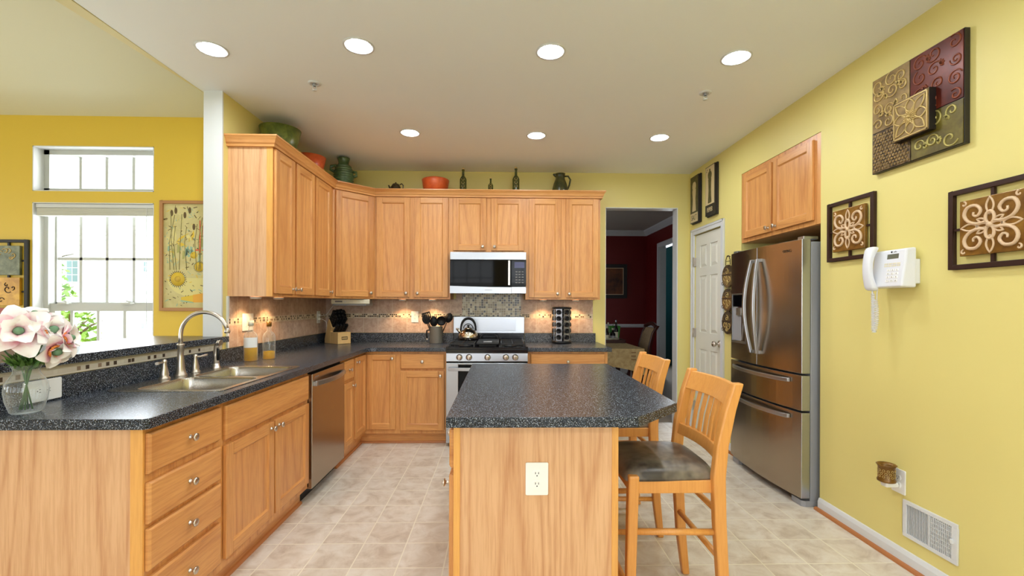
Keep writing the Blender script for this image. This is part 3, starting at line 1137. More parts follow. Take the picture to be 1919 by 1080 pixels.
mb.box(DXR, DXR + 4.7, OY1 - 0.4, OY1, 0, OZ, W); mb.box(DXR, DXR + 4.7, OY0, OY0 + 0.4, 0, OZ, W); mb.box(DXR, DXR + 4.7, OY0, OY1, OZ - 0.4, OZ, W)
struct(mb.build('trim_7', None, 0.1))
cr = [(0, HC), (0, HC - 3.9), (0.5, HC - 3.9), (0.9, HC - 3.2), (2.2, HC - 1.7), (2.9, HC - 0.8), (3.1, HC)]
mb = MB(); mb.sweep([(-30, DYB), (DXR, DYB), (DXR, YW + 5)], cr, W); struct(mb.build('trim_8'))
rail = [(0, 34.6), (0.5, 34.7), (1.0, 35.6), (1.1, 36.4), (0.6, 37.2), (0, 37.3)]
mb = MB(); mb.sweep([(-30, DYB), (DXR, DYB), (DXR, OY1 + 3)], rail, W); struct(mb.build('trim_9'))
bbp = [(0, 0), (0.6, 0), (0.6, 4.2), (0.3, 5), (0, 5)]
mb = MB(); mb.sweep([(-30, DYB), (DXR, DYB), (DXR, OY1 + 3)], bbp, W); struct(mb.build('baseboard_dining'))

# ================================================================== CABINETS


def knob_mb(mb, x, y, z0=0.75):
    mb.lathe([(0.36, z0), (0.36, z0 + 0.06), (0.24, z0 + 0.16), (0.20, z0 + 0.5), (0.30, z0 + 0.68), (0.56, z0 + 0.78), (0.62, z0 + 0.92), (0.58, z0 + 1.06), (0.40, z0 + 1.16), (0.01, z0 + 1.2)],
             (x, y, 0), M['nickel'], 20)


def cab_door(parent, T, w, h, knob=None, st=2.2):
    """framed oak door: local x across, y up, z out; knob at (x, y)"""
    mb = MB(); mb.T = T
    mb.box(0, st, 0, h, 0.05, 0.75, M['oak_v']); mb.box(w - st, w, 0, h, 0.05, 0.75, M['oak_v'])
    mb.box(st, w - st, 0, st, 0.05, 0.748, M['oak_h']); mb.box(st, w - st, h - st, h, 0.05, 0.748, M['oak_h'])
    o_ = [(st, st), (w - st, st), (w - st, h - st), (st, h - st)]
    s = 0.32
    i_ = [(st + s, st + s), (w - st - s, st + s), (w - st - s, h - st - s), (st + s, h - st - s)]
    vs = [(p[0], p[1], 0.66) for p in o_] + [(p[0], p[1], 0.36) for p in i_]
    mb.add(vs, [(0, 1, 5, 4), (2, 3, 7, 6)], M['oak_h'])
    mb.add(vs, [(1, 2, 6, 5), (3, 0, 4, 7)], M['oak_v'])
    d = mb.build('door', parent, 0.09)
    mb = MB(); mb.T = T
    mb.box(st + 0.1, w - st - 0.1, st + 0.1, h - st - 0.1, 0.12, 0.37, M['oak_panel'])
    mb.build('panel', d).parent = d
    if knob:
        mb = MB(); mb.T = T
        knob_mb(mb, knob[0], knob[1])
        mb.build('knob', d)
    return d


def cab_drawer(parent, T, w, h, knob=True, name='drawer'):
    mb = MB(); mb.T = T
    e, s = 0.28, 0.22
    vs = [(0, 0, 0.05), (w, 0, 0.05), (w, h, 0.05), (0, h, 0.05), (0, 0, 0.5), (w, 0, 0.5), (w, h, 0.5), (0, h, 0.5),
          (e, e, 0.75), (w - e, e, 0.75), (w - e, h - e, 0.75), (e, h - e, 0.75)]
    mb.add(vs, [(0, 3, 2, 1), (0, 1, 5, 4), (1, 2, 6, 5), (2, 3, 7, 6), (3, 0, 4, 7), (4, 5, 9, 8), (5, 6, 10, 9), (6, 7, 11, 10), (7, 4, 8, 11), (8, 9, 10, 11)], M['oak_h'])
    d = mb.build(name, parent, 0.05)
    if knob:
        mb = MB(); mb.T = T
        knob_mb(mb, w / 2, h / 2)
        mb.build('knob', d)
    return d


def shell(mb, x0, x1, y0, y1, z0, z1, mat, top=False, t=0.7):
    """hollow cabinet box"""
    mb.box(x0, x0 + t, y0, y1, z0, z1, mat); mb.box(x1 - t, x1, y0, y1, z0, z1, mat)
    mb.box(x0 + t, x1 - t, y0, y0 + t, z0, z1, mat); mb.box(x0 + t, x1 - t, y1 - t, y1, z0, z1, mat)
    mb.box(x0 + t, x1 - t, y0 + t, y1 - t, z0, z0 + t, mat)
    if top:
        mb.box(x0 + t, x1 - t, y0 + t, y1 - t, z1 - t, z1, mat)


CZ = 34.5
YB0 = YW - 24.0           # face of the back base run
G = 'oak base cabinets along the left and back walls'


def LT(y, z, x=None):      # frame on the left run (faces +X)
    return frame((XF if x is None else x, y, z), (0, 1, 0), (1, 0, 0))


def BT(x, z, y=None):      # frame on the back run (faces -Y)
    return frame((x, YB0 if y is None else y, z), (1, 0, 0), (0, -1, 0))


# drawer cabinet at the end of the peninsula
t = thing('drawer_cabinet', (XL + 12, 72.5, 0), 'oak drawer cabinet with four drawers at the near end of the peninsula', 'cabinet', G)
mb = MB(); shell(mb, XL + 0.06, XF, 64.2, 81.2, 4, CZ, M['oak_v']); mb.build('body', t)
mb = MB(); mb.box(XL, XF - 1.7, 64.0, 64.2, 0, CZ, M['oak_end']); mb.build('end_panel', t)
mb = MB(); mb.box(XF - 1.7, XF + 0.02, 63.85, 64.25, 4.1, CZ, M['oak_edge']); mb.build('corner_stile', t, 0.06)
for z0_, z1_ in ((27.8, 33.6), (20.7, 26.6), (14.0, 20.0), (5.7, 13.0)):
    cab_drawer(t, LT(64.2 + 0.1, z0_), 16.3, z1_ - z0_)
# sink cabinet
t = thing('sink_cabinet', (XL + 12, 99, 0), 'oak sink cabinet with a wide false front over two doors', 'cabinet', G)
mb = MB(); shell(mb, XL + 0.06, XF, 81.2, 117.2, 4, CZ, M['oak_v']); mb.build('body', t)
cab_drawer(t, LT(81.9, 27.2), 34.6, 6.3, False, 'false_front')
cab_door(t, LT(81.9, 5.7), 17.0, 20.6, (15.7, 19.3))
cab_door(t, LT(99.6, 5.7), 16.9, 20.6, (1.3, 19.3))
# dishwasher
t = thing('dishwasher', (XL + 12, 129.5, 0), 'stainless steel dishwasher with a curved bar handle under the left counter', 'dishwasher')
mb = MB(); mb.box(XL, XF - 0.4, 117.4, 141.6, 4, 34.2, M['black']); mb.build('tub', t)
mb = MB(); mb.box(XF - 2.6, XF - 2.0, 117.4, 141.6, 0.3, 4, M['black']); mb.build('kick_plate', t)
mb = MB(); mb.box(XF - 0.4, XF + 1.1, 117.6, 141.5, 3.6, 33.6, M['steel_dark']); d = mb.build('door', t, 0.12)
mb = MB(); pts = []
for k in range(17):
    s = k / 16
    pts.append((XF + 1.5 + 1.5 * math.sin(math.pi * s), 118.9 + 21.2 * s, 30.9))
mb.bar(pts, 0.9, 0.5, M['steel_bright'])
vs = []
mb2 = MB()
for i, p in enumerate(pts):
    pass
mb.v = []; mb.f = []; mb.mi = []; mb.sm = []
for i in range(len(pts)):
    mb.v += [Vector((pts[i][0] - 0.25, pts[i][1], 30.2)), Vector((pts[i][0] + 0.25, pts[i][1], 30.3)), Vector((pts[i][0] + 0.25, pts[i][1], 31.5)), Vector((pts[i][0] - 0.25, pts[i][1], 31.6))]
for i in range(len(pts) - 1):
    for k in range(4):
        mb.f.append((i * 4 + k, i * 4 + (k + 1) % 4, i * 4 + 4 + (k + 1) % 4, i * 4 + 4 + k)); mb.mi.append(0); mb.sm.append(False)
for e in (0, len(pts) - 1):
    mb.f.append(tuple(e * 4 + k for k in range(4))); mb.mi.append(0); mb.sm.append(False)
for y_ in (119.1, 139.9):
    mb.box(XF + 1.0, XF + 1.9, y_ - 0.5, y_ + 0.5, 30.3, 31.4, M['steel_bright'])
mb.build('handle', t, 0.08)
mb = MB()
for k in range(7):
    mb.box(XF + 1.1, XF + 1.13, 119.2 + 0.38 * k, 119.45 + 0.38 * k, 32.5, 32.75, M['grey_slot'])
mb.build('badge', d)
# narrow drawer-over-door cabinet
t = thing('narrow_cabinet', (XL + 12, 147.5, 0), 'narrow oak cabinet with a drawer over a door, right of the dishwasher', 'cabinet', G)
mb = MB(); shell(mb, XL + 0.06, XF, 141.8, 152.6, 4, CZ, M['oak_v']); mb.build('body', t)
cab_drawer(t, LT(142.6, 27.3), 9.2, 6.3)
cab_door(t, LT(142.6, 5.7), 9.2, 20.4, (8.0, 19.0), 1.9)
# corner cabinet with the folding pair of doors
t = thing('corner_base_cabinet', (XL + 12, 178, 0), 'oak corner base cabinet whose two doors meet at the inside corner', 'cabinet', G)
mb = MB()
mb.box(XF - 0.7, XF, 152.6, YB0, 4, CZ, M['oak_v']); mb.box(XF, XF + 13.15, YB0, YB0 + 0.7, 4, CZ, M['oak_v'])
mb.box(XL + 0.06, XL + 0.7, 152.6, YW - 0.06, 4, CZ, M['oak_v']); mb.box(XL + 0.7, XF + 13.2, YW - 0.7, YW - 0.06, 4, CZ, M['oak_v'])
mb.prism([(XL + 0.7, 152.6), (XF - 0.7, 152.6), (XF - 0.7, YB0 + 0.7), (XF + 13.2, YB0 + 0.7), (XF + 13.2, YW - 0.7), (XL + 0.7, YW - 0.7)], 4, 4.7, M['oak_v'])
mb.build('body', t)
cab_door(t, LT(153.4, 5.7), YB0 - 153.4 - 0.8, 27.8, (1.3, 26.2), 2.0)
cab_door(t, BT(XF + 0.8, 5.7), 10.6, 27.6, (9.4, 26.2), 2.0)
# back cabinet left of the range
xA, xB = XF + 13.2, -20.2
t = thing('back_cabinet', ((xA + xB) / 2, YW - 12, 0), 'oak base cabinet with a drawer over one door, left of the range', 'cabinet', G)
mb = MB(); shell(mb, xA, xB, YB0, YW - 0.06, 4, CZ, M['oak_v']); mb.build('body', t)
cab_drawer(t, BT(-37.2, 28.0), 16.2, 5.5)
cab_door(t, BT(-37.2, 5.3), 16.2, 21.9, (14.8, 20.2))
# back cabinet right of the range
t = thing('end_base_cabinet', (24.9, YW - 12, 0), 'oak base cabinet with a wide drawer, right of the range by the doorway', 'cabinet', G)
mb = MB(); shell(mb, 9.9, 39.9, YB0, YW - 0.06, 4, CZ, M['oak_v']); mb.build('body', t)
cab_drawer(t, BT(11.0, 28.0), 27.8, 5.6)
cab_door(t, BT(11.0, 5.3), 13.6, 21.9, (12.4, 20.2)); cab_door(t, BT(25.2, 5.3), 13.6, 21.9, (1.2, 20.2))
# toe boards + shoe of the base runs
mb = MB()
pth = [(XF - 1.9, 64.3), (XF - 1.9, 117.3)]
mb.sweep(pth, [(0, 0), (0, 4), (-0.5, 4), (-0.5, 0)], M['oak_h']); mb.sweep(pth, [(0, 0), (0.65, 0), (0.6, 0.35), (0.4, 0.6), (0, 0.7)], M['shoe_wood'])
pth = [(XF - 1.9, 141.7), (XF - 1.9, YB0 + 1.9), (-20.3, YB0 + 1.9)]
mb.sweep(pth, [(0, 0), (0, 4), (-0.5, 4), (-0.5, 0)], M['oak_h']); mb.sweep(pth, [(0, 0), (0.65, 0), (0.6, 0.35), (0.4, 0.6), (0, 0.7)], M['shoe_wood'])
pth = [(9.9, YB0 + 1.9), (39.9, YB0 + 1.9)]
mb.sweep(pth, [(0, 0), (0, 4), (-0.5, 4), (-0.5, 0)], M['oak_h']); mb.sweep(pth, [(0, 0), (0.65, 0), (0.6, 0.35), (0.4, 0.6), (0, 0.7)], M['shoe_wood'])
struct(mb.build('trim_10'))

# worktops
SX0, SX1, SY0, SY1 = -71.9, -50.9, 82.0, 115.2
t = thing('worktop', (XL + 12, 120, 34.5), 'long speckled black L-shaped worktop around the sink and corner', 'worktop')
mb = MB()
xc, yc = XL + 25.5, YW - 25.5
ol = [(XL, 62.7), (xc - 0.6, 62.7), (xc, 63.3), (xc, yc - 3), (xc + 0.5, yc - 1.2), (xc + 1.2, yc - 0.5), (xc + 3, yc), (-20.25, yc), (-20.25, YW), (XL, YW)]
hole = [(SX0 + 0.6, SY0 + 0.6), (SX1 - 0.6, SY0 + 0.6), (SX1 - 0.6, SY1 - 0.6), (SX0 + 0.6, SY1 - 0.6)]
mb.slab_holes(ol, [hole], 34.5, 36.0, M['counter'])
mb.build('worktop_slab', t, 0.12)
mb = MB()
mb.box(XL, XL + 0.75, 62.7, YW, 36, 39.8, M['counter']); mb.box(XL + 0.75, -20.25, YW - 0.75, YW, 36, 39.8, M['counter'])
mb.build('backsplash', t, 0.08)
t = thing('worktop', (25.5, YW - 12, 34.5), 'short speckled black worktop right of the range, under the spice rack', 'worktop')
mb = MB(); mb.box(9.95, 41.2, yc, YW, 34.5, 36, M['counter']); mb.build('worktop_slab', t, 0.12)
mb = MB(); mb.box(9.95, 40.3, YW - 0.75, YW, 36, 39.8, M['counter']); mb.build('backsplash', t, 0.08)
mb = MB()
mb.prism([(XL + 1.3, 60.5), (XL + 1.3, YE + 1.4), (XL + 0.02, YE + 1.4), (XL + 0.02, YE - 0.02), (XWO - 0.15, YE - 0.02), (XWO - 0.15, YE + 2.6), (-94.5, YE + 2.6), (-94.5, 60.5)], 41.7, 43.2, M['counter'])
tag(mb.build('breakfast_counter', None, 0.12), 'raised speckled black bar top on the half wall behind the sink', 'counter')

# kitchen island
IX0, IX1, IY0, IY1 = -6.85, 17.2, 64.8, 118.5
t = thing('kitchen_island', (5, 91, 0), 'oak kitchen island cabinet standing in the middle of the tiled floor', 'island')
mb = MB(); shell(mb, IX0, IX1, IY0 + 0.25, IY1, 4, CZ, M['oak_v']); mb.box(IX0 + 2, IX1, IY0 + 2, IY1 - 1, 0, 4, M['oak_h']); mb.build('body', t)
mb = MB(); mb.box(IX0 + 0.9, IX1 - 0.9, IY0 + 0.05, IY0 + 0.25, 0, CZ, M['oak_end']); mb.build('end_panel', t)
for a_, b_ in ((IX0, IX0 + 0.95), (IX1 - 0.95, IX1)):
    mb = MB(); mb.box(a_, b_, IY0 - 0.1, IY0 + 0.3, 0, CZ, M['oak_edge']); mb.build('corner_stile', t, 0.08)


def IT(y, z):
    return frame((IX0, y, z), (0, -1, 0), (-1, 0, 0))


for k in range(3):
    yb_ = IY0 + 17.6 + k * 17.7
    cab_drawer(t, IT(yb_, 28.0), 16.6, 5.6)
    cab_door(t, IT(yb_, 5.3), 16.6, 21.6, (1.4 if k % 2 else 15.2, 20.0))
mb = MB()
mb.prism([(-7.8, 63.3), (19.7, 63.3), (28.9, 72.5), (28.9, 120.5), (-7.8, 120.5)], 34.5, 36.0, M['counter'])
tag(mb.build('island_worktop', None, 0.12), 'speckled black island worktop with clipped corner overhanging the stools', 'worktop')

# ------------------------------------------------------------------ wall cabinets
G = 'oak wall cabinets'
UZ0, UZ1 = 54.0, 96.0
XU = XL + 12.0
YU = YW - 12.0
YU0, YU1 = 122.9, 149.2


def ULT(y, z):
    return frame((XU, y, z), (0, 1, 0), (1, 0, 0))


def UBT(x, z):
    return frame((x, YU, z), (1, 0, 0), (0, -1, 0))


dz, dh = 54.8, 39.5
t = thing('wall_cabinet', (XL + 6, 136, UZ0), 'oak wall cabinet with two doors and a bare end panel, nearest the column', 'cabinet', G)
mb = MB(); shell(mb, XL + 0.06, XU, YU0 + 0.2, YU1, UZ0, UZ1, M['oak_v'], True); mb.build('body', t)
mb = MB(); mb.box(XL, XU - 1.6, YU0, YU0 + 0.2, UZ0, UZ1, M['oak_end']); mb.build('end_panel', t)
mb = MB(); mb.box(XU - 1.6, XU + 0.02, YU0 - 0.1, YU0 + 0.2, UZ0, UZ1, M['oak_edge']); mb.build('corner_stile', t)
cab_door(t, ULT(123.4, dz), 11.2, dh, (10.0, 1.5)); cab_door(t, ULT(135.8, dz), 12.8, dh, (1.2, 1.5))
t = thing('wall_cabinet', (XL + 6, 157.7, UZ0), 'narrow oak wall cabinet with one door on the left wall, next to the corner', 'cabinet', G)
mb = MB(); shell(mb, XL + 0.06, XU, YU1, YW - 24, UZ0, UZ1, M['oak_v'], True); mb.build('body', t)
cab_door(t, ULT(149.9, dz), 13.2, dh, (12.0, 1.5))
t = thing('corner_wall_cabinet', (XL + 10, YW - 10, UZ0), 'oak corner wall cabinet with one diagonal door under the ribbed green vase', 'cabinet', G)
mb = MB()
dp = [(XL + 0.06, YW - 24), (XU, YW - 24), (XL + 24, YU), (XL + 24, YW - 0.06), (XL + 0.06, YW - 0.06)]
mb.prism(dp, UZ0, UZ1, M['oak_v']); mb.build('body', t)
Td = frame((XU + 0.9 * 0.7071, YW - 24 + 0.9 * 0.7071, dz), (1, 1, 0), (1, -1, 0))
cab_door(t, Td, 16.97 - 1.8, dh, (13.8, 1.5))
for nm, xa_, xb_, da, db, z0_, lab in (('wall_cabinet', XL + 24, XL + 54, (-49.5, -36.4), (-34.5, -21.2), UZ0, 'oak wall cabinet with two tall doors, above the utensil pot'),
                                       ('wall_cabinet', XL + 54, XL + 84, (-19.2, -6.2), (-4.1, 8.9), 72.6, 'short oak wall cabinet with two doors directly above the microwave'),
                                       ('wall_cabinet', XL + 84, XL + 114, (11.0, 23.7), (25.8, 38.8), UZ0, 'oak wall cabinet with two tall doors, above the spice rack')):
    t = thing(nm, ((xa_ + xb_) / 2, YW - 6, z0_), lab, 'cabinet', G)
    mb = MB(); shell(mb, xa_, xb_, YU, YW - 0.06, z0_, UZ1, M['oak_v'], True); mb.build('body', t)
    for i, (p, q) in enumerate((da, db)):
        w = q - p
        h = 94.3 - z0_ - 0.8
        cab_door(t, UBT(p, z0_ + 0.8), w, h, ((w - 1.3) if i == 0 else 1.3, 1.5))
crown = [(0, 94.6), (0.78, 94.6), (0.85, 95.2), (1.1, 95.5), (1.3, 96.2), (1.75, 96.9), (1.95, 97.1), (1.95, 97.5), (0, 97.5)]
mb = MB()
mb.sweep([(XL, YU0), (XU, YU0), (XU, YW - 24), (XL + 24, YU), (XL + 114, YU), (XL + 114, YW)], crown, M['oak_h'])
tag(mb.build('crown_moulding', None), 'oak crown moulding running along the tops of the wall cabinets', 'moulding')
# cabinet over the refrigerator
t = thing('fridge_cabinet', (XR + 10, 130, 73), 'oak cabinet with two doors recessed in the yellow wall above the refrigerator', 'cabinet')
mb = MB(); shell(mb, XR + 0.1, XR + 24, NY0 + 0.1, NY1 - 0.1, 73.0, NZ - 0.1, M['oak_v'], True)
mb.box(XR + 0.7, XR + 23.4, NY0 + 0.7, NY1 - 0.7, 72.9, 73.0, M['oak_h']); mb.build('body', t)
Tf = lambda y, z: frame((XR + 0.1, y, z), (0, -1, 0), (-1, 0, 0))
cab_door(t, Tf(147.2, 74.2), 15.6, 20.8, (14.3, 1.3)); cab_door(t, Tf(130.6, 74.2), 16.8, 20.8, (1.3, 1.3))

# ================================================================== APPLIANCES
# range: X -20.0..9.8
RX0, RX1, RF = -20.0, 9.75, YW - 27.0
S, SB, K = M['steel_bright'], M['bright_steel'], M['black_enamel']
t = thing('gas_range', (-5.1, YW - 13, 0), 'stainless steel gas range with black cooktop between the oak base cabinets', 'range')
mb = MB(); mb.box(RX0, RX1, RF + 1.2, YW - 1, 1.2, 35.2, M['case_grey']); mb.build('body', t, 0.1)
mb = MB(); mb.box(RX0 + 1, RX1 - 1, RF + 2.5, YW - 2, 0, 1.2, M['black']); mb.build('feet', t)
mb = MB(); mb.box(RX0, RX1, RF - 0.6, YW - 3.2, 35.2, 36.1, K)
mb.box(RX0, RX0 + 0.8, RF - 0.6, YW - 3.2, 36.1, 36.6, K); mb.box(RX1 - 0.8, RX1, RF - 0.6, YW - 3.2, 36.1, 36.6, K)
mb.prism([(RF - 0.9, 34.2), (RF + 1.2, 34.2), (RF + 1.2, 36.3), (RF - 0.3, 36.3), (RF - 0.9, 35.4)], RX0, RX1, K, 'x')
mb.build('cooktop', t, 0.12)
mb = MB(); mb.prism([(RF - 0.7, 31.2), (RF + 1.2, 31.2), (RF + 1.2, 34.2), (RF - 0.5, 34.2)], RX0, RX1, S, 'x'); mb.build('control_panel', t, 0.08)
for x in (-15.2, -11.7, -4.95, 1.75, 5.2):
    mb = MB()
    mb.lathe([(1.15, 0), (1.15, 0.15), (0.95, 0.25), (0.9, 0.9), (0.78, 1.05), (0.01, 1.07)], (x, RF - 0.62, 32.7), M['nickel'], 24, '-y')
    mb.box(x - 0.14, x + 0.14, RF - 1.78, RF - 1.6, 31.95, 33.45, M['nickel'])
    mb.build('burner_knob', t)
mb = MB(); mb.box(RX0, RX1, RF + 0.2, RF + 1.2, 30.6, 31.2, M['black']); mb.build('vent_gap', t)
mb = MB()
z0, z1 = 8.2, 30.5
wx0, wx1, wz0, wz1 = RX0 + 4.4, RX1 - 4.4, 12.5, 30.0
mb.box(RX0, wx0, RF - 0.6, RF + 1.2, z0, z1, S); mb.box(wx1, RX1, RF - 0.6, RF + 1.2, z0, z1, S)
mb.box(wx0, wx1, RF - 0.6, RF + 1.2, z0, wz0, S); mb.box(wx0, wx1, RF - 0.6, RF + 1.2, wz1, z1, S)
od = mb.build('oven_door', t, 0.1)
mb = MB(); mb.box(wx0, wx1, RF - 0.5, RF + 0.5, wz0, wz1, M['black_gloss']); mb.build('oven_window', od)
mb = MB()
pts = []
for k in range(15):
    s = k / 14
    pts.append((RX0 + 0.9 + (RX1 - RX0 - 1.8) * s, RF - 1.4 - 1.0 * math.sin(math.pi * s), 28.5))
vs, fs = [], []
for p in pts:
    vs += [(p[0], p[1] - 0.2, 27.9), (p[0], p[1] + 0.3, 27.8), (p[0], p[1] + 0.3, 29.1), (p[0], p[1] - 0.2, 29.0)]
for i in range(14):
    for k in range(4):
        fs.append((i * 4 + k, i * 4 + (k + 1) % 4, i * 4 + 4 + (k + 1) % 4, i * 4 + 4 + k))
fs += [(0, 1, 2, 3), (56, 57, 58, 59)]
mb.add(vs, fs, S)
for x in (RX0 + 1.2, RX1 - 1.2):
    mb.box(x - 0.5, x + 0.5, RF - 1.4, RF - 0.5, 28.0, 28.9, S)
mb.build('oven_handle', od, 0.06)
mb = MB(); mb.box(RX0, RX1, RF - 0.3, RF + 1.2, 1.4, 7.8, S); mb.build('storage_drawer', t, 0.12)
mb = MB(); mb.box(RX0 + 0.1, RX1 - 0.1, YW - 3.2, YW - 0.6, 35.2, 46.9, K); bgd = mb.build('backguard', t, 0.1)
mb = MB(); mb.prism([(YW - 3.2, 40.0), (YW - 3.2, 46.9), (YW - 3.7, 46.8), (YW - 4.1, 40.0)], RX0 + 0.1, RX1 - 0.1, S, 'x'); mb.build('backguard_panel', t, 0.1)
mb = MB()
mb.T = frame((-16.0, YW - 4.02, 40.9), (1, 0, 0), (0, -1, 0.0))
mb.box(0, 22, 0, 5.0, -0.15, 0.08, SB)
mb.build('display_plate', t, 0.05)
mb = MB()
for bx, by in ((-13.6, RF + 6.5), (-13.6, RF + 17.5), (3.4, RF + 6.5), (3.4, RF + 17.5), (-5.1, RF + 12)):
    mb.lathe([(2.4, 36.1), (2.4, 36.4), (1.6, 36.5), (1.6, 36.9), (0.01, 37.0)], (bx, by, 0), M['cast_iron'], 20)
mb.build('burner', t)
for gx0, gx1 in ((RX0 + 1.3, -10.0), (0.0, RX1 - 1.3)):
    mb = MB()
    zt = 37.6
    ya, yb = RF + 1.2, YW - 5.2
    for x in (gx0, gx1, (gx0 + gx1) / 2):
        mb.box(x - 0.22, x + 0.22, ya, yb, zt - 0.5, zt, M['cast_iron'])
    for y in (ya, RF + 6.5, RF + 12, RF + 17.5, yb):
        mb.box(gx0, gx1, y - 0.22, y + 0.22, zt - 0.5, zt, M['cast_iron'])
    for x in (gx0, gx1):
        for y in (ya, yb, RF + 12):
            mb.box(x - 0.3, x + 0.3, y - 0.3, y + 0.3, 36.1, zt, M['cast_iron'])
    mb.build('grate', t, 0.06)
t = thing('griddle', (-5.0, RF + 12, 36.1), 'black griddle pan lying across the middle burner of the range', 'griddle')
mb = MB(); mb.box(-9.2, -0.8, RF + 2, RF + 20, 37.0, 37.9, M['cast_iron']); mb.box(-8.4, -1.6, RF + 3, RF + 19, 36.15, 37.0, M['cast_iron']); mb.build('plate', t, 0.3, 3)
mb = MB()
mb.tube([(-8.6, RF + 18.6, 37.8), (-8.3, RF + 19.4, 39.0), (-7.2, RF + 19.6, 39.7), (-2.8, RF + 19.6, 39.7), (-1.7, RF + 19.4, 39.0), (-1.4, RF + 18.6, 37.8)], 0.42, M['black'], 10)
mb.build('handle', t)
mb = MB(); mb.box(-6.6, -3.4, RF + 2.2, RF + 3.2, 37.9, 38.3, M['case_grey']); mb.build('grip', t, 0.1)

# kettle on the back left burner
kx, ky = -13.3, RF + 17.5
t = thing('kettle', (kx, ky, 37.6), 'round steel kettle with a black hoop handle on the back left burner', 'kettle')
mb = MB()
mb.lathe([(3.4, 37.6), (3.75, 37.75), (4.05, 38.4), (4.0, 39.4), (3.6, 40.4), (2.8, 41.3), (1.9, 41.9), (1.6, 42.05), (1.5, 42.2), (0.01, 42.2)], (kx, ky, 0), M['kettle'], 36)
mb.build('body', t)
mb = MB(); mb.lathe([(1.55, 42.1), (1.5, 42.35), (0.8, 42.7), (0.01, 42.75)], (kx, ky, 0), M['kettle'], 20)
mb.lathe([(0.3, 42.7), (0.3, 43.0), (0.55, 43.2), (0.5, 43.6), (0.01, 43.7)], (kx, ky, 0), M['black'], 14); mb.build('lid', t)
mb = MB(); mb.tube([(kx - 2.6, ky - 0.6, 40.2), (kx - 3.6, ky - 0.8, 41.2), (kx - 4.4, ky - 1.0, 42.2)], [0.75, 0.6, 0.5], M['kettle'], 12)
mb.lathe([(0.6, 0), (0.65, 0.8), (0.01, 0.85)], (kx - 4.2, ky - 0.95, 41.6), M['nickel'], 12); mb.build('spout', t)
mb = MB()
hp = []
for k in range(15):
    a = math.pi * (k / 14)
    hp.append((kx - 3.0 * math.cos(a), ky, 41.4 + 4.9 * math.sin(a) ** 0.8))
mb.tube(hp, [0.34 + 0.22 * math.sin(math.pi * k / 14) for k in range(15)], M['black'], 10)
mb.build('handle', t)
mb = MB()
mb.tube([(kx - 1.9 * math.cos(math.pi * k / 10), ky, 42.2 + 1.9 * math.sin(math.pi * k / 10)) for k in range(11)], 0.18, M['black'], 8)
mb.build('lid_lever', t)

# microwave
MX0, MX1, MF, MZ0, MZ1 = -20.1, 9.7, YW - 15.6, 56.3, 72.5
t = thing('microwave', (-5.2, YW - 8, MZ0), 'stainless steel microwave with black glass door mounted above the range', 'microwave')
mb = MB(); mb.box(MX0 + 0.1, MX1 - 0.1, MF + 0.9, YW - 0.6, MZ0 + 0.3, MZ1, M['black']); mb.build('body', t)
mb = MB(); mb.box(MX0, MX1, MF, MF + 0.9, 69.5, MZ1 - 0.05, SB)
mb.build('vent_grille', t, 0.1)
mb = MB(); mb.box(MX0, 3.9, MF - 0.15, MF + 0.9, 59.2, 69.4, M['black_gloss']); dr = mb.build('door', t, 0.08)
mb = MB(); mb.box(-16.4, 0.6, MF - 0.22, MF - 0.1, 59.9, 68.4, M['black_gloss']); mb.build('window', dr, 0.03)
n_ = 13
vs, fs = [], []
for i in range(n_):
    s = i / (n_ - 1)
    x = MX0 + (3.9 - MX0) * s
    zt = 59.2 - 0.45 * math.sin(math.pi * s * 0.5)
    vs += [(x, MF - 0.2, MZ0), (x, MF - 0.2, zt), (x, MF + 0.9, zt), (x, MF + 0.9, MZ0)]
for i in range(n_ - 1):
    for k in range(4):
        fs.append((i * 4 + k, i * 4 + (k + 1) % 4, i * 4 + 4 + (k + 1) % 4, i * 4 + 4 + k))
fs += [(0, 1, 2, 3), tuple((n_ - 1) * 4 + k for k in range(4))]
mb = MB(); mb.add(vs, fs, SB)
for k in range(8):
    mb.box(-6.4 + 0.36 * k, -6.15 + 0.36 * k, MF - 0.23, MF - 0.19, 57.5, 57.75, M['grey_slot'])
mb.build('lower_trim', dr, 0.05)
mb = MB(); mb.box(2.6, 3.4, MF - 1.0, MF - 0.7, 59.5, 69.2, M['nickel']); mb.box(2.7, 3.3, MF - 0.8, MF - 0.1, 59.8, 60.5, M['nickel']); mb.box(2.7, 3.3, MF - 0.8, MF - 0.1, 68.2, 68.9, M['nickel']); mb.build('handle', dr, 0.1)
mb = MB(); mb.box(3.95, MX1, MF - 0.15, MF + 0.9, 59.2, 69.4, M['black_gloss']); cp = mb.build('control_panel', t, 0.08)
mb = MB(); mb.box(5.1, 9.0, MF - 0.2, MF - 0.1, 66.3, 68.6, plain('display_blue', srgb(40, 40, 88), 0.2)); mb.build('display', cp)
mb = MB()
for r in range(5):
    for c in range(3):
        mb.box(5.5 + c * 1.2, 6.3 + c * 1.2, MF - 0.18, MF - 0.1, 60.4 + r * 1.05, 60.8 + r * 1.05, M['grey_slot'])
mb.build('keypad', cp)
mb = MB(); mb.box(3.95, MX1, MF - 0.2, MF + 0.9, MZ0, 58.9, SB); mb.build('corner_trim', t, 0.08)

# refrigerator, standing in its niche
FX, FB = 77.4, 79.7      # front edge of the doors, back of the doors
FY0, FY1 = 113.0, 148.3
t = thing('refrigerator', (92, 130.6, 0), 'stainless steel french door refrigerator standing in a niche of the yellow wall', 'refrigerator')
mb = MB(); mb.box(FB + 0.15, 110, FY0 + 0.15, FY1 - 0.15, 1.0, 68.6, M['case_grey']); mb.build('case', t, 0.2)
SD = M['steel_dark']


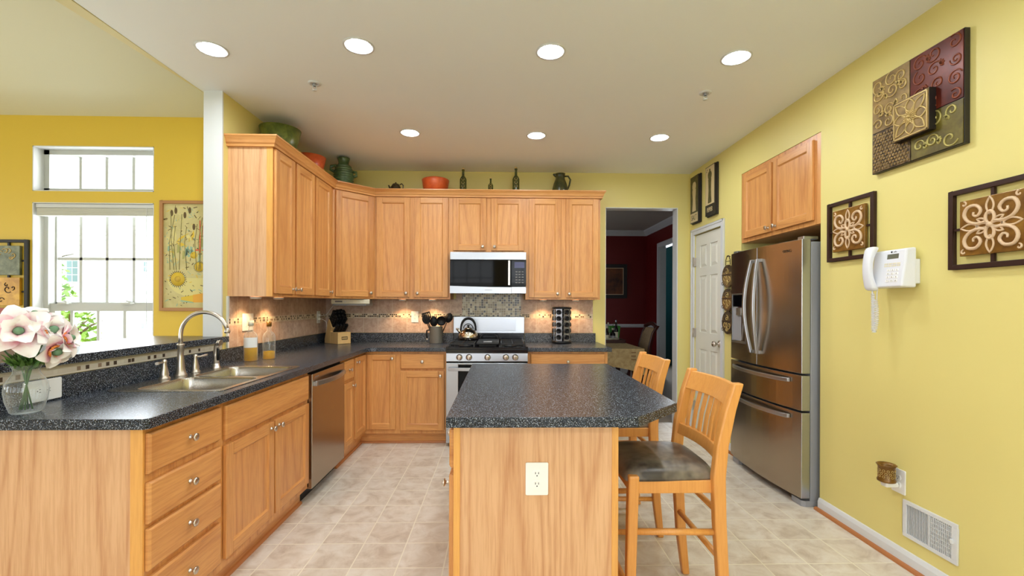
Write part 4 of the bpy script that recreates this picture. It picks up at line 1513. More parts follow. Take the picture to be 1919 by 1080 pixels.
def bowed(mb, ya, yb, za, zb, mat, edge):
    """door slab with the bowed front of the whole refrigerator"""
    n = 12
    vs, fs, ft = [], [], []
    for i in range(n + 1):
        y = ya + (yb - ya) * i / n
        s = (y - FY0) / (FY1 - FY0)
        x = FX - 1.5 * (1 - (2 * s - 1) ** 2)
        vs += [(x, y, za), (x, y, zb), (FB, y, zb), (FB, y, za)]
    for i in range(n):
        a = i * 4
        ft.append((a, a + 4, a + 5, a + 1))
        fs += [(a + 1, a + 5, a + 6, a + 2), (a + 2, a + 6, a + 7, a + 3), (a + 3, a + 7, a + 4, a)]
    fs += [(0, 1, 2, 3), (4 * n, 4 * n + 3, 4 * n + 2, 4 * n + 1)]
    mb.add(vs, ft, mat)
    mb.add(vs, fs, edge)


YM = (FY0 + FY1) / 2
EDGE = M['steel_bright']


def bow_x(y):
    s = (y - FY0) / (FY1 - FY0)
    return FX - 1.5 * (1 - (2 * s - 1) ** 2)


for nm, ya, yb, za, zb in (('left_door', YM + 0.12, FY1, 34.4, 69.2), ('right_door', FY0, YM - 0.12, 34.4, 69.2), ('upper_drawer', FY0, FY1, 24.8, 33.9), ('lower_drawer', FY0, FY1, 2.2, 24.3)):
    mb = MB(); bowed(mb, ya, yb, za, zb, SD, EDGE)
    d = mb.build(nm, t, 0.12)
    if 'door' in nm:
        yh = YM + (2.2 if nm == 'left_door' else -2.2)
        lean = 1.0 if nm == 'left_door' else -1.0
        mb = MB()
        vs, fs = [], []
        nn = 18
        for i in range(nn + 1):
            s = i / nn
            z = 37.8 + 27.8 * s
            bowv = math.sin(math.pi * s)
            x = bow_x(yh) - 0.9 - 1.7 * bowv
            yy = yh - lean * 0.7 + lean * 0.9 * bowv
            vs += [(x - 0.45, yy - 0.42, z), (x - 0.45, yy + 0.42, z), (x + 0.45, yy + 0.42, z), (x + 0.45, yy - 0.42, z)]
        for i in range(nn):
            for k in range(4):
                fs.append((i * 4 + k, i * 4 + (k + 1) % 4, i * 4 + 4 + (k + 1) % 4, i * 4 + 4 + k))
        fs += [(0, 1, 2, 3), tuple(nn * 4 + k for k in range(4))]
        mb.add(vs, fs, M['bright_steel'])
        for z in (38.2, 65.2):
            mb.box(bow_x(yh) - 1.0, bow_x(yh) + 0.1, yh - lean * 0.7 - 0.35, yh - lean * 0.7 + 0.35, z - 0.5, z + 0.5, M['bright_steel'])
        mb.build('handle', d, 0.15)
    else:
        zh = zb - 1.6
        mb = MB()
        vs, fs = [], []
        nn = 18
        for i in range(nn + 1):
            s = i / nn
            y = FY0 + 3.6 + (FY1 - FY0 - 7.2) * s
            x = bow_x(y) - 0.5 - 1.5 * math.sin(math.pi * min(1, max(0, s))) ** 0.5
            vs += [(x - 0.35, y, zh - 0.5), (x - 0.35, y, zh + 0.5), (x + 0.4, y, zh + 0.55), (x + 0.4, y, zh - 0.55)]
        for i in range(nn):
            for k in range(4):
                fs.append((i * 4 + k, i * 4 + (k + 1) % 4, i * 4 + 4 + (k + 1) % 4, i * 4 + 4 + k))
        fs += [(0, 1, 2, 3), tuple(nn * 4 + k for k in range(4))]
        mb.add(vs, fs, M['bright_steel'])
        mb.build('handle', d, 0.12)
    if nm == 'left_door':
        mb = MB()
        ya_, yb_ = 137.0, 145.4
        xf = bow_x(141) - 0.35
        mb.box(xf, xf + 1.2, ya_, yb_, 39.9, 40.7, EDGE); mb.box(xf, xf + 1.2, ya_, yb_, 55.4, 55.8, EDGE)
        mb.box(xf, xf + 1.2, ya_, ya_ + 0.35, 39.9, 55.8, EDGE); mb.box(xf, xf + 1.2, yb_ - 0.35, yb_, 39.9, 55.8, EDGE)
        mb.box(xf + 0.25, xf + 1.2, ya_ + 0.3, yb_ - 0.3, 40.7, 51.2, M['case_grey'])
        dsp = mb.build('ice_dispenser', d, 0.05)
        mb = MB(); mb.box(xf - 0.03, xf + 0.8, ya_ + 0.4, yb_ - 1.2, 51.6, 55.3, M['black_gloss']); mb.build('touch_panel', dsp)
        mb = MB(); mb.box(xf - 0.4, xf + 0.8, ya_ + 2.3, ya_ + 4.9, 48.8, 51.2, EDGE); mb.box(xf - 0.1, xf + 0.8, ya_ + 0.6, ya_ + 2.2, 48.6, 49.6, SD)
        mb.tube([(xf + 0.2, ya_ + 1.2, 48.5), (xf + 0.0, ya_ + 1.6, 45.0), (xf + 0.1, ya_ + 2.4, 41.0)], 0.18, M['bright_steel'], 8); mb.build('spout', dsp, 0.05)
    if nm == 'right_door':
        mb = MB()
        text_mb(mb, 'SAMSUNG', 1.0, M['black'], frame((bow_x(118.8) - 0.03, 118.8, 66.6), (0.045, -1, 0), (-1, -0.045, 0)), 0.02)
        mb.build('badge', d)
mb = MB(); mb.box(FX + 0.6, FX + 4.5, FY0 + 0.3, FY0 + 2.6, 69.2, 70.0, EDGE); mb.box(FX + 0.6, FX + 4.5, FY1 - 2.6, FY1 - 0.3, 69.2, 70.0, EDGE); mb.build('hinge_cover', t, 0.1)
for ya_, yb_ in ((FY0 + 0.1, FY0 + 5.0), (FY1 - 5.0, FY1 - 0.1)):
    mb = MB()
    mb.prism([(FX + 0.4, ya_ + 0.6), (FX + 1.2, ya_), (FB + 3.5, ya_), (FB + 3.5, yb_), (FX + 1.2, yb_), (FX + 0.4, yb_ - 0.6)], 0.0, 1.5, M['case_grey']); mb.build('foot', t, 0.1)

# ================================================================== SINK AND FAUCET
t = thing('kitchen_sink', ((SX0 + SX1) / 2, (SY0 + SY1) / 2, 36), 'stainless steel double bowl sink set into the long black worktop', 'sink')
SS = M['sink_steel']
ym = 98.0
bowls = [(-67.6, -52.0, 83.4, ym - 0.7), (-67.6, -52.0, ym + 0.7, 113.8)]


def rrect(x0, x1, y0, y1, r, n=6):
    p = []
    for cx, cy, a0 in ((x1 - r, y1 - r, 0), (x0 + r, y1 - r, 90), (x0 + r, y0 + r, 180), (x1 - r, y0 + r, 270)):
        for k in range(n + 1):
            a = R(a0 + 90 * k / n)
            p.append((cx + r * math.cos(a), cy + r * math.sin(a)))
    return p


mb = MB()
mb.slab_holes(rrect(SX0, SX1, SY0, SY1, 1.6), [rrect(*b_, 1.9) for b_ in bowls], 36.0, 36.16, SS)
mb.build('rim', t, 0.06)
for b_ in bowls:
    mb = MB()
    loops = []
    for off, z in ((-0.02, 36.1), (0.1, 35.7), (0.2, 33.0), (0.4, 30.0), (1.0, 29.3), (2.2, 29.05)):
        loops.append([(p[0], p[1], z) for p in rrect(b_[0] + off, b_[1] - off, b_[2] + off, b_[3] - off, 1.9)])
    n = len(loops[0])
    vs = [p for l in loops for p in l]
    fs = [(i * n + k, i * n + (k + 1) % n, (i + 1) * n + (k + 1) % n, (i + 1) * n + k) for i in range(len(loops) - 1) for k in range(n)]
    mb.add(vs, fs, SS, True)
    mb.add(loops[-1], [tuple(range(n))], SS)
    bo = mb.build('bowl', t)
    mb = MB(); mb.lathe([(1.7, 29.06), (1.6, 29.2), (1.2, 29.12), (0.01, 29.1)], ((b_[0] + b_[1]) / 2, (b_[2] + b_[3]) / 2, 0), M['nickel'], 20); mb.build('drain', bo)
fx, fy = -70.3, 99.5
t = thing('faucet', (fx, fy, 36.16), 'brushed nickel gooseneck faucet behind the double sink', 'faucet')
NK = M['nickel']
mb = MB(); mb.lathe([(1.25, 36.16), (1.25, 36.4), (1.05, 36.7), (0.85, 37.6), (0.62, 40.2), (0.58, 42.6), (0.75, 42.8), (0.75, 43.1), (0.5, 43.2), (0.01, 43.2)], (fx, fy, 0), NK, 24); mb.build('base', t)
mb = MB()
pts = [(fx, fy, 43.1), (fx, fy, 44.5)]
cx_, rz = fx + 5.0, 4.9
for k in range(0, 15):
    a = math.pi - (math.pi * 0.93) * k / 14
    pts.append((cx_ + 5.0 * math.cos(a), fy + 0.3 * k / 14, 45.2 + rz * math.sin(a)))
pts = [Vector(p) for p in pts]
mb.tube(pts, 0.42, NK, 14)
e = pts[-1]
mb.lathe([(0.42, 0.6), (0.5, 0.2), (0.62, -0.1), (0.5, -0.5), (0.01, -0.5)], (e.x, e.y, e.z - 0.3), NK, 16)
mb.build('spout', t)
for y_, sg in ((94.8, -1), (104.2, 1)):
    mb = MB()
    mb.lathe([(1.05, 36.16), (1.05, 36.45), (0.75, 36.8), (0.8, 37.3), (0.55, 38.6), (0.4, 39.4), (0.46, 39.8), (0.4, 40.2), (0.01, 40.35)], (fx, y_, 0), NK, 20)
    mb.tube([(fx, y_, 39.75), (fx + 0.2 * sg + 0.3, y_ + 1.0 * sg, 39.7), (fx + 0.6, y_ + 2.6 * sg, 39.8), (fx + 0.7, y_ + 3.0 * sg, 39.8)], [0.22, 0.2, 0.3, 0.32], NK, 10)
    mb.build('handle', t)
sx, sy = -69.5, 110.4
t = thing('side_sprayer', (sx, sy, 36.16), 'brushed nickel side sprayer standing right of the gooseneck faucet', 'sprayer')
mb = MB(); mb.lathe([(1.1, 36.16), (1.1, 36.4), (0.85, 36.7), (0.75, 37.4), (0.01, 37.5)], (sx, sy, 0), NK, 20); mb.build('base', t)
mb = MB()
mb.tube([(sx, sy, 37.2), (sx - 0.1, sy, 39.5), (sx + 0.1, sy, 41.6), (sx + 0.8, sy - 0.1, 42.5), (sx + 1.3, sy - 0.2, 42.5)], [0.72, 0.6, 0.55, 0.62, 0.68], NK, 14); mb.build('head', t)
mb = MB(); mb.tube([(sx + 0.62, sy - 0.2, 38.2), (sx + 0.75, sy - 0.3, 39.6), (sx + 0.62, sy - 0.2, 41.0)], 0.3, M['black'], 10); mb.build('trigger', t)

# ================================================================== ITEMS ON THE WORKTOPS


def oil_bottle(x, y, r, h, level, label, second):
    t = thing('oil_bottle', (x, y, 36), label, 'bottle', 'olive oil bottles by the sink')
    body = 0.60 * h
    p = [(r * 0.92, 36.03), (r, 36.2), (r, 36 + body), (r * 0.82, 36 + body + 0.08 * h), (r * 0.36, 36 + body + 0.15 * h), (r * 0.30, 36 + body + 0.28 * h), (r * 0.36, 36 + body + 0.29 * h), (r * 0.36, 36 + body + 0.31 * h)]
    mb = MB(); mb.lathe(p, (x, y, 0), M['bottle_glass'], 28, caps=False); mb.lathe([(0.01, 36.03), (r * 0.92, 36.03)], (x, y, 0), M['bottle_glass'], 28, caps=False); mb.build('glass', t)
    mb = MB(); mb.lathe([(r * 0.88, 36.12), (r * 0.93, 36.25), (r * 0.93, 36 + level), (0.01, 36 + level)], (x, y, 0), M['oil'], 28); mb.build('oil', t)
    mb = MB(); mb.lathe([(r * 0.42, 36 + body + 0.27 * h), (r * 0.42, 36 + h), (0.01, 36 + h)], (x, y, 0), second, 16); mb.build('cap', t)
    if level > 3:
        mb = MB()
        vs, fs = [], []
        for k in range(13):
            a = R(200 + 160 * k / 12)
            for z in (36 + level + 0.1, 36 + body * 0.98):
                vs.append((x + (r + 0.02) * math.cos(a), y + (r + 0.02) * math.sin(a), z))
        fs = [(2 * k, 2 * k + 2, 2 * k + 3, 2 * k + 1) for k in range(12)]
        mb.add(vs, fs, M['plastic_white'], True)
        mb.build('paper_label', t)


oil_bottle(-70.0, 126.4, 1.75, 11.2, 3.7, 'taller-filled clear olive oil bottle with a white label, left of the two', M['plastic_cream'])
oil_bottle(-67.3, 130.9, 1.65, 10.8, 2.2, 'nearly empty clear olive oil bottle without a white label, right of the two', M['art_amber'])

# knife block: a leaning block in a low box, with a set of black handles
t = thing('knife_block', (-66.5, 182.5, 36), 'light wooden knife block bristling with black handles in the worktop corner', 'knife block')
BW = M['beech']
Tk = Matrix.Translation((-68.6, 180.8, 36)) @ Matrix.Rotation(R(-40), 4, 'Z')
mb = MB(); mb.T = Tk
# profile in (x, z): block leans right; thickness along y
wk = 5.6
mb.prism([(-4.6, 0.05), (0, 0.05), (0, 5.0), (1.2, 6.4), (-1.3, 9.8), (-2.0, 9.0), (-4.6, 1.6)], 0.0, wk, BW, 'y')
mb.build('block', t, 0.12)
mb = MB(); mb.T = Tk
mb.box(0.0, 5.6, 0.0, wk, 0.05, 4.7, BW); mb.build('steak_knife_holder', t, 0.12)
mb = MB(); mb.T = Tk; mb.box(5.57, 5.63, 1.6, 4.2, 1.7, 2.9, M['black'])
for k in range(6):
    mb.box(5.6, 5.65, 1.8 + 0.38 * k, 2.05 + 0.38 * k, 1.95, 2.65, M['beech'])
mb.build('badge', t)


def knife(x, y, z, L, w, label):
    k = thing('knife', tuple(Tk @ Vector((x, y, z))), label, 'knife', 'knives in the wooden block')
    d = Vector((0.64, 0, 0.77))
    n_ = Vector((-0.77, 0, 0.64))
    mb = MB(); mb.T = Tk
    a = Vector((x, y, z))
    vs, fs = [], []
    for s, hw in ((-0.5, 0.55), (0.15, 0.62), (0.6, 0.55), (0.92, 0.72), (1.0, 0.45)):
        c = a + d * (L * s if s > 0 else s)
        for su, sv in ((-1, -1), (1, -1), (1, 1), (-1, 1)):
            vs.append(c + n_ * (su * hw * w) + Vector((0, sv * 0.46, 0)))
    for i in range(4):
        for q in range(4):
            fs.append((i * 4 + q, i * 4 + (q + 1) % 4, i * 4 + 4 + (q + 1) % 4, i * 4 + 4 + q))
    fs += [(0, 1, 2, 3), (16, 17, 18, 19)]
    mb.add(vs, fs, M['black'])
    mb.build('handle', k, 0.08)
    mb = MB(); mb.T = Tk
    for s in (0.3, 0.55, 0.8):
        mb.lathe([(0.1, -0.48), (0.1, 0.48)], tuple(a + d * L * s), M['case_grey'], 8, 'y')
    mb.build('rivet', k)


rows_ = [(-1.1, 9.4, 4.9, 1.35, 4, 'top row of large black knife handles'), (-0.2, 8.2, 4.4, 1.2, 4, 'middle row of black knife handles'), (0.6, 6.9, 4.6, 1.0, 4, 'third row of black knife handles')]
pos_w = ['nearest', 'second nearest', 'third nearest', 'farthest']
for (x, z, L, w, n_, rl) in rows_:
    for k in range(n_):
        knife(x, 0.8 + 1.3 * k, z, L + 0.25 * ((k * 7) % 3), w, 'black knife handle, %s of the %s in the wooden block' % (pos_w[k], rl.replace(' of large black knife handles', '').replace(' of black knife handles', '')))
for k in range(4):
    knife(1.6, 0.8 + 1.3 * k, 4.5, 4.3, 0.85, 'black steak knife handle, %s of the low front row in the knife block' % pos_w[k])

# steel pot with black cooking tools
px, py = -26.7, YW - 6.5
t = thing('utensil_pot', (px, py, 36), 'tall steel pot holding black cooking tools, left of the range', 'pot')
mb = MB()
mb.lathe([(2.55, 36.02), (2.65, 36.1), (2.65, 42.9), (2.75, 43.0), (2.6, 43.05), (2.5, 42.8), (2.5, 36.3), (0.01, 36.3)], (px, py, 0), M['pot_steel'], 36); mb.build('body', t)
mb = MB(); mb.tube([(px - 2.5, py - 0.6, 41.5), (px - 3.7, py - 0.7, 41.2), (px - 3.8, py - 0.7, 39.4), (px - 3.5, py - 0.7, 37.9)], [0.3, 0.34, 0.34, 0.3], M['black'], 8)
mb.lathe([(0.01, -0.55), (0.4, -0.4), (0.5, 0), (0.4, 0.4), (0.01, 0.55)], (px - 3.6, py - 0.8, 37.6), M['chrome'], 12); mb.build('handle', t)


def tool(name, label, ang, tilt, L, headfn, base=(0, 0)):
    k = thing(name, (px + base[0], py + base[1], 36.5), label, 'cooking tool', 'black cooking tools in the steel pot')
    d = Vector((math.sin(R(tilt)) * math.cos(R(ang)), math.sin(R(tilt)) * math.sin(R(ang)), math.cos(R(tilt))))
    p0 = Vector((px + base[0], py + base[1], 36.6))
    p1 = p0 + d * L
    mb = MB(); mb.tube([p0, p0 + d * L * 0.5, p1], [0.28, 0.24, 0.2], M['black'], 8); mb.build('handle', k)
    side = Vector((1, 0, 0)); side = (side - d * side.dot(d)).normalized()
    nrm = d.cross(side)
    mb = MB()
    mb.T = Matrix(((side.x, nrm.x, d.x, p1.x), (side.y, nrm.y, d.y, p1.y), (side.z, nrm.z, d.z, p1.z), (0, 0, 0, 1)))
    headfn(mb)
    mb.build('head', k, 0.05)


def turner(mb):      # slotted turner
    for x in (-1.5, -0.75, 0.0, 0.75, 1.5):
        mb.box(x - 0.22, x + 0.22, -0.08, 0.08, 0, 4.0, M['black'])
    mb.box(-1.7, 1.7, -0.08, 0.08, -0.3, 0.5, M['black']); mb.box(-1.7, 1.7, -0.08, 0.08, 3.6, 4.2, M['black'])


def spoon(mb):
    vs, fs = [], []
    for i in range(9):
        z = 4.2 * i / 8
        w = 1.65 * math.sin(math.pi * min(1, (i + 0.6) / 8.6)) ** 0.6
        for j in range(7):
            s = -1 + 2 * j / 6
            vs.append((w * s, 0.75 * (s * s - 1) * math.sin(math.pi * i / 8), z))
    for i in range(8):
        for j in range(6):
            fs.append((i * 7 + j, i * 7 + j + 1, i * 7 + j + 8, i * 7 + j + 7))
    n = len(vs)
    vs += [(x, y + 0.14, z) for x, y, z in vs]
    fs += [tuple(n + q for q in f[::-1]) for f in fs]
    mb.add(vs, fs, M['black'], True)


def ladle(mb):
    mb.lathe([(0.3, -0.2), (1.2, 0.1), (1.75, 0.9), (1.95, 2.0), (1.8, 2.0), (1.55, 1.0), (0.01, 0.4)], (0, 0, 1.0), M['black'], 20, '-y')


def server(mb):      # pasta server with teeth
    spoon(mb)
    for x in (-1.2, -0.4, 0.4, 1.2):
        mb.box(x - 0.14, x + 0.14, -1.2, 0.1, 3.4, 4.4, M['black'])


tool('slotted_turner', 'black slotted turner leaning left at the front of the pot', 200, 17, 8.4, turner, (-0.6, -0.6))
tool('cooking_spoon', 'black slotted spoon leaning far left in the steel pot', 170, 20, 7.8, spoon, (-1.0, 0.2))
tool('pasta_server', 'black pasta server upright in the middle of the steel pot', 230, 6, 6.4, server, (-0.2, -0.8))
tool('ladle', 'round black ladle leaning right in the steel pot', 340, 13, 8.0, ladle, (0.6, -0.4))
tool('cooking_spoon', 'black turner at the far right edge of the steel pot', 10, 23, 8.6, spoon, (0.9, 0.3))

# revolving spice rack with jars lying in it
qx, qy = 25.0, YW - 6.6
t = thing('spice_rack', (qx, qy, 36), 'revolving black and steel spice rack on the worktop by the doorway', 'spice rack')
mb = MB(); mb.lathe([(4.05, 36.02), (4.05, 36.8), (3.7, 37.1), (0.01, 37.1)], (qx, qy, 0), M['black'], 32); mb.build('base', t)
mb = MB(); mb.lathe([(3.9, 50.2), (4.05, 50.4), (3.9, 51.0), (0.01, 51.1)], (qx, qy, 0), M['black'], 32); mb.build('top', t)
mb = MB(); mb.lathe([(1.0, 37), (1.0, 50.3)], (qx, qy, 0), M['black'], 16); mb.build('core', t)
jar_proto = None
colnames = {0: 'front left', 1: 'front right', 2: 'right', 3: 'rear', 4: 'left'}
rown = ['bottom', 'second', 'third', 'fourth', 'top']
R5 = 3.05
for c, deg in enumerate((-119, -61, 12, 90, 168)):
    a = R(deg)
    d = Vector((math.cos(a), math.sin(a), 0))
    u = Vector((-math.sin(a), math.cos(a), 0))
    mb = MB()
    mb.T = Matrix(((u.x, 0, d.x, qx), (u.y, 0, d.y, qy), (0, 1, 0, 0), (0, 0, 0, 1)))
    hole_pts = []
    ol = [(-1.35, 37.1), (1.35, 37.1), (1.35, 50.3), (-1.35, 50.3)]
    hs = [circle((0, 38.7 + 2.55 * r), 1.02, 20) for r in range(5)]
    old = mb.T
    # plate with five round holes, thin along the outward direction
    mbs = MB(); mbs.slab_holes(ol, hs, R5 - 0.06, R5 + 0.06, M['bright_steel'])
    mb.T = None
    mb.add([old @ Vector(p) for p in mbs.v], mbs.f, M['bright_steel'])
    mb.build('jar_panel', t)
    if c == 3:
        continue
    for r in range(5):
        if jar_proto is None:
            j = thing('spice_jar', (0, 0, 0), 'x', 'spice jar', 'spice jars in the revolving rack')
            m2 = MB(); m2.lathe([(0.9, -1.6), (0.9, 0.3), (0.01, 0.3)], (0, 0, 0), M['bottle_glass'], 16, 'x'); m2.lathe([(0.82, -1.5), (0.82, 0.1)], (0, 0, 0), M['art_brown'], 12, 'x'); m2.build('glass', j)
            m2 = MB(); m2.lathe([(0.97, 0.3), (0.97, 0.75), (0.85, 0.82), (0.7, 0.62), (0.01, 0.62)], (0, 0, 0), M['black'], 20, 'x')
            m2.build('cap', j)
            jar_proto = j
        else:
            j = copy_tree(jar_proto)
        j.location = Vector((qx + d.x * R5, qy + d.y * R5, 38.7 + 2.55 * r)) * IN
        j.rotation_euler = (0, 0, a)
        rl = {0: 'bottom', 1: 'fourth from the top', 2: 'third from the top', 3: 'second from the top', 4: 'topmost'}[r]
        j['label'] = 'black-capped spice jar in the %s column of the rack, %s' % (colnames[c], rl)

# under-cabinet radio and its cords
t = thing('radio', (-61.5, 178.5, 51.2), 'white slim radio hung under the corner wall cabinet', 'radio')
mb = MB()
mb.box(-66.2, -53.2, 176.4, 186, 51.3, 53.95, M['case_grey']); mb.build('body', t, 0.15)
mb = MB(); mb.box(-66.4, -51.6, 175.4, 176.5, 52.0, 53.8, M['plastic_cream']); fp = mb.build('front_panel', t, 0.25, 3)
mb = MB(); mb.box(-64.8, -62.0, 175.33, 175.45, 52.6, 53.2, M['grey_slot']); mb.lathe([(0.25, 0), (0.25, 0.25), (0.01, 0.25)], (-60.9, 175.5, 52.9), M['plastic_white'], 12, '-y'); mb.build('display', fp)
part = MB()
CW = M['plastic_white']


def plate(name, o, u, w, pw, ph, label, kind='duplex', n=1, mat=None, cat='outlet', group=None):
    """wall plate centred at o"""
    mat = mat or M['plastic_white']
    T = frame(o, u, w)
    t = thing(name, o, label, cat, group)
    mb = MB(); mb.T = T
    vs = [(-pw / 2, -ph / 2, 0), (pw / 2, -ph / 2, 0), (pw / 2, ph / 2, 0), (-pw / 2, ph / 2, 0)]
    pr_ = rrect(-pw / 2, pw / 2, -ph / 2, ph / 2, 0.2, 3)
    mb.prism(pr_, 0.01, 0.22, mat); mb.build('cover_plate', t, 0.07)
    horiz = kind == 'horizontal'
    for g in range(n):
        gx = (g - (n - 1) / 2) * 1.81
        if kind == 'switch' or (kind == 'mixed' and g == 0):
            mb = MB(); mb.T = T
            mb.box(gx - 0.65, gx + 0.65, -1.3, 1.3, 0.2, 0.3, mat); mb.build('switch', t, 0.04)
            continue
        for s in (-1, 1):
            mb = MB(); mb.T = T
            cx_, cy_ = (s * 0.75, 0) if horiz else (gx, s * 0.75)
            pts_ = [(cx_ + 0.66 * math.cos(2 * math.pi * k / 24), cy_ + max(-0.52, min(0.52, 0.66 * math.sin(2 * math.pi * k / 24)))) for k in range(24)]
            if horiz:
                pts_ = [(cx_ + (q[1] - cy_), cy_ + (q[0] - cx_)) for q in pts_]
            mb.prism(pts_, 0.2, 0.29, mat)
            rc = mb.build('receptacle', t)
            mb = MB(); mb.T = T
            if horiz:
                for q in (-0.22, 0.22):
                    mb.box(cx_ - 0.02, cx_ + 0.28, q - 0.045, q + 0.045, 0.28, 0.30, M['slot'])
                mb.lathe([(0.1, 0.28), (0.1, 0.30)], (cx_ - 0.25, 0, 0), M['slot'], 8)
            else:
                for q in (-0.22, 0.22):
                    mb.box(cx_ + q - 0.045, cx_ + q + 0.045, cy_ - 0.02, cy_ + 0.28, 0.28, 0.30, M['slot'])
                mb.lathe([(0.1, 0.28), (0.1, 0.30)], (cx_, cy_ - 0.25, 0), M['slot'], 8)
            mb.build('slot', rc)
    return t


plate('wall_outlet', (XL + 0.31, 131.9, 46.6), (0, 1, 0), (1, 0, 0), 5.6, 5.0, 'wide white plate with switch and outlet on the left tile above the oil bottles', 'mixed', 2)
plate('wall_outlet', (XL + 0.31, 182.2, 46.6), (0, 1, 0), (1, 0, 0), 3.0, 4.9, 'white outlet with cords plugged in near the corner behind the knife block')
plate('wall_outlet', (-36.6, YW - 0.31, 46.6), (1, 0, 0), (0, -1, 0), 3.0, 4.7, 'white outlet on the tiled back wall left of the utensil pot')
plate('wall_outlet', (XL + 0.76, 73.3, 38.0), (0, 1, 0), (1, 0, 0), 6.0, 3.4, 'white sideways outlet on the black backsplash behind the flower vase', 'horizontal')
plate('wall_outlet', (5.27, IY0 + 0.04, 26.7), (1, 0, 0), (0, -1, 0), 3.3, 4.75, 'white outlet on the oak end panel of the island')
plate('wall_outlet', (XR - 0.01, 88.9, 16.4), (0, -1, 0), (-1, 0, 0), 3.2, 4.9, 'white outlet low on the right yellow wall behind the fragrance warmer')
for zz, pts, lab in ((47.4, [(XL + 0.7, 182.2, 47.3), (XL + 1.8, 182.2, 47.2), (XL + 3.2, 183.4, 47.6), (XL + 4.2, 184.2, 49.5), (-68.5, 184.6, 51.8), (-66.0, 184.5, 52.2)], 'thin white cord looping from the upper socket up to the white radio'),
                     (45.9, [(XL + 0.7, 182.2, 45.8), (XL + 2.0, 182.1, 45.8), (XL + 3.4, 182.4, 44.8), (XL + 3.7, 182.6, 42.5), (XL + 3.5, 182.8, 39.0), (XL + 3.0, 183.2, 36.2), (XL + 3.4, 184, 36.1)], 'thin white cord hanging from the lower socket down to the worktop corner')):
    mb = MB(); mb.box(XL + 0.55, XL + 1.2, 181.8, 182.6, zz - 0.45, zz + 0.45, CW)
    mb.tube(pts, 0.09, CW, 8)
    tag(mb.build('power_cord'), lab, 'cord')

# under-cabinet lights
G = 'round lights under the wall cabinets'
for i, (x, y, lab) in enumerate(((-69.8, 128.5, 'small round light under the left wall cabinet, nearest the column'), (-69.8, 141.5, 'small round light under the left wall cabinet, second from the column'),
                                 (-40.8, 185.4, 'small round light under the tall back cabinet, left of its pair'), (-28.6, 185.4, 'small round light under the tall back cabinet, close to the microwave'),
                                 (17.4, 185.4, 'small round light under the right back cabinet, left above the spice rack'), (31.0, 185.4, 'small round light under the right back cabinet, nearest the doorway'))):
    t = thing('cabinet_light', (x, y, 53.4), lab, 'light', G)
    mb = MB(); mb.lathe([(1.5, 53.98), (1.5, 53.6), (1.3, 53.35), (1.05, 53.35), (1.0, 53.5)], (x, y, 0), M['plastic_white'], 24, caps=False); mb.build('housing', t)
    mb = MB(); mb.lathe([(1.04, 53.45), (0.01, 53.42)], (x, y, 0), M['puck'], 20, caps=False); mb.build('lens', t)
    d = bpy.data.lights.new('cabinet_light_beam', 'SPOT')
    d.energy = 5.5
    d.color = (1.0, 0.62, 0.30)
    d.spot_size = R(120)
    d.spot_blend = 0.6
    d.shadow_soft_size = 0.02
    o = bpy.data.objects.new('cabinet_light_beam', d)
    o.location = (0, 0, -0.15 * IN)
    o.parent = t
    col.objects.link(o)

# ================================================================== ON TOP OF THE CABINETS
ZT = 96.0


def lathe_thing(name, label, cat, c, prof, mat, n=32, extra=None, group=None):
    t = thing(name, c, label, cat, group)
    mb = MB(); mb.lathe([(r, c[2] + h) for r, h in prof], (c[0], c[1], 0), mat, n); mb.build('body', t)
    if extra:
        extra(t)
    return t


def bowl_prof(r0, r1, h, wall=0.3):
    return [(r0, 0), (r0 + (r1 - r0) * 0.45, h * 0.42), (r1, h), (r1 - wall, h), (r0 + (r1 - r0) * 0.42 - wall, h * 0.45), (0.01, wall)]


lathe_thing('ceramic_bowl', 'large flared green bowl on the left wall cabinet nearest the column', 'bowl', (-68.2, 139, ZT), bowl_prof(3.2, 5.9, 9.6), M['green_glaze'])
lathe_thing('ceramic_bowl', 'orange bowl on the left wall cabinet, half hidden by the crown moulding', 'bowl', (-67.4, 158.5, ZT), bowl_prof(3.4, 5.2, 7.6), M['orange'])
lathe_thing('ceramic_bowl', 'orange bowl on the back wall cabinet between the teapot and the bottle', 'bowl', (-26.9, 182, ZT), [(4.6, 0), (5.3, 5.2), (5.55, 6.3), (5.2, 6.6), (4.7, 6.2), (4.2, 0.6), (0.01, 0.5)], M['orange'])


def vase_handles(t):
    for s in (-1, 1):
        mb = MB()
        mb.tube([(-60.7 + s * 2.5, 172.6 + s * 0.4, 105.0 if s < 0 else 103.0), (-60.7 + s * 4.6, 172.6 + s * 0.6, 104.6 if s < 0 else 102.6), (-60.7 + s * 4.7, 172.6 + s * 0.6, 103.3 if s < 0 else 101.3), (-60.7 + s * 2.9, 172.6 + s * 0.4, 102.4 if s < 0 else 100.6)], 0.55, M['green_dark'], 10)
        mb.build('handle', t)


prof = [(2.6, 0), (2.9, 0.4)]
for k in range(37):
    h = 0.6 + 8.0 * k / 36
    prof.append((2.4 + 1.25 * math.sin(math.pi * (0.16 + 0.72 * k / 36)) + 0.14 * math.cos(2 * math.pi * k / 4), h))
prof += [(2.1, 9.2), (1.85, 10.0), (2.2, 11.4), (2.35, 11.8), (2.0, 11.8), (1.7, 10.2), (0.01, 9.6)]
lathe_thing('ribbed_vase', 'dark green ribbed vase with lug handles on the corner wall cabinet', 'vase', (-60.7, 172.6, ZT), prof, M['green_dark'], 36, vase_handles)


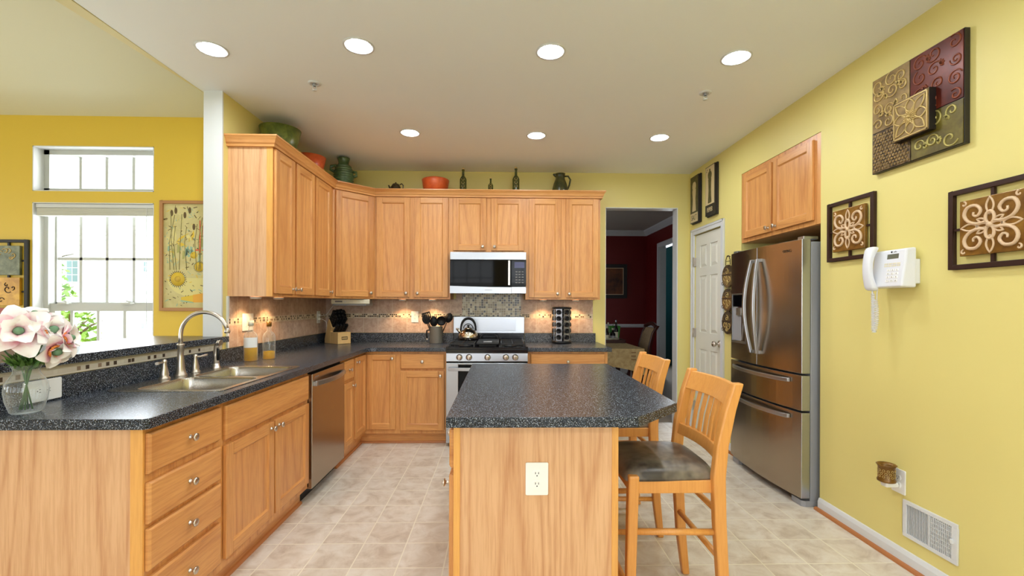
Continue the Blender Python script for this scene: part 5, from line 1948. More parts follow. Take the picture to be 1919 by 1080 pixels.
def tea_parts(t):
    mb = MB(); mb.lathe([(1.5, 100.3), (1.2, 100.7), (0.3, 101.0), (0.35, 101.3), (0.01, 101.5)], (-43.0, 182, 0), M['bronze'], 16); mb.build('lid', t)
    mb = MB(); mb.tube([(-41.4, 182, 100.4), (-40.6, 182, 100.9), (-40.0, 182, 100.2), (-40.1, 182, 98.8), (-41.3, 182, 98.0)], 0.24, M['bronze'], 8); mb.build('handle', t)
    mb = MB(); mb.tube([(-44.6, 182, 98.4), (-45.4, 182, 99.2), (-45.9, 182, 100.2)], [0.6, 0.4, 0.3], M['bronze'], 8); mb.build('spout', t)


lathe_thing('teapot', 'small dark bronze teapot on the back wall cabinet, left of the orange bowl', 'teapot', (-43.0, 182, ZT), [(1.4, 0), (1.9, 0.6), (2.2, 2.0), (2.0, 3.4), (1.5, 4.3), (0.01, 4.4)], M['bronze'], 24, tea_parts)
G = 'dark bottles on the back wall cabinets'


def deco_bottle(x, h, r, label):
    def cork(t):
        mb = MB(); mb.lathe([(r * 0.3, ZT + h - 0.5), (r * 0.36, ZT + h + 0.5), (0.01, ZT + h + 0.5)], (x, 182, 0), M['beech'], 10); mb.build('cork', t)
        mb = MB()
        for k in range(3):
            for s in (-1, 1):
                z = ZT + h * (0.30 + 0.13 * k)
                mb.tube([(x + s * 0.02 * r, 182 - r - 0.02, z), (x + s * 0.45 * r, 182 - r * 0.92, z + 0.5), (x + s * 0.25 * r, 182 - r - 0.02, z + 1.0)], 0.07, M['scroll_gold'], 6)
        mb.build('relief', t)
    lathe_thing('bottle', label, 'bottle', (x, 182, ZT), [(r, 0), (r * 1.02, 0.2), (r * 1.02, h * 0.62), (r * 0.8, h * 0.69), (r * 0.38, h * 0.76), (r * 0.33, h * 0.95), (r * 0.42, h * 0.955), (r * 0.42, h), (0.01, h)], M['olive_bottle'], 20, cork, G)


deco_bottle(-15.7, 10.9, 1.35, 'tall dark olive bottle beside the orange bowl on the back wall cabinets')
deco_bottle(-4.5, 7.3, 1.0, 'small dark olive bottle between the two tall ones on the back cabinets')
deco_bottle(5.8, 11.5, 1.4, 'tall dark olive bottle nearest the green pitcher on the back cabinets')


def pitcher_parts(t):
    mb = MB(); mb.tube([(25.6, 182, 104.6), (27.2, 182, 104.6), (28.1, 182, 103.2), (27.7, 182, 101.0), (26.9, 182, 99.2)], 0.36, M['pitcher'], 10); mb.build('handle', t)
    mb = MB(); mb.tube([(22.6, 182, 104.6), (21.6, 182, 105.1), (21.0, 182, 105.4)], [0.8, 0.55, 0.3], M['pitcher'], 10); mb.build('spout', t)


lathe_thing('pitcher', 'dark green pitcher at the doorway end of the back wall cabinets', 'pitcher', (23.9, 182, ZT), [(2.6, 0), (3.3, 1.2), (3.35, 2.6), (2.7, 5.4), (1.9, 7.4), (1.9, 8.6), (2.15, 9.5), (1.9, 9.5), (1.6, 8.4), (0.01, 7.6)], M['pitcher'], 32, pitcher_parts)

# ================================================================== BAR STOOLS
def make_stool(yc):
    """stool facing the island (towards -X); built around its centre line y = yc"""
    t = thing('bar_stool', (28.5, yc, 0), 'oak bar stool with worn brown leather seat, nearer the camera at the island', 'stool', 'bar stools at the island')
    SW = M['stool_wood']
    hw = 8.2
    for s in (-1, 1):
        y = yc + s * hw
        mb = MB()
        mb.bar([(35.9, y, 0), (35.0, y, 8), (34.4, y, 18), (34.2, y, 25), (34.7, y, 30), (35.9, y, 35.5), (37.2, y, 39.8)],
               [1.3, 1.7, 1.9, 2.0, 1.9, 1.75, 1.6], [1.5] * 7, SW)
        mb.build('back_leg', t, 0.28, 3)
        mb = MB()
        mb.bar([(20.4, yc + s * 7.6, 0), (20.6, yc + s * 7.6, 12), (20.9, yc + s * 7.6, 25.2)], [1.35, 1.55, 1.7], [1.35, 1.55, 1.7], SW)
        mb.build('front_leg', t, 0.3, 3)
        mb = MB(); mb.box(21.2, 34.0, yc + s * 7.5 - 0.45, yc + s * 7.5 + 0.45, 22.3, 24.3, SW); mb.build('apron', t, 0.15)
        for z in (16.2, 8.3):
            mb = MB(); mb.tube([(20.8, yc + s * 7.6, z), (34.8, yc + s * 8.0, z)], 0.5, SW, 12); mb.build('rung', t)
    mb = MB(); mb.box(20.4, 21.3, yc - 7.2, yc + 7.2, 22.3, 24.3, SW); mb.build('apron', t, 0.15)
    mb = MB(); mb.box(33.7, 34.6, yc - 7.8, yc + 7.8, 22.3, 24.3, SW); mb.build('apron', t, 0.15)
    for z in (19.2, 12.2):
        mb = MB(); mb.tube([(34.5, yc - 8.0, z), (34.5, yc + 8.0, z)], 0.5, SW, 12); mb.build('rung', t)
    mb = MB(); mb.tube([(20.6, yc - 7.4, 6.0), (20.6, yc + 7.4, 6.0)], 0.6, SW, 12); mb.build('rung', t)

    def curved_rail(nm, z0, z1, x0, x1, sag):
        mb = MB()
        vs, fs = [], []
        n = 14
        for i in range(n + 1):
            s = i / n
            y = yc - hw + 0.5 + (2 * hw - 1.0) * s
            b = sag * math.sin(math.pi * s)
            arch = 0.0
            vs += [(x0 + b - 0.4, y, z0), (x1 + b - 0.4, y, z1 + arch), (x1 + b + 0.4, y, z1 + arch), (x0 + b + 0.4, y, z0)]
        for i in range(n):
            for k in range(4):
                fs.append((i * 4 + k, i * 4 + (k + 1) % 4, i * 4 + 4 + (k + 1) % 4, i * 4 + 4 + k))
        fs += [(0, 1, 2, 3), tuple(n * 4 + k for k in range(4))]
        mb.add(vs, fs, SW)
        return mb.build(nm, t, 0.12)
    curved_rail('top_rail', 36.1, 39.4, 35.9, 37.1, 1.2)
    curved_rail('lower_rail', 27.4, 29.4, 34.3, 34.7, 1.0)
    for k in range(7):
        s = (k + 1) / 8
        y = yc - hw + 0.5 + (2 * hw - 1.0) * s
        b = math.sin(math.pi * s)
        mb = MB(); mb.bar([(34.75 + 1.0 * b, y, 29.2), (35.2 + 1.05 * b, y, 32.5), (36.05 + 1.2 * b, y, 36.4)], 0.42, 0.95, SW)
        mb.build('slat', t, 0.1)
    # cushion
    mb = MB()
    x0, x1 = 19.4, 35.0
    n, m_ = 18, 18
    def P(i, j, top):
        u = -1 + 2 * i / n
        v = -1 + 2 * j / m_
        cx, cy = (x0 + x1) / 2, yc
        wf = 1.0 + 0.04 * (-u)
        ex = (1 - abs(u) ** 5) ; ey = (1 - abs(v) ** 5)
        rx = u * (1 - 0.05 * abs(v) ** 4)
        ry = v * (1 - 0.05 * abs(u) ** 4) * wf
        e = max(0.0, ex * ey)
        z = 24.2 + 0.5 + (1.75 * e ** 0.45 + 0.25 * (1 - u * u) * (1 - v * v)) if top else 24.25
        return (cx + rx * (x1 - x0) / 2, cy + ry * 7.9, z)
    vs = [P(i, j, True) for i in range(n + 1) for j in range(m_ + 1)] + [P(i, j, False) for i in range(n + 1) for j in range(m_ + 1)]
    N = (n + 1) * (m_ + 1)
    w = m_ + 1
    fs = []
    for i in range(n):
        for j in range(m_):
            fs.append((i * w + j, (i + 1) * w + j, (i + 1) * w + j + 1, i * w + j + 1))
            fs.append((N + i * w + j, N + i * w + j + 1, N + (i + 1) * w + j + 1, N + (i + 1) * w + j))
    rim = [i * w for i in range(n + 1)] + [n * w + j for j in range(1, m_ + 1)] + [i * w + m_ for i in range(n - 1, -1, -1)] + [j for j in range(m_ - 1, 0, -1)]
    for a, b in zip(rim, rim[1:] + rim[:1]):
        fs.append((a, b, N + b, N + a))
    mb.add(vs, fs, M['leather'], True)
    mb.build('seat_cushion', t)
    return t


s1 = make_stool(77.6)
s2 = copy_tree(s1)
s2.location = Vector((28.5, 107.6, 0)) * IN
s2['label'] = 'oak bar stool farther from the camera, tucked behind the island worktop corner'

# ================================================================== VASE OF FLOWERS
vx, vy = -69.1, 66.6
t = thing('glass_vase', (vx, vy, 36), 'clear round glass vase of magnolias at the left end of the worktop', 'vase')
mb = MB()
mb.lathe([(1.5, 36.03), (1.75, 36.3), (2.2, 37.8), (2.38, 39.2), (2.25, 40.4), (1.75, 41.3), (1.42, 41.9), (1.42, 42.4), (1.65, 43.0)], (vx, vy, 0), M['clear_glass'], 40, caps=False)
mb.lathe([(0.01, 36.03), (1.5, 36.03)], (vx, vy, 0), M['clear_glass'], 40, caps=False)
mb.build('glass', t)


def petal_into(mb, c, d, up, L, Wd, cup, twist):
    """spoon-shaped petal growing from c along d, cupped towards up"""
    d = d.normalized()
    side = d.cross(up).normalized()
    nrm = side.cross(d).normalized()
    k0 = len(mb.v)
    vs, fs, al = [], [], []
    n, m_ = 9, 6
    ph = random.random() * 6
    for i in range(n + 1):
        s = i / n
        w = Wd * (math.sin(math.pi * (0.06 + 0.90 * s ** 0.85)) ** 0.75)
        for j in range(m_ + 1):
            v = -1 + 2 * j / m_
            h = cup * (math.sin(math.pi * 0.55 * s) * 1.0 - 0.55 * s * s) + 0.28 * w * v * v
            h += 0.07 * math.sin(5 * s + ph + 2.5 * v) * s * L * 0.4
            p = c + d * (L * s) + side * (w * v) + nrm * h
            vs.append(p)
            al.append(s * 0.9)
    q = m_ + 1
    for i in range(n):
        for j in range(m_):
            fs.append((i * q + j, (i + 1) * q + j, (i + 1) * q + j + 1, i * q + j + 1))
    mb.add(vs, fs, M['petal'], True)
    mb.attr.setdefault('along', []).extend(al)


def blossom(c, face, size, label, n_out=6, n_in=5):
    t = thing('magnolia_flower', tuple(c), label, 'flower', 'magnolia blossoms in the glass vase')
    c = Vector(c)
    f = Vector(face).normalized()
    a = f.orthogonal().normalized()
    b = f.cross(a)
    for ring, (n, tilt, L, Wd, cup) in enumerate(((n_out, 0.12, size, size * 0.44, size * 0.30), (n_in, 0.62, size * 0.78, size * 0.40, size * 0.34))):
        for k in range(n):
            an = 2 * math.pi * (k + 0.5 * ring) / n + random.uniform(-0.12, 0.12)
            rad = a * math.cos(an) + b * math.sin(an)
            d = rad * (1 - tilt * 0.45) + f * (tilt + random.uniform(-0.08, 0.10))
            mb = MB()
            petal_into(mb, c + rad * 0.25, d, f, L * random.uniform(0.92, 1.08), Wd * random.uniform(0.92, 1.08), cup, 0)
            mb.build('petal', t, fix=False)
    mb = MB()
    mb.T = Matrix(((a.x, b.x, f.x, c.x), (a.y, b.y, f.y, c.y), (a.z, b.z, f.z, c.z), (0, 0, 0, 1)))
    mb.lathe([(0.01, 0.0), (0.5, 0.3), (0.62, 0.8), (0.5, 1.3), (0.25, 1.6), (0.01, 1.65)], (0, 0, 0), M['flower_heart'], 14)
    mb.build('flower_heart', t)
    mb = MB()
    for k in range(16):
        an = 2 * math.pi * k / 16
        p = c + f * 0.25 + (a * math.cos(an) + b * math.sin(an)) * 0.4
        q = c + f * 0.85 + (a * math.cos(an) + b * math.sin(an)) * 0.85
        mb.tube([p, q], [0.12, 0.17], M['stamen'], 6)
    mb.build('stamens', t)
    mb = MB()
    base = Vector((vx + (c.x - vx) * -0.2, vy + (c.y - vy) * -0.2, 36.5))
    neck = Vector((vx + (c.x - vx) * 0.14, vy + (c.y - vy) * 0.14, 42.4))
    mb.tube([base, neck, c * 0.55 + neck * 0.45, c - f * 0.15], 0.1, M['stem'], 8)
    mb.build('stem', t)


RGT, TOW = Vector((0.69, 0.72, 0)), Vector((0.72, -0.69, 0))      # right of / towards the viewer's side of the vase


def face_dir(r, t, u):
    return tuple(RGT * r + TOW * t + Vector((0, 0, u)))


blossom((-68.3, 64.7, 47.9), face_dir(0.05, 1, 0.22), 3.6, 'big open pink and white magnolia facing the room, middle of the vase')
blossom((-66.3, 67.0, 47.8), face_dir(0.45, 0.8, 0.35), 2.5, 'pink and white magnolia right of the biggest bloom, over the vase rim')
blossom((-65.0, 67.4, 46.6), face_dir(1.0, 0.35, 0.25), 2.9, 'white magnolia turned to the right, nearest the window')
blossom((-72.3, 65.4, 46.6), face_dir(-0.7, 0.7, 0.1), 3.2, 'pale magnolia at the far left of the vase, cut by the frame')
blossom((-70.4, 68.8, 49.3), face_dir(0.1, 0.2, 0.95), 2.9, 'white magnolia standing highest at the back of the vase')
blossom((-65.6, 66.6, 45.2), face_dir(0.6, 0.75, -0.30), 2.6, 'drooping white magnolia low on the right side of the vase', 5, 3)
t = thing('foliage', (vx, vy, 42.5), 'fine green leaves bunched in the neck of the glass vase', 'leaves')
mb = MB()
for k in range(230):
    an = random.uniform(0, 2 * math.pi)
    r0 = random.uniform(0.2, 1.2)
    r1 = r0 + random.uniform(0.5, 1.3)
    p = Vector((vx + r0 * math.cos(an), vy + r0 * math.sin(an), random.uniform(42.2, 43.6)))
    q = Vector((vx + r1 * math.cos(an + random.uniform(-0.4, 0.4)), vy + r1 * math.sin(an), p.z + random.uniform(0.2, 1.9)))
    s = (q - p).cross(Vector((random.uniform(-1, 1), random.uniform(-1, 1), 1))).normalized() * 0.30
    mid = (p + q) / 2
    mb.add([p, mid + s, q, mid - s], [(0, 1, 2, 3)], M['leaf'])
o = mb.build('leaf_tuft', t, fix=False)
o['kind'] = 'stuff'

# ================================================================== WALL ART ON THE RIGHT WALL


def spiral(cx, cy, r0, turns, a0, sgn=1, n=26, grow=0.12):
    """spiral curling inwards, starting at radius r0 and angle a0"""
    p = []
    for k in range(n + 1):
        s = k / n
        r = r0 * (1 - s) ** 0.9 + r0 * grow * s
        a = a0 + sgn * turns * 2 * math.pi * s
        p.append((cx + r * math.cos(a), cy + r * math.sin(a)))
    return p


def relief(mb, pts, r, mat, z=0.0, taper=True, n=6):
    k = len(pts)
    rs = [r * (0.55 + 0.45 * math.sin(math.pi * min(1, 0.15 + 0.85 * i / max(1, k - 1)))) for i in range(k)] if taper else r
    mb.tube([(p[0], p[1], z) for p in pts], rs, mat, n)


def leaf_shape(mb, x, y, ang, L, Wd, mat, z):
    d = (math.cos(ang), math.sin(ang)); s = (-d[1], d[0])
    pts = []
    for k in range(9):
        q = k / 8
        pts.append((q * L, Wd * math.sin(math.pi * q)))
    ol = [(x + d[0] * a + s[0] * b, y + d[1] * a + s[1] * b) for a, b in pts] + [(x + d[0] * a - s[0] * b, y + d[1] * a - s[1] * b) for a, b in reversed(pts[1:-1])]
    relief(mb, ol + ol[:1], 0.16, mat, z, False)


def RWT(y, z, off=0.0):
    """frame on the right wall, x running towards the camera"""
    return frame((XR - 0.02 - off, y, z), (0, -1, 0), (-1, 0, 0))


def scroll_panel(name, yl, yr, z0, z1, label, inner=0.155):
    w, h = yl - yr, z1 - z0
    T = RWT(yl, z0)
    t = thing(name, (XR, (yl + yr) / 2, z0), label, 'wall art', 'square scroll wall panels')
    fw = 0.85
    mb = MB(); mb.T = T
    mb.box(0, fw, 0, h, 0, 0.8, M['iron_brown']); mb.box(w - fw, w, 0, h, 0, 0.8, M['iron_brown'])
    mb.box(fw, w - fw, 0, fw, 0, 0.8, M['iron_brown']); mb.box(fw, w - fw, h - fw, h, 0, 0.8, M['iron_brown'])
    mb.build('frame', t, 0.06)
    m = w * inner
    mb = MB(); mb.T = T
    for a, b, c, d in ((w / 2 - 0.25, w / 2 + 0.25, fw, m), (w / 2 - 0.25, w / 2 + 0.25, h - m, h - fw), (fw, m, h / 2 - 0.2, h / 2 + 0.2), (w - m, w - fw, h / 2 - 0.2, h / 2 + 0.2)):
        mb.box(a, b, c, d, 0.15, 0.6, M['iron_brown'])
    mb.build('connector', t)
    mb = MB(); mb.T = T
    mb.box(m, w - m, m, h - m, 0.2, 0.95, M['art_amber'])
    pn = mb.build('panel', t, 0.12)
    mb = MB(); mb.T = T
    cx, cy, q = w / 2, h / 2, (w / 2 - m) * 0.96
    CR = M['scroll_cream']
    for sx in (-1, 1):
        for sy in (-1, 1):
            # big C-scroll in each quarter
            pts = [(cx + sx * q * 0.10, cy + sy * q * 0.14), (cx + sx * q * 0.42, cy + sy * q * 0.10), (cx + sx * q * 0.72, cy + sy * q * 0.22), (cx + sx * q * 0.86, cy + sy * q * 0.48), (cx + sx * q * 0.74, cy + sy * q * 0.74), (cx + sx * q * 0.46, cy + sy * q * 0.76), (cx + sx * q * 0.30, cy + sy * q * 0.56), (cx + sx * q * 0.40, cy + sy * q * 0.38), (cx + sx * q * 0.54, cy + sy * q * 0.42), (cx + sx * q * 0.54, cy + sy * q * 0.54)]
            fine = []
            for i in range(len(pts) - 1):
                p0, p1, p2, p3 = pts[max(i - 1, 0)], pts[i], pts[i + 1], pts[min(i + 2, len(pts) - 1)]
                for s in (0, 0.33, 0.66):
                    fine.append(tuple(0.5 * ((2 * p1[c]) + (p2[c] - p0[c]) * s + (2 * p0[c] - 5 * p1[c] + 4 * p2[c] - p3[c]) * s * s + (3 * p1[c] - p0[c] - 3 * p2[c] + p3[c]) * s ** 3) for c in (0, 1)))
            fine.append(pts[-1])
            relief(mb, fine, 0.30, CR, 0.98)
            relief(mb, spiral(cx + sx * q * 0.88, cy + sy * q * 0.88, q * 0.10, 0.8, math.pi / 2, sx * sy), 0.16, CR, 0.98)
            leaf_shape(mb, cx + sx * q * 0.1, cy + sy * q * 0.1, math.atan2(sy * 0.5, sx), q * 0.36, q * 0.07, CR, 0.98)
    for ang in (0, math.pi / 2, math.pi, -math.pi / 2):
        L = q * (0.62 if abs(math.sin(ang)) > 0.5 else 0.62)
        leaf_shape(mb, cx + math.cos(ang) * q * 0.36, cy + math.sin(ang) * q * 0.36, ang, L, q * 0.12, CR, 0.98)
    for s in (-1, 1):
        pts = [(cx + q * 0.14 * math.sin(2 * math.pi * k / 16), cy + s * (q * 0.26 - q * 0.22 * math.cos(2 * math.pi * k / 16))) for k in range(17)]
        relief(mb, pts, 0.26, CR, 0.98, False)
        leaf_shape(mb, cx, cy, 0 if s > 0 else math.pi, q * 0.45, q * 0.08, CR, 0.98)
    mb.lathe([(0.5, 0.9), (0.45, 1.25), (0.01, 1.4)], (cx, cy, 0), CR, 14)
    mb.build('scrollwork', pn)


scroll_panel('scroll_panel', 108.3, 94.5, 62.7, 76.9, 'square metal scroll panel beside the refrigerator, above left of the telephone')
scroll_panel('scroll_panel', 78.4, 64.2, 58.5, 72.5, 'square metal scroll panel cut by the right edge of the photo')

# large four-colour embossed plaque
yl, yr, z0, z1 = 94.5, 75.4, 80.4, 100.4
T = RWT(yl, z0)
w, h = yl - yr, z1 - z0
t = thing('metal_plaque', (XR, (yl + yr) / 2, z0), 'large embossed metal plaque in gold, red, green and brown, high on the right wall', 'wall art')
mb = MB(); mb.T = T
mb.box(-0.05, w + 0.05, -0.05, h + 0.05, 0, 1.0, M['frame_black']); mb.build('backing', t, 0.05)
vx_, hl, hr = 8.9, 8.6, 7.9
quads = {'gold_panel': (0.1, vx_ - 0.1, hl, h - 0.1, 'art_gold'), 'red_panel': (vx_ + 0.1, w - 0.1, hr + 0.1, h - 0.1, 'art_red'), 'green_panel': (vx_ + 0.3, w - 0.1, 0.1, hr - 0.1, 'art_green'), 'brown_panel': (0.1, vx_ + 0.1, 0.1, hl - 0.2, 'art_brown')}
for nm, (a, b, c, d, mt) in quads.items():
    mb = MB(); mb.T = T
    mb.box(a, b, c, d, 0.95, 1.12, M[mt])
    rnd = random.Random(hash(nm) % 1000 if False else len(nm) * 7 + 3)
    SM = {'gold_panel': 'scroll_gold', 'red_panel': 'scroll_red', 'green_panel': 'scroll_green', 'brown_panel': 'scroll_gold'}[nm]
    if nm == 'brown_panel':
        y = c + 0.5
        r_ = 0
        while y < d - 0.4:
            x = a + 0.5 + (0.35 if r_ % 2 else 0)
            while x < b - 0.4:
                mb.lathe([(0.26, 1.12), (0.24, 1.22), (0.10, 1.22), (0.06, 1.16), (0.01, 1.16)], (x, y, 0), M['art_gold'], 10)
                x += 0.72
            y += 0.66
            r_ += 1
    else:
        n_s = {'gold_panel': 16, 'red_panel': 30, 'green_panel': 13}[nm]
        step = {'gold_panel': 2.7, 'red_panel': 2.6, 'green_panel': 3.2}[nm]
        gx_n, gy_n = max(1, int((b - a) / step)), max(1, int((d - c) / step))
        for k in range(gx_n * gy_n):
            gi, gj = k % gx_n, k // gx_n
            r0 = rnd.uniform(1.05, 1.55)
            cx = min(b - r0, max(a + r0, a + (gi + 0.5 + rnd.uniform(-0.2, 0.2)) * (b - a) / gx_n))
            cy = min(d - r0, max(c + r0, c + (gj + 0.5 + rnd.uniform(-0.2, 0.2)) * (d - c) / gy_n))
            a0 = rnd.uniform(0, 6.28)
            sg = rnd.choice((-1, 1))
            relief(mb, spiral(cx, cy, r0, rnd.uniform(1.0, 1.6), a0, sg), 0.17, M[SM], 1.14)
            if nm != 'red_panel' or k % 2:
                for q in range(4):
                    ex, ey = cx + r0 * math.cos(a0) * 0.9, cy + r0 * math.sin(a0) * 0.9
                    if not (a + 1.0 < ex < b - 1.0 and c + 1.0 < ey < d - 1.0):
                        continue
                    leaf_shape(mb, cx + r0 * math.cos(a0) * 0.9, cy + r0 * math.sin(a0) * 0.9, a0 + 0.7 * q - 1.0, min(r0 * 0.55, 0.9), 0.14, M[SM], 1.13)
    mb.build(nm, t)
mb = MB(); mb.T = T
ca, cb, cc, cd = 6.6, 14.2, 4.3, 12.1
mb.box(ca, cb, cc, cd, 1.0, 2.4, M['frame_black'])
mb.box(ca + 0.1, cb - 0.1, cc + 0.1, cd - 0.1, 2.4, 2.5, M['art_gold'])
ct = mb.build('centre_tile', t, 0.05)
mb = MB(); mb.T = T
cx, cy = (ca + cb) / 2, (cc + cd) / 2
for k in range(8):
    an = math.pi * k / 4
    big = k % 2 == 0
    leaf_shape(mb, cx + math.cos(an) * 0.9, cy + math.sin(an) * 0.9, an, 2.5 if big else 3.4, 0.95 if big else 0.8, M['scroll_gold'], 2.52)
for k in range(16):
    an = 2 * math.pi * k / 16
    mb.tube([(cx + 0.3 * math.cos(an), cy + 0.3 * math.sin(an), 2.75), (cx + 1.0 * math.cos(an), cy + 1.0 * math.sin(an), 2.62), (cx + 1.3 * math.cos(an), cy + 1.3 * math.sin(an), 2.5)], [0.1, 0.17, 0.14], M['scroll_gold'], 6)
mb.lathe([(0.4, 2.6), (0.3, 2.95), (0.01, 3.0)], (cx, cy, 0), M['scroll_gold'], 12)
for a, b, c, d in ((ca + 0.25, ca + 0.45, cc + 0.25, cd - 0.25), (cb - 0.45, cb - 0.25, cc + 0.25, cd - 0.25), (ca + 0.25, cb - 0.25, cc + 0.25, cc + 0.45), (ca + 0.25, cb - 0.25, cd - 0.45, cd - 0.25)):
    mb.box(a, b, c, d, 2.45, 2.6, M['scroll_gold'])
mb.build('flower_relief', ct)

# salt and pepper pictures above the pantry door


def mill(mb, kind, mat, z):
    if kind == 'salt':
        pr_ = [(1.25, 0), (1.3, 0.4), (1.05, 3), (0.95, 5), (1.15, 7), (1.25, 8.6), (1.0, 9.0), (1.25, 9.6), (1.3, 10.6), (1.0, 11.5), (0.5, 11.9)]
    else:
        pr_ = [(1.15, 0), (1.2, 0.4), (1.0, 2.5), (0.85, 5), (0.95, 7.5), (1.05, 8.8), (0.9, 9.2), (1.25, 9.8), (1.3, 10.8), (0.9, 11.7), (0.35, 12.0), (0.5, 12.4), (0.3, 12.8)]
    return pr_


for kind, yl, yr, z0, z1, lab in (('SALT', 186.6, 178.7, 85.8, 105.7, 'dark picture of a pale salt mill lettered SALT above the pantry door, nearer the corner'),
                                  ('PEPPER', 172.9, 164.7, 86.2, 105.8, 'pale picture of a dark pepper mill lettered PEPPER above the pantry door')):
    T = RWT(yl, z0)
    w, h = yl - yr, z1 - z0
    salt = kind == 'SALT'
    t = thing('framed_picture', (XR, (yl + yr) / 2, z0), lab, 'picture')
    mb = MB(); mb.T = T; mb.box(0, w, 0, h, 0, 0.75, M['frame_black']); mb.build('frame', t, 0.1)
    mb = MB(); mb.T = T; mb.box(0.3, w - 0.3, 0.3, h - 0.3, 0.75, 1.5, M['frame_black']); bd = mb.build('board', t, 0.06)
    mb = MB(); mb.T = T
    bgm, fgm = (M['print_olive'], M['print_cream']) if salt else (M['print_cream'], M['print_olive'])
    zl = 4.3
    mb.box(0.55, w - 0.55, zl + 0.15, h - 0.6, 1.48, 1.53, bgm)
    mb.box(0.55, w - 0.55, 0.55, zl, 1.48, 1.53, fgm if salt else M['frame_black'])
    mb.build('print', bd)
    mb = MB(); mb.T = T
    pr_ = mill(None, 'salt' if salt else 'pepper', None, 0)
    sc_ = 1.45 if salt else 1.3
    pl = [(w / 2 + r * sc_ * 0.9, 5.0 + q * 1.02) for r, q in pr_] + [(w / 2 - r * sc_ * 0.9, 5.0 + q * 1.02) for r, q in reversed(pr_)]
    mb.prism(pl, 1.52, 1.56, fgm)
    if not salt:
        for dx, dy in ((-2.5, 13.0), (-2.0, 13.6)):
            mb.lathe([(0.22, 1.52), (0.22, 1.56)], (w / 2 + dx, dy + 4.4, 0), fgm, 10)
    mb.build('mill_motif', bd)
    mb = MB()
    text_mb(mb, kind, 2.75 if salt else 2.2, M['print_olive'] if salt else M['print_cream'], T @ Matrix.Translation((w / 2, 2.4, 1.55)) @ Matrix.Diagonal((0.84 if salt else 0.66, 1.1, 1, 1)), 0.02)
    mb.build('lettering', bd)

# hanging three-part plaque by the pantry door
t = thing('hanging_plaque', (XR - 0.6, 156.3, 41.4), 'three brown oval plaques hanging in a chain between pantry door and refrigerator', 'wall art')
TP = RWT(156.3, 0, 0.5)
for k, (zc, mt) in enumerate(((62.3, 'art_gold'), (53.9, 'art_amber'), (45.8, 'art_brown'))):
    mb = MB(); mb.T = TP
    ol = [(3.9 * math.cos(2 * math.pi * i / 32), zc + 4.1 * math.sin(2 * math.pi * i / 32)) for i in range(32)]
    mb.prism(ol, 0, 0.5, M['art_brown'])
    inn = [(3.5 * math.cos(2 * math.pi * i / 32), zc + 3.7 * math.sin(2 * math.pi * i / 32)) for i in range(32)]
    mb.prism([p for p in inn if p[1] <= zc + 1.6] + [], 0.5, 0.62, M[mt])
    ov = mb.build('oval', t, 0.05)
    mb = MB(); mb.T = TP
    for (sx, sy, r_) in ((-1.4, -0.6, 1.3), (1.3, -1.0, 1.4), (0, 1.6, 1.1), (0.2, -2.4, 0.8)):
        relief(mb, spiral(sx, zc + sy, r_, 1.2, 2.0 + sx, 1 if sx > 0 else -1), 0.2, M['scroll_gold'], 0.66)
    mb.box(-3.6, 3.6, zc + 0.35, zc + 0.6, 0.5, 0.72, M['iron_brown'])
    mb.build('relief', ov)
    mb = MB(); mb.T = TP
    for s in (-1, 1):
        relief(mb, spiral(s * 3.9, zc - 2.3, 0.8, 0.9, 0 if s < 0 else math.pi, s), 0.12, M['iron_brown'], 0.3, False)
    mb.build('side_curl', t)
mb = MB(); mb.T = TP
mb.tube([(-1.6, 66.3, 0.3), (-1.5, 68.0, 0.3), (-0.6, 69.6, 0.3), (0.6, 69.6, 0.3), (1.5, 68.0, 0.3), (1.6, 66.3, 0.3)], 0.13, M['iron_brown'], 6)
mb.tube([(-1.6, 67.6, 0.3), (1.6, 67.6, 0.3)], 0.1, M['iron_brown'], 6)
mb.lathe([(0.15, -0.5), (0.15, 0.4), (0.3, 0.4), (0.3, 0.55), (0.01, 0.55)], (0, 69.4, 0), M['iron_brown'], 8)
mb.build('hanger', t)

# telephone
t = thing('telephone', (XR, 88, 55.5), 'white corded wall telephone between the two square scroll panels', 'telephone')
PW = plain('phone_plastic', srgb(226, 228, 236), 0.35)
T = RWT(92.4, 55.6)
mb = MB(); mb.T = T
# wedge body: far side shallow, tilted face
def wedge(mb, x0, x1, y0, y1, d0, d1, mat, z0=0.0):
    vs = [(x0, y0, z0), (x1, y0, z0), (x1, y1, z0), (x0, y1, z0), (x0 + 0.15, y0 + 0.2, d0), (x1 - 0.4, y0 + 0.2, d0), (x1 - 0.4, y1 - 0.2, d1), (x0 + 0.15, y1 - 0.2, d1)]
    mb.add(vs, [(0, 3, 2, 1), (4, 5, 6, 7), (0, 1, 5, 4), (1, 2, 6, 5), (2, 3, 7, 6), (3, 0, 4, 7)], mat)
wedge(mb, 0.2, 8.2, 0.0, 7.9, 3.6, 2.6, PW, 0.9)
mb.build('body', t, 0.35, 4)
mb = MB(); mb.T = T; mb.box(2.0, 8.0, 0.8, 5.6, 0, 1.0, PW); mb.build('wall_bracket', t, 0.15)


def face(x, y):      # depth of the tilted face at height y
    return 3.6 - 1.0 * (y - 0.2) / 7.5


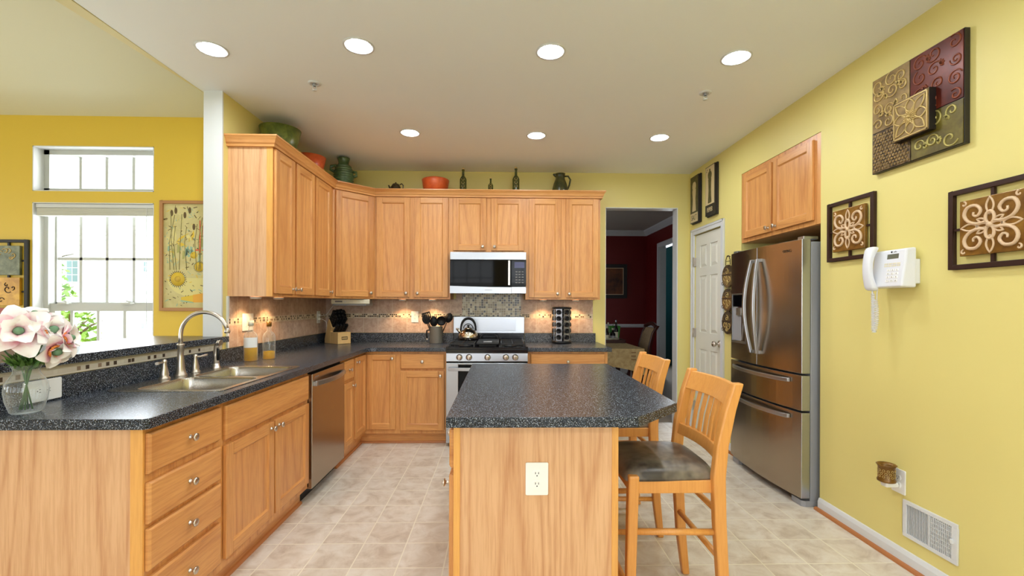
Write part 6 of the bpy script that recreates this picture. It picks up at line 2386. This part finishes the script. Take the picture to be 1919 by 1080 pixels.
Tface = T @ Matrix.Translation((0, 0, 3.63)) @ Matrix.Rotation(math.atan2(-1.0, 7.5), 4, 'X')
mb = MB(); mb.T = Tface; mb.box(3.7, 6.3, 5.9, 6.9, -0.1, 0.03, plain('lcd', srgb(96, 98, 84), 0.3)); mb.build('display', t, 0.03)
mb = MB(); mb.T = Tface
for r in range(2):
    for c in range(4):
        mb.box(3.3 + c * 0.95, 4.05 + c * 0.95, 4.35 + r * 0.42, 4.63 + r * 0.42, -0.05, 0.06, M['plastic_cream'])
mb.build('memory_key', t)
for r in range(4):
    for c in range(3):
        mb = MB(); mb.T = Tface
        mb.box(4.1 + c * 0.95, 4.8 + c * 0.95, 1.2 + r * 0.72, 1.68 + r * 0.72, -0.05, 0.09, M['plastic_white'])
        kx_ = '147*2580369#'[c * 4 + (3 - r)] if False else ['*0#', '789', '456', '123'][r][c]
        kb = mb.build('key', t, 0.04)
        mb = MB(); text_mb(mb, kx_, 0.42, M['slot'], Tface @ Matrix.Translation((4.45 + c * 0.95, 1.44 + r * 0.72, 0.10)), 0.005); mb.build('digit', kb)
mb = MB(); mb.T = Tface
mb.lathe([(0.2, 0.0), (0.2, 0.03)], (4.6, 7.3, 0), M['slot'], 12)
text_mb(mb, 'at&t', 0.42, M['slot'], Tface @ Matrix.Translation((5.4, 7.3, 0.02)), 0.005)
mb.build('logo', t)
# handset on the far (left) side, with its cradle
mb = MB(); mb.T = T
vs, fs = [], []
n = 16
for i in range(n + 1):
    s = i / n
    y = -0.5 + 9.3 * s
    end = math.sin(math.pi * s)
    d = 4.5 + 0.7 * end
    thick = 1.15 + 0.9 * abs(2 * s - 1) ** 3
    hw = 1.05 + 0.25 * abs(2 * s - 1) ** 2
    sc = 1.0 if 0 < i < n else 0.75
    for k in range(12):
        a = 2 * math.pi * k / 12
        ca_, sa_ = math.cos(a), math.sin(a)
        px_ = math.copysign(abs(ca_) ** 0.6, ca_) * hw * sc
        pz_ = math.copysign(abs(sa_) ** 0.6, sa_) * thick * 0.5 * sc
        vs.append((1.0 + px_, y, d - thick * 0.5 + pz_))
for i in range(n):
    for k in range(12):
        j = (k + 1) % 12
        fs.append((i * 12 + k, i * 12 + j, (i + 1) * 12 + j, (i + 1) * 12 + k))
fs += [tuple(range(12)), tuple(n * 12 + k for k in range(12))]
mb.add(vs, fs, PW, True)
mb.build('handset', t, subsurf=1)
mb = MB(); mb.T = T
mb.tube([(1.0, -0.4, 3.6), (1.05, -0.9, 3.6), (1.2, -1.4, 3.6)], 0.14, PW, 8)
pts = []
N_ = 560
for k in range(N_ + 1):
    s = k / N_
    if s < 0.55:
        q = s / 0.55
        cx_, cy_, cz_ = 0.9 - 0.1 * q, -1.0 - 7.6 * q, 3.4 - 0.2 * q
    elif s < 0.62:
        q = (s - 0.55) / 0.07
        cx_, cy_, cz_ = 0.8 + 0.45 * q, -8.6 - 0.5 * math.sin(math.pi * q), 3.2
    else:
        q = (s - 0.62) / 0.38
        cx_, cy_, cz_ = 1.25 + 0.35 * math.sin(math.pi * q), -8.6 + 6.4 * q, 3.1
    a = 2 * math.pi * 44 * s
    pts.append((cx_ + 0.30 * math.cos(a), cy_, cz_ + 0.30 * math.sin(a)))
mb.tube(pts, 0.075, PW, 5)
mb.tube([(pts[-1][0], pts[-1][1], pts[-1][2]), (1.5, -0.8, 3.0), (1.5, 0.3, 2.8)], 0.1, PW, 6)
mb.build('coiled_cord', t)

# fragrance warmer plugged into the low outlet
wx_, wy_ = XR - 2.3, 89.3
t = thing('fragrance_warmer', (wx_, wy_, 15.4), 'brown embossed fragrance warmer cup plugged into the low wall outlet', 'warmer')
mb = MB(); mb.lathe([(1.3, 16.1), (1.55, 16.2), (1.6, 16.5), (1.4, 16.9), (1.35, 18.6), (1.5, 19.3), (1.75, 19.6), (1.6, 19.7), (1.3, 19.2), (1.2, 17.6), (0.01, 17.5)], (wx_, wy_, 0), M['art_amber'], 28); cup = mb.build('cup', t)
mb = MB()
for r in range(3):
    for k in range(12):
        an = 2 * math.pi * (k + 0.5 * (r % 2)) / 12
        cx_, cy_ = wx_ + 1.42 * math.cos(an), wy_ + 1.42 * math.sin(an)
        tx, ty = -math.sin(an), math.cos(an)
        mb.tube([(cx_ + tx * 0.22 * math.cos(q), cy_ + ty * 0.22 * math.cos(q), 17.3 + r * 0.6 + 0.22 * math.sin(q)) for q in [2 * math.pi * i / 8 for i in range(8)]], 0.06, M['scroll_gold'], 5, closed=True)
mb.build('relief', cup)
mb = MB(); mb.box(wx_ - 0.7, XR - 0.32, wy_ - 0.8, wy_ + 0.8, 15.1, 16.1, M['plastic_white']); mb.build('plug', t, 0.3, 3)

# wall register
t = thing('wall_register', (XR, 82.4, 5.9), 'white metal air register low on the right yellow wall', 'vent')
T = RWT(87.7, 5.95)
w, h = 10.7, 7.3
mb = MB(); mb.T = T
b_ = 0.75
mb.box(0, w, 0, b_, 0, 0.35, W); mb.box(0, w, h - b_, h, 0, 0.35, W); mb.box(0, b_, b_, h - b_, 0, 0.35, W); mb.box(w - b_ - 0.3, w, b_, h - b_, 0, 0.35, W); mb.box(5.3, 5.5, b_, h - b_, 0, 0.33, W)
mb.build('frame', t, 0.05)
mb = MB(); mb.T = T; mb.box(5.4, w - b_, b_, h - b_, 0.01, 0.04, M['slot']); mb.box(b_, 5.4, b_, h - b_, 0.01, 0.04, M['case_grey']); mb.build('duct', t)
mb = MB(); mb.T = T
k = b_ + 0.1
while k < 5.2:
    vs = [(k, b_, 0.08), (k + 0.31, b_, 0.22), (k + 0.31, h - b_, 0.22), (k, h - b_, 0.08), (k + 0.02, b_, 0.05), (k + 0.33, b_, 0.18), (k + 0.33, h - b_, 0.18), (k + 0.02, h - b_, 0.05)]
    mb.add(vs, [(0, 1, 2, 3), (4, 7, 6, 5), (0, 4, 5, 1), (2, 6, 7, 3), (1, 5, 6, 2), (0, 3, 7, 4)], W)
    k += 0.33
mb.build('closed_louvre', t)
mb = MB(); mb.T = T
k = 5.6
while k < w - b_ - 0.3:
    mb.box(k, k + 0.11, b_, h - b_, 0.06, 0.3, W); k += 0.34
y = b_ + 0.7
while y < h - b_:
    mb.box(5.5, w - b_ - 0.3, y, y + 0.10, 0.06, 0.24, W); y += 0.78
mb.build('open_grille', t)
mb = MB(); mb.T = T; mb.box(w - 1.0, w - 0.6, 3.6, 4.4, 0.3, 0.75, W); mb.build('lever', t, 0.06)

# ================================================================== CEILING FITTINGS
names = ['over the bar top by the column', 'above the sink side of the island, front row', 'above the island, front row', 'front row nearest the right wall', 'back row over the left base cabinets', 'back row in front of the range', 'back row nearest the doorway']
names += ['added out of view to brighten the room'] * 6
proto = None
for (x, y), nm in zip(LIGHTS, names):
    if proto is None:
        t = thing('recessed_light', (x, y, HC), '', 'ceiling light', 'recessed ceiling lights')
        mb = MB(); mb.lathe([(3.35, HC - 0.02), (3.3, HC - 0.16), (2.75, HC - 0.14), (2.70, HC + 0.1)], (x, y, 0), W, 36, caps=False); mb.build('trim_ring', t)
        mb = MB(); mb.lathe([(2.72, HC + 0.02), (2.5, HC + 1.6), (2.4, HC + 3.0), (0.01, HC + 3.05)], (x, y, 0), M['baffle'], 36, caps=False); mb.build('baffle', t)
        mb = MB(); mb.lathe([(1.0, HC + 2.2), (1.8, HC + 0.9), (1.95, HC + 0.3), (1.5, HC + 0.02), (0.01, HC - 0.08)], (x, y, 0), M['bulb'], 28, caps=False); mb.build('bulb', t)
        proto = t
    else:
        t = copy_tree(proto)
        t.location = Vector((x, y, HC)) * IN
    t['label'] = 'lit recessed ceiling light ' + nm
for (x, y), nm in (((-48.0, 115.3), 'small white sprinkler on the ceiling left of the front lights'), ((54.0, 117.2), 'small white sprinkler on the ceiling near the right wall')):
    t = thing('sprinkler', (x, y, HC), nm, 'sprinkler')
    mb = MB(); mb.lathe([(1.6, HC - 0.01), (1.55, HC - 0.2), (0.9, HC - 0.3), (0.7, HC - 0.1)], (x, y, 0), W, 24, caps=False); mb.build('escutcheon', t)
    mb = MB(); mb.lathe([(0.42, HC - 0.05), (0.42, HC - 0.7), (0.3, HC - 0.8)], (x, y, 0), M['case_grey'], 12, caps=False)
    for s in (-1, 1):
        mb.tube([(x + s * 0.42, y, HC - 0.6), (x + s * 0.45, y, HC - 1.3), (x, y, HC - 1.75)], 0.1, W, 6)
    mb.lathe([(0.01, HC - 1.7), (0.6, HC - 1.75), (0.6, HC - 1.85), (0.01, HC - 1.9)], (x, y, 0), W, 14); mb.build('sprinkler_head', t)

# ================================================================== ART BESIDE THE WINDOW
t = thing('framed_picture', (-90.5, YWIN, 49.8), 'tall wood-framed sunflower still life print, half hidden behind the white column', 'picture')
T = frame((-99.6, YWIN - 0.02, 49.8), (1, 0, 0), (0, -1, 0))
w, h = 18.0, 32.2
FRM = M['oak_edge']
fm = plain('picture_wood', srgb(176, 126, 78), 0.5)
mb = MB(); mb.T = T
for a, b, c, d in ((0, 0.9, 0, h), (w - 0.9, w, 0, h), (0.9, w - 0.9, 0, 0.9), (0.9, w - 0.9, h - 0.9, h)):
    mb.box(a, b, c, d, 0, 0.9, fm)
mb.build('frame', t, 0.08)
mb = MB(); mb.T = T; mb.box(0.8, w - 0.8, 0.8, h - 0.8, 0.1, 0.35, mottled('print_paper', srgb(196, 184, 126), srgb(214, 202, 146), 8.0, 0.6)); pp = mb.build('print', t)
YF, YK, TE, RE = plain('print_yellow', srgb(224, 190, 60), 0.6), plain('print_dark', srgb(96, 76, 40), 0.6), plain('print_teal', srgb(150, 184, 160), 0.6), plain('print_red', srgb(222, 92, 60), 0.6)
mb = MB(); mb.T = T
def disc(x, y, r, mt, zz=0.37):
    mb.lathe([(r, zz - 0.02), (r, zz), (0.01, zz)], (x, y, 0), mt, 24)
def sunflower(x, y, r):
    for k in range(26):
        a = 2 * math.pi * k / 26
        mb.add([(x + r * math.cos(a - 0.09), y + r * math.sin(a - 0.09), 0.365), (x + 1.35 * r * math.cos(a), y + 1.35 * r * math.sin(a), 0.365), (x + r * math.cos(a + 0.09), y + r * math.sin(a + 0.09), 0.365)], [(0, 1, 2)], YK)
    disc(x, y, r, YF, 0.38); disc(x, y, r * 0.45, plain('print_ochre', srgb(206, 170, 60), 0.6), 0.39)
rr_ = random.Random(4)
pale = plain('print_pale', srgb(222, 210, 140), 0.6)
pl = [(9 + 7 * math.cos(R(180 + 180 * k / 20)), 9.6 + 5.4 * math.sin(R(180 + 180 * k / 20))) for k in range(21)]
mb.prism(pl, 0.34, 0.36, pale)
for k in range(8):
    x = rr_.uniform(2, 13)
    mb.tube([(x, 12, 0.35), (x + rr_.uniform(-1, 1), 20, 0.35), (x + rr_.uniform(-1.6, 1.6), rr_.uniform(24, 29), 0.35)], 0.10, plain('print_stalk', srgb(150, 140, 90), 0.6), 5)
for x, y in ((3.2, 28.6), (4.4, 29.3), (7.0, 28.0), (8.4, 29.4), (13.5, 29.4), (9.6, 24.6)):
    mb.prism([(x + 0.42 * math.cos(2 * math.pi * k / 14), y + 0.95 * math.sin(2 * math.pi * k / 14)) for k in range(14)], 0.36, 0.38, YK)
for x, y, a, L in ((4.5, 20, 100, 4.5), (4.5, 20, 150, 3.5), (4.5, 20, 40, 3.6), (4.5, 20, 200, 3.0), (4.5, 20, -20, 3.4), (9, 20.5, 80, 3.2), (9.0, 20.5, 130, 3.0)):
    d = (math.cos(R(a)), math.sin(R(a)))
    s = (-d[1] * 0.5, d[0] * 0.5)
    mb.prism([(x, y), (x + d[0] * L * 0.5 + s[0], y + d[1] * L * 0.5 + s[1]), (x + d[0] * L, y + d[1] * L), (x + d[0] * L * 0.5 - s[0], y + d[1] * L * 0.5 - s[1])], 0.35, 0.365, pale if a > 90 else YF)
for k in range(14):
    x, y = rr_.uniform(1.5, 13), rr_.uniform(14.0, 19.5)
    mb.prism([(x, y), (x + 0.7, y + 0.2), (x + 0.8, y + 2.2), (x + 0.2, y + 2.6)], 0.345, 0.36, TE if k % 3 else plain('print_sage', srgb(170, 168, 100), 0.6))
for k in range(230):
    x, y = rr_.uniform(1.2, 14.5), rr_.uniform(1.5, 30.5)
    a = rr_.uniform(0, 3.14); L = rr_.uniform(0.15, 0.6); wd = rr_.uniform(0.05, 0.12)
    c_, s_ = math.cos(a), math.sin(a)
    mt = rr_.choice((YK, YK, TE, YF, pale))
    mb.prism([(x - c_ * L - s_ * wd, y - s_ * L + c_ * wd), (x + c_ * L - s_ * wd, y + s_ * L + c_ * wd), (x + c_ * L + s_ * wd, y + s_ * L - c_ * wd), (x - c_ * L + s_ * wd, y - s_ * L - c_ * wd)], 0.355, 0.37, mt)
sunflower(5.0, 9.3, 2.0); sunflower(11.2, 12.9, 1.35)
disc(9.6, 16.3, 1.0, YF)
for a, b, c, d in ((11.2, 11.5, 17, 26.5), (12.2, 14.6, 25.4, 25.8), (12.2, 14.6, 22.0, 22.4), (12.2, 12.6, 22, 25.8), (13.4, 13.7, 22.2, 25.6), (12.0, 14.8, 17.6, 18.0), (12.6, 13.0, 17.8, 20.5), (9.9, 11.2, 17.6, 18.0)):
    mb.box(a, b, c, d, 0.36, 0.38, RE)
mb.prism([(6.0, 3.2), (9.4, 2.6), (9.4, 4.6), (6.0, 4.0)], 0.36, 0.38, YF); mb.prism([(5.6, 2.8), (9.6, 2.3), (9.6, 2.7), (6.0, 3.1)], 0.36, 0.375, TE)
mb.prism([(9.4, 2.5), (12.4, 2.5), (12.4, 5.2), (9.4, 4.7)], 0.36, 0.38, plain('print_orange', srgb(232, 170, 60), 0.6)); mb.prism([(12.4, 2.5), (16, 2.5), (16, 5.3), (12.4, 5.3)], 0.36, 0.38, RE)
mb.build('still_life', pp)

t = thing('tile_panel', (-143, YWIN, 38), 'dark metal frame of coloured square plaques left of the window', 'wall art')
T = frame((-155.0, YWIN - 0.02, 34.0), (1, 0, 0), (0, -1, 0))
w, h = 17.9, 36.3
IB = M['iron_black']
mb = MB(); mb.T = T
for a, b, c, d in ((0, 0.85, 0, h), (w - 0.85, w, 0, h), (0.85, w - 0.85, 0, 0.85), (0.85, w - 0.85, h - 0.85, h)):
    mb.box(a, b, c, d, 0, 0.8, IB)
mb.build('frame', t, 0.05)
cols_ = [mottled('plaque_sage', srgb(78, 84, 58), srgb(126, 128, 98), 16, 0.35, 0.2), mottled('plaque_amber', srgb(176, 124, 24), srgb(214, 164, 50), 14, 0.35, 0.1), mottled('plaque_red', srgb(130, 34, 22), srgb(170, 66, 44), 14, 0.35, 0.1), mottled('plaque_olive', srgb(90, 84, 40), srgb(130, 120, 62), 14, 0.35, 0.1)]
lay = [(26.0, 34.5, 0), (17.2, 25.3, 1), (8.4, 16.5, 2), (1.6, 7.8, 3)]
for a, b in ((2.0, 7.6), (8.4, 15.9)):
    for c, d, ci in lay:
        mb = MB(); mb.T = T; mb.box(a, b, c, d, 0.2, 0.9, cols_[ci]); pq = mb.build('plaque', t, 0.06)
        mb = MB(); mb.T = T
        for k in range(5):
            r0 = rr_.uniform(0.5, 1.2)
            relief(mb, spiral(rr_.uniform(a + 1.3, b - 1.3), rr_.uniform(c + 1.3, d - 1.3), r0, 0.9, rr_.uniform(0, 6), rr_.choice((-1, 1))), 0.14, M['scroll_gold'] if ci == 0 else M['iron_brown'], 0.92)
        mb.build('relief', pq)
mb = MB(); mb.T = T
for x in (5.0, 12.2):
    mb.box(x - 0.3, x + 0.3, 0.8, h - 0.8, 0.1, 0.4, IB)
for z in (30.2, 21.2, 12.4, 4.6):
    mb.box(0.8, w - 0.8, z - 0.25, z + 0.25, 0.1, 0.4, IB)
mb.build('connector', t)

# ================================================================== DINING ROOM
MH = M['mahogany']
t = thing('dining_table', (52, 252, 0), 'dark wood dining table seen through the doorway under a beige cloth', 'table')
mb = MB(); mb.box(32, 72.5, 226, 300, 28.2, 29.4, MH); mb.build('table_top', t, 0.1)
for x, y in ((68, 232), (36, 232), (68, 294), (36, 294)):
    mb = MB(); mb.lathe([(1.2, 0), (1.6, 0.6), (1.1, 3), (2.2, 8), (2.6, 14), (1.4, 18), (1.9, 22), (1.9, 28.2)], (x, y, 0), MH, 16); mb.build('leg', t)
mb = MB()
cl = mottled('beige_cloth', srgb(172, 146, 98), srgb(196, 172, 124), 26.0, 0.85)
x0, x1, y0_, y1_ = 31.5, 73.0, 225.5, 300.5
mb.box(x0, x1, y0_, y1_, 29.42, 29.62, cl)
n = 28
def skirt(p0, p1, drop0, drop1, outw):
    vs, fs = [], []
    for i in range(n + 1):
        s = i / n
        x = p0[0] + (p1[0] - p0[0]) * s; y = p0[1] + (p1[1] - p0[1]) * s
        dr = drop0 + (drop1 - drop0) * s ** 4
        for j in range(4):
            q = j / 3
            wv = 0.5 * q * math.sin(9 * s * math.pi)
            vs.append((x + outw[0] * (0.2 + wv + 0.6 * q), y + outw[1] * (0.2 + wv + 0.6 * q), 29.6 - dr * q))
    for i in range(n):
        for j in range(3):
            fs.append((i * 4 + j, i * 4 + j + 1, i * 4 + 5 + j, i * 4 + 4 + j))
    mb.add(vs, fs, cl, True)
skirt((x0, y0_), (x1, y0_), 8.5, 13.5, (0, -1)); skirt((x1, y1_), (x1, y0_), 8.5, 13.5, (1, 0))
rs = plain('cloth_stripe', srgb(140, 106, 66), 0.85)
for z in (27.6, 25.8, 24.0):
    for k in range(1):
        mb.box(66 + 3.3 * k, 68.4 + 3.3 * k, y0_ - 0.95, y0_ - 0.75, z, z + 0.5, rs)
tag(mb.build('tablecloth', fix=False), 'beige striped cloth hanging over the dining table edge', 'tablecloth')
t = thing('dining_chair', (79, 262, 0), 'dark carved dining chair with a beige upholstered back beside the dining table', 'chair')
# chair faces the table (towards -X); back rises at its right side
mb = MB(); mb.box(66, 84, 252, 272, 16.5, 18.5, MH); mb.build('seat_frame', t, 0.2)
mb = MB(); mb.box(66.5, 83.5, 252.5, 271.5, 18.5, 20.2, M['beige_fabric']); mb.build('seat', t, 0.6, 3)
for y in (252.8, 271.2):
    mb = MB(); mb.bar([(88.0, y, 0), (85, y, 10), (84, y, 18), (85, y, 28), (87, y, 36), (89.5, y, 40)], [1.6, 1.8, 2.2, 2.0, 1.8, 2.0], 1.7, MH); mb.build('back_leg', t, 0.3)
    mb = MB(); mb.bar([(66, y, 0), (67, y, 8), (66.5, y, 17)], [1.4, 1.8, 2.4], [1.4, 1.8, 2.4], MH); mb.build('front_leg', t, 0.3)
mb = MB()
pts = [(88.4 + 0.6 * math.sin(math.pi * k / 12), 252.6 + 18.8 * k / 12, 39.2 + 1.8 * math.sin(math.pi * k / 12)) for k in range(13)]
mb.tube(pts, 1.15, MH, 10); mb.build('crest_rail', t)
mb = MB(); mb.bar([(84.6, 262, 22), (85.4, 262, 29), (87.0, 262, 35), (88.6, 262, 38.6)], [1.8, 1.8, 1.8, 1.6], [15.5, 16.5, 16.5, 14], M['beige_fabric']); mb.build('back_pad', t, 0.5, 3)
t = thing('framed_picture', (76, DYB, 57), 'dark framed brown picture on the red dining room wall', 'picture')
T = frame((58, DYB - 0.02, 57.0), (1, 0, 0), (0, -1, 0))
w, h = 37.9, 25.8
mb = MB(); mb.T = T
for a, b, c, d in ((0, 2.6, 0, h), (w - 2.6, w, 0, h), (2.6, w - 2.6, 0, 2.6), (2.6, w - 2.6, h - 2.6, h)):
    mb.box(a, b, c, d, 0, 1.4, M['slot'])
mb.build('frame', t, 0.2)
mb = MB(); mb.T = T
for a, b, c, d in ((2.6, 3.1, 2.6, h - 2.6), (w - 3.1, w - 2.6, 2.6, h - 2.6), (3.1, w - 3.1, 2.6, 3.1), (3.1, w - 3.1, h - 3.1, h - 2.6)):
    mb.box(a, b, c, d, 0.3, 0.9, M['scroll_cream'])
mb.build('fillet', t)
mb = MB(); mb.T = T; mb.box(3.0, w - 3.0, 3.0, h - 3.0, 0.2, 0.5, mottled('old_print', srgb(60, 28, 14), srgb(120, 66, 28), 5.0, 0.5)); mb.build('print', t)
# serving tray, dishes, green box and bottles on the far end of the table
t = thing('serving_tray', (64, 266, 29.62), 'dark wooden tray on the dining table under the bottles', 'tray')
mb = MB(); mb.box(58, 72.5, 258, 276, 29.63, 30.1, MH)
for a, b, c, d in ((58, 72.5, 258, 258.6), (58, 72.5, 275.4, 276), (58, 58.6, 258, 276), (71.9, 72.5, 258, 276)):
    mb.box(a, b, c, d, 30.1, 31.6, MH)
mb.build('tray_body', t, 0.1)
BZ = 30.1
for k in range(4):
    t = thing('plate', (66.2, 263, BZ + 0.55 * k), 'pale plate, %s of the stack on the dark dining table tray' % ['lowest', 'second from the bottom', 'second from the top', 'topmost'][k], 'plate', 'plates stacked on the dining table tray')
    mb = MB()
    mb.lathe([(2.2, BZ + 0.55 * k), (3.9, BZ + 0.55 * k + 0.45), (3.9, BZ + 0.55 * k + 0.55), (2.2, BZ + 0.55 * k + 0.2), (0.01, BZ + 0.55 * k + 0.2)], (66.2, 263, 0), M['plastic_cream'], 24)
    mb.build('dish', t)
t = thing('gift_bag', (74.5, 281, 29.62), 'bright green gift bag standing behind the chair on the dining table', 'bag')
mb = MB(); mb.add([(69, 279, 29.65), (74, 279, 29.65), (74, 283, 29.65), (69, 283, 29.65), (68.2, 278.6, 38.6), (75.0, 278.6, 38.6), (75.0, 283.4, 38.6), (68.2, 283.4, 38.6)], [(0, 3, 2, 1), (0, 1, 5, 4), (1, 2, 6, 5), (2, 3, 7, 6), (3, 0, 4, 7)], plain('green_bag', srgb(56, 138, 36), 0.5)); mb.build('bag_body', t, fix=False)
mb = MB(); mb.tube([(70, 278.5, 38.4), (70.6, 278.4, 40.6), (72.6, 278.4, 40.6), (73.2, 278.5, 38.4)], 0.15, M['leaf'], 6); mb.build('handle', t)
BG = [glass_mat('green_bottle', (0.30, 0.42, 0.16, 1), 0.2), M['bottle_glass'], plain('dark_bottle', srgb(26, 24, 22), 0.15), mottled('amber_bottle', srgb(110, 60, 24), srgb(150, 86, 40), 20, 0.2)]
G = 'bottles on the dining table'
for x, y, r, h, mi, lab in ((60.2, 268, 1.3, 9.4, 0, 'green glass bottle nearest the doorway edge on the dining table'), (62.3, 272, 1.3, 11.5, 3, 'amber bottle with a pale cap among the dining table bottles'),
                            (63.4, 266.5, 1.35, 9.0, 2, 'dark bottle with a white label in front on the dining table tray'), (65.6, 272, 1.2, 11.0, 1, 'clear bottle with a slim neck behind the dark ones on the dining table'),
                            (67.2, 267.0, 1.6, 7.8, 2, 'squat dark bottle with a grey label beside the white-labelled one'), (70.4, 272, 1.4, 12.6, 2, 'tallest dark bottle with a silver top beside the green bag')):
    t = thing('bottle', (x, y, BZ), lab, 'bottle', G)
    mb = MB(); mb.lathe([(r, BZ), (r, BZ + h * 0.55), (r * 0.75, BZ + h * 0.64), (r * 0.32, BZ + h * 0.74), (r * 0.3, BZ + h * 0.92), (0.01, BZ + h * 0.92)], (x, y, 0), BG[mi], 16); mb.build('glass', t)
    mb = MB(); mb.lathe([(r * 0.4, BZ + h * 0.86), (r * 0.4, BZ + h), (0.01, BZ + h)], (x, y, 0), M['bright_steel'] if h > 12 else M['plastic_cream'], 12); mb.build('cap', t)
    mb = MB(); mb.lathe([(r + 0.03, BZ + h * 0.12), (r + 0.03, BZ + h * 0.42)], (x, y, 0), M['plastic_cream'] if mi != 2 or r < 1.5 else M['case_grey'], 16, caps=False); mb.build('paper_label', t)

# ================================================================== OUTSIDE
mb = MB(); mb.box(-1400, 900, YWIN + 8, 1500, -30, -24, M['lawn']); mb.box(-1400, XFAR - 20, -900, YWIN + 8, -30, -24, M['lawn']); mb.box(XFAR - 20, 900, -900, YREAR - 20, -30, -24, M['lawn'])
struct(mb.build('ground'))
t = thing('neighbour_house', (-560, 760, -24), 'white sided house across the yard, seen through the window', 'house')
mb = MB()
HY = 760
z = -24.0
while z < 330:
    mb.prism([(HY, z), (HY - 0.9, z), (HY - 0.15, z + 8.2), (HY, z + 8.2)], -900, -300, M['siding'], 'x')
    z += 8.2
mb.box(-900, -300, HY, HY + 250, -24, 330, M['siding'])
mb.build('wall', t)
for px0, px1, pz0, pz1 in ((143.5, 164, 497, 536), (114, 134, 497, 508), (273, 291, 498, 517), (278, 290, 611, 621)):
    xa_ = (px0 - 939.5) / 835.3 * (HY - 2) ; xb_ = (px1 - 939.5) / 835.3 * (HY - 2)
    za_ = CAM_H - (pz1 - 574) / 835.3 * HY; zb_ = CAM_H - (pz0 - 574) / 835.3 * HY
    mb = MB(); mb.box(xa_ - 1.2, xb_ + 1.2, HY - 2.0, HY - 0.2, za_ - 1.2, zb_ + 1.2, M['siding'])
    nx_, nz_ = 2, max(1, round((zb_ - za_) / 11))
    wfr = mb.build('window_frame', t)
    mb = MB()
    for i in range(nx_):
        for j in range(nz_):
            dx, dz_ = (xb_ - xa_) / nx_, (zb_ - za_) / nz_
            mb.box(xa_ + i * dx + 0.7, xa_ + (i + 1) * dx - 0.7, HY - 2.3, HY - 1.9, za_ + j * dz_ + 0.6, za_ + (j + 1) * dz_ - 0.6, M['house_glass'])
    mb.build('window_pane', wfr)


def tree(x, y, z0, h, r, label, nleaf):
    t = thing('tree', (x, y, -24), label, 'tree', 'trees outside the window')
    mb = MB(); mb.tube([(x, y, -24), (x + 1, y, z0), (x - 2, y + 2, z0 + h * 0.5), (x, y, z0 + h * 0.9)], [3.5, 3, 2, 0.6], M['bark'], 8)
    rt = random.Random(int(x))
    for k in range(14):
        a = rt.uniform(0, 6.28); zz = z0 + h * rt.uniform(0.05, 0.8)
        mb.tube([(x, y, zz), (x + r * 0.5 * math.cos(a), y + r * 0.5 * math.sin(a), zz + 8), (x + r * 0.95 * math.cos(a), y + r * 0.95 * math.sin(a), zz + 12)], [1.0, 0.6, 0.2], M['bark'], 5)
    mb.build('trunk', t)
    mb = MB()
    for k in range(nleaf):
        a = rt.uniform(0, 6.28); q = rt.random() ** 0.5; zz = rt.random()
        rr2 = r * q * (0.45 + 0.55 * math.sin(math.pi * min(1, zz * 0.9 + 0.1)))
        c = Vector((x + rr2 * math.cos(a), y + rr2 * math.sin(a), z0 + h * zz))
        u = Vector((rt.uniform(-1, 1), rt.uniform(-1, 1), rt.uniform(-1, 1))).normalized()
        v = u.orthogonal().normalized()
        L = rt.uniform(1.5, 2.8)
        mb.add([c - u * L, c + v * L * 0.5, c + u * L, c - v * L * 0.5], [(0, 1, 2, 3)], M['tree_leaf'])
    f = mb.build('foliage', t, fix=False)


tree(-318, 310, 22, 68, 22, 'leafy green tree outside the left edge of the window', 620)
tree(-247, 262, -8, 54, 19, 'low green bush outside behind the magnolia flowers', 480)

for o in bpy.data.objects:
    if '_o' in o:
        del o['_o']
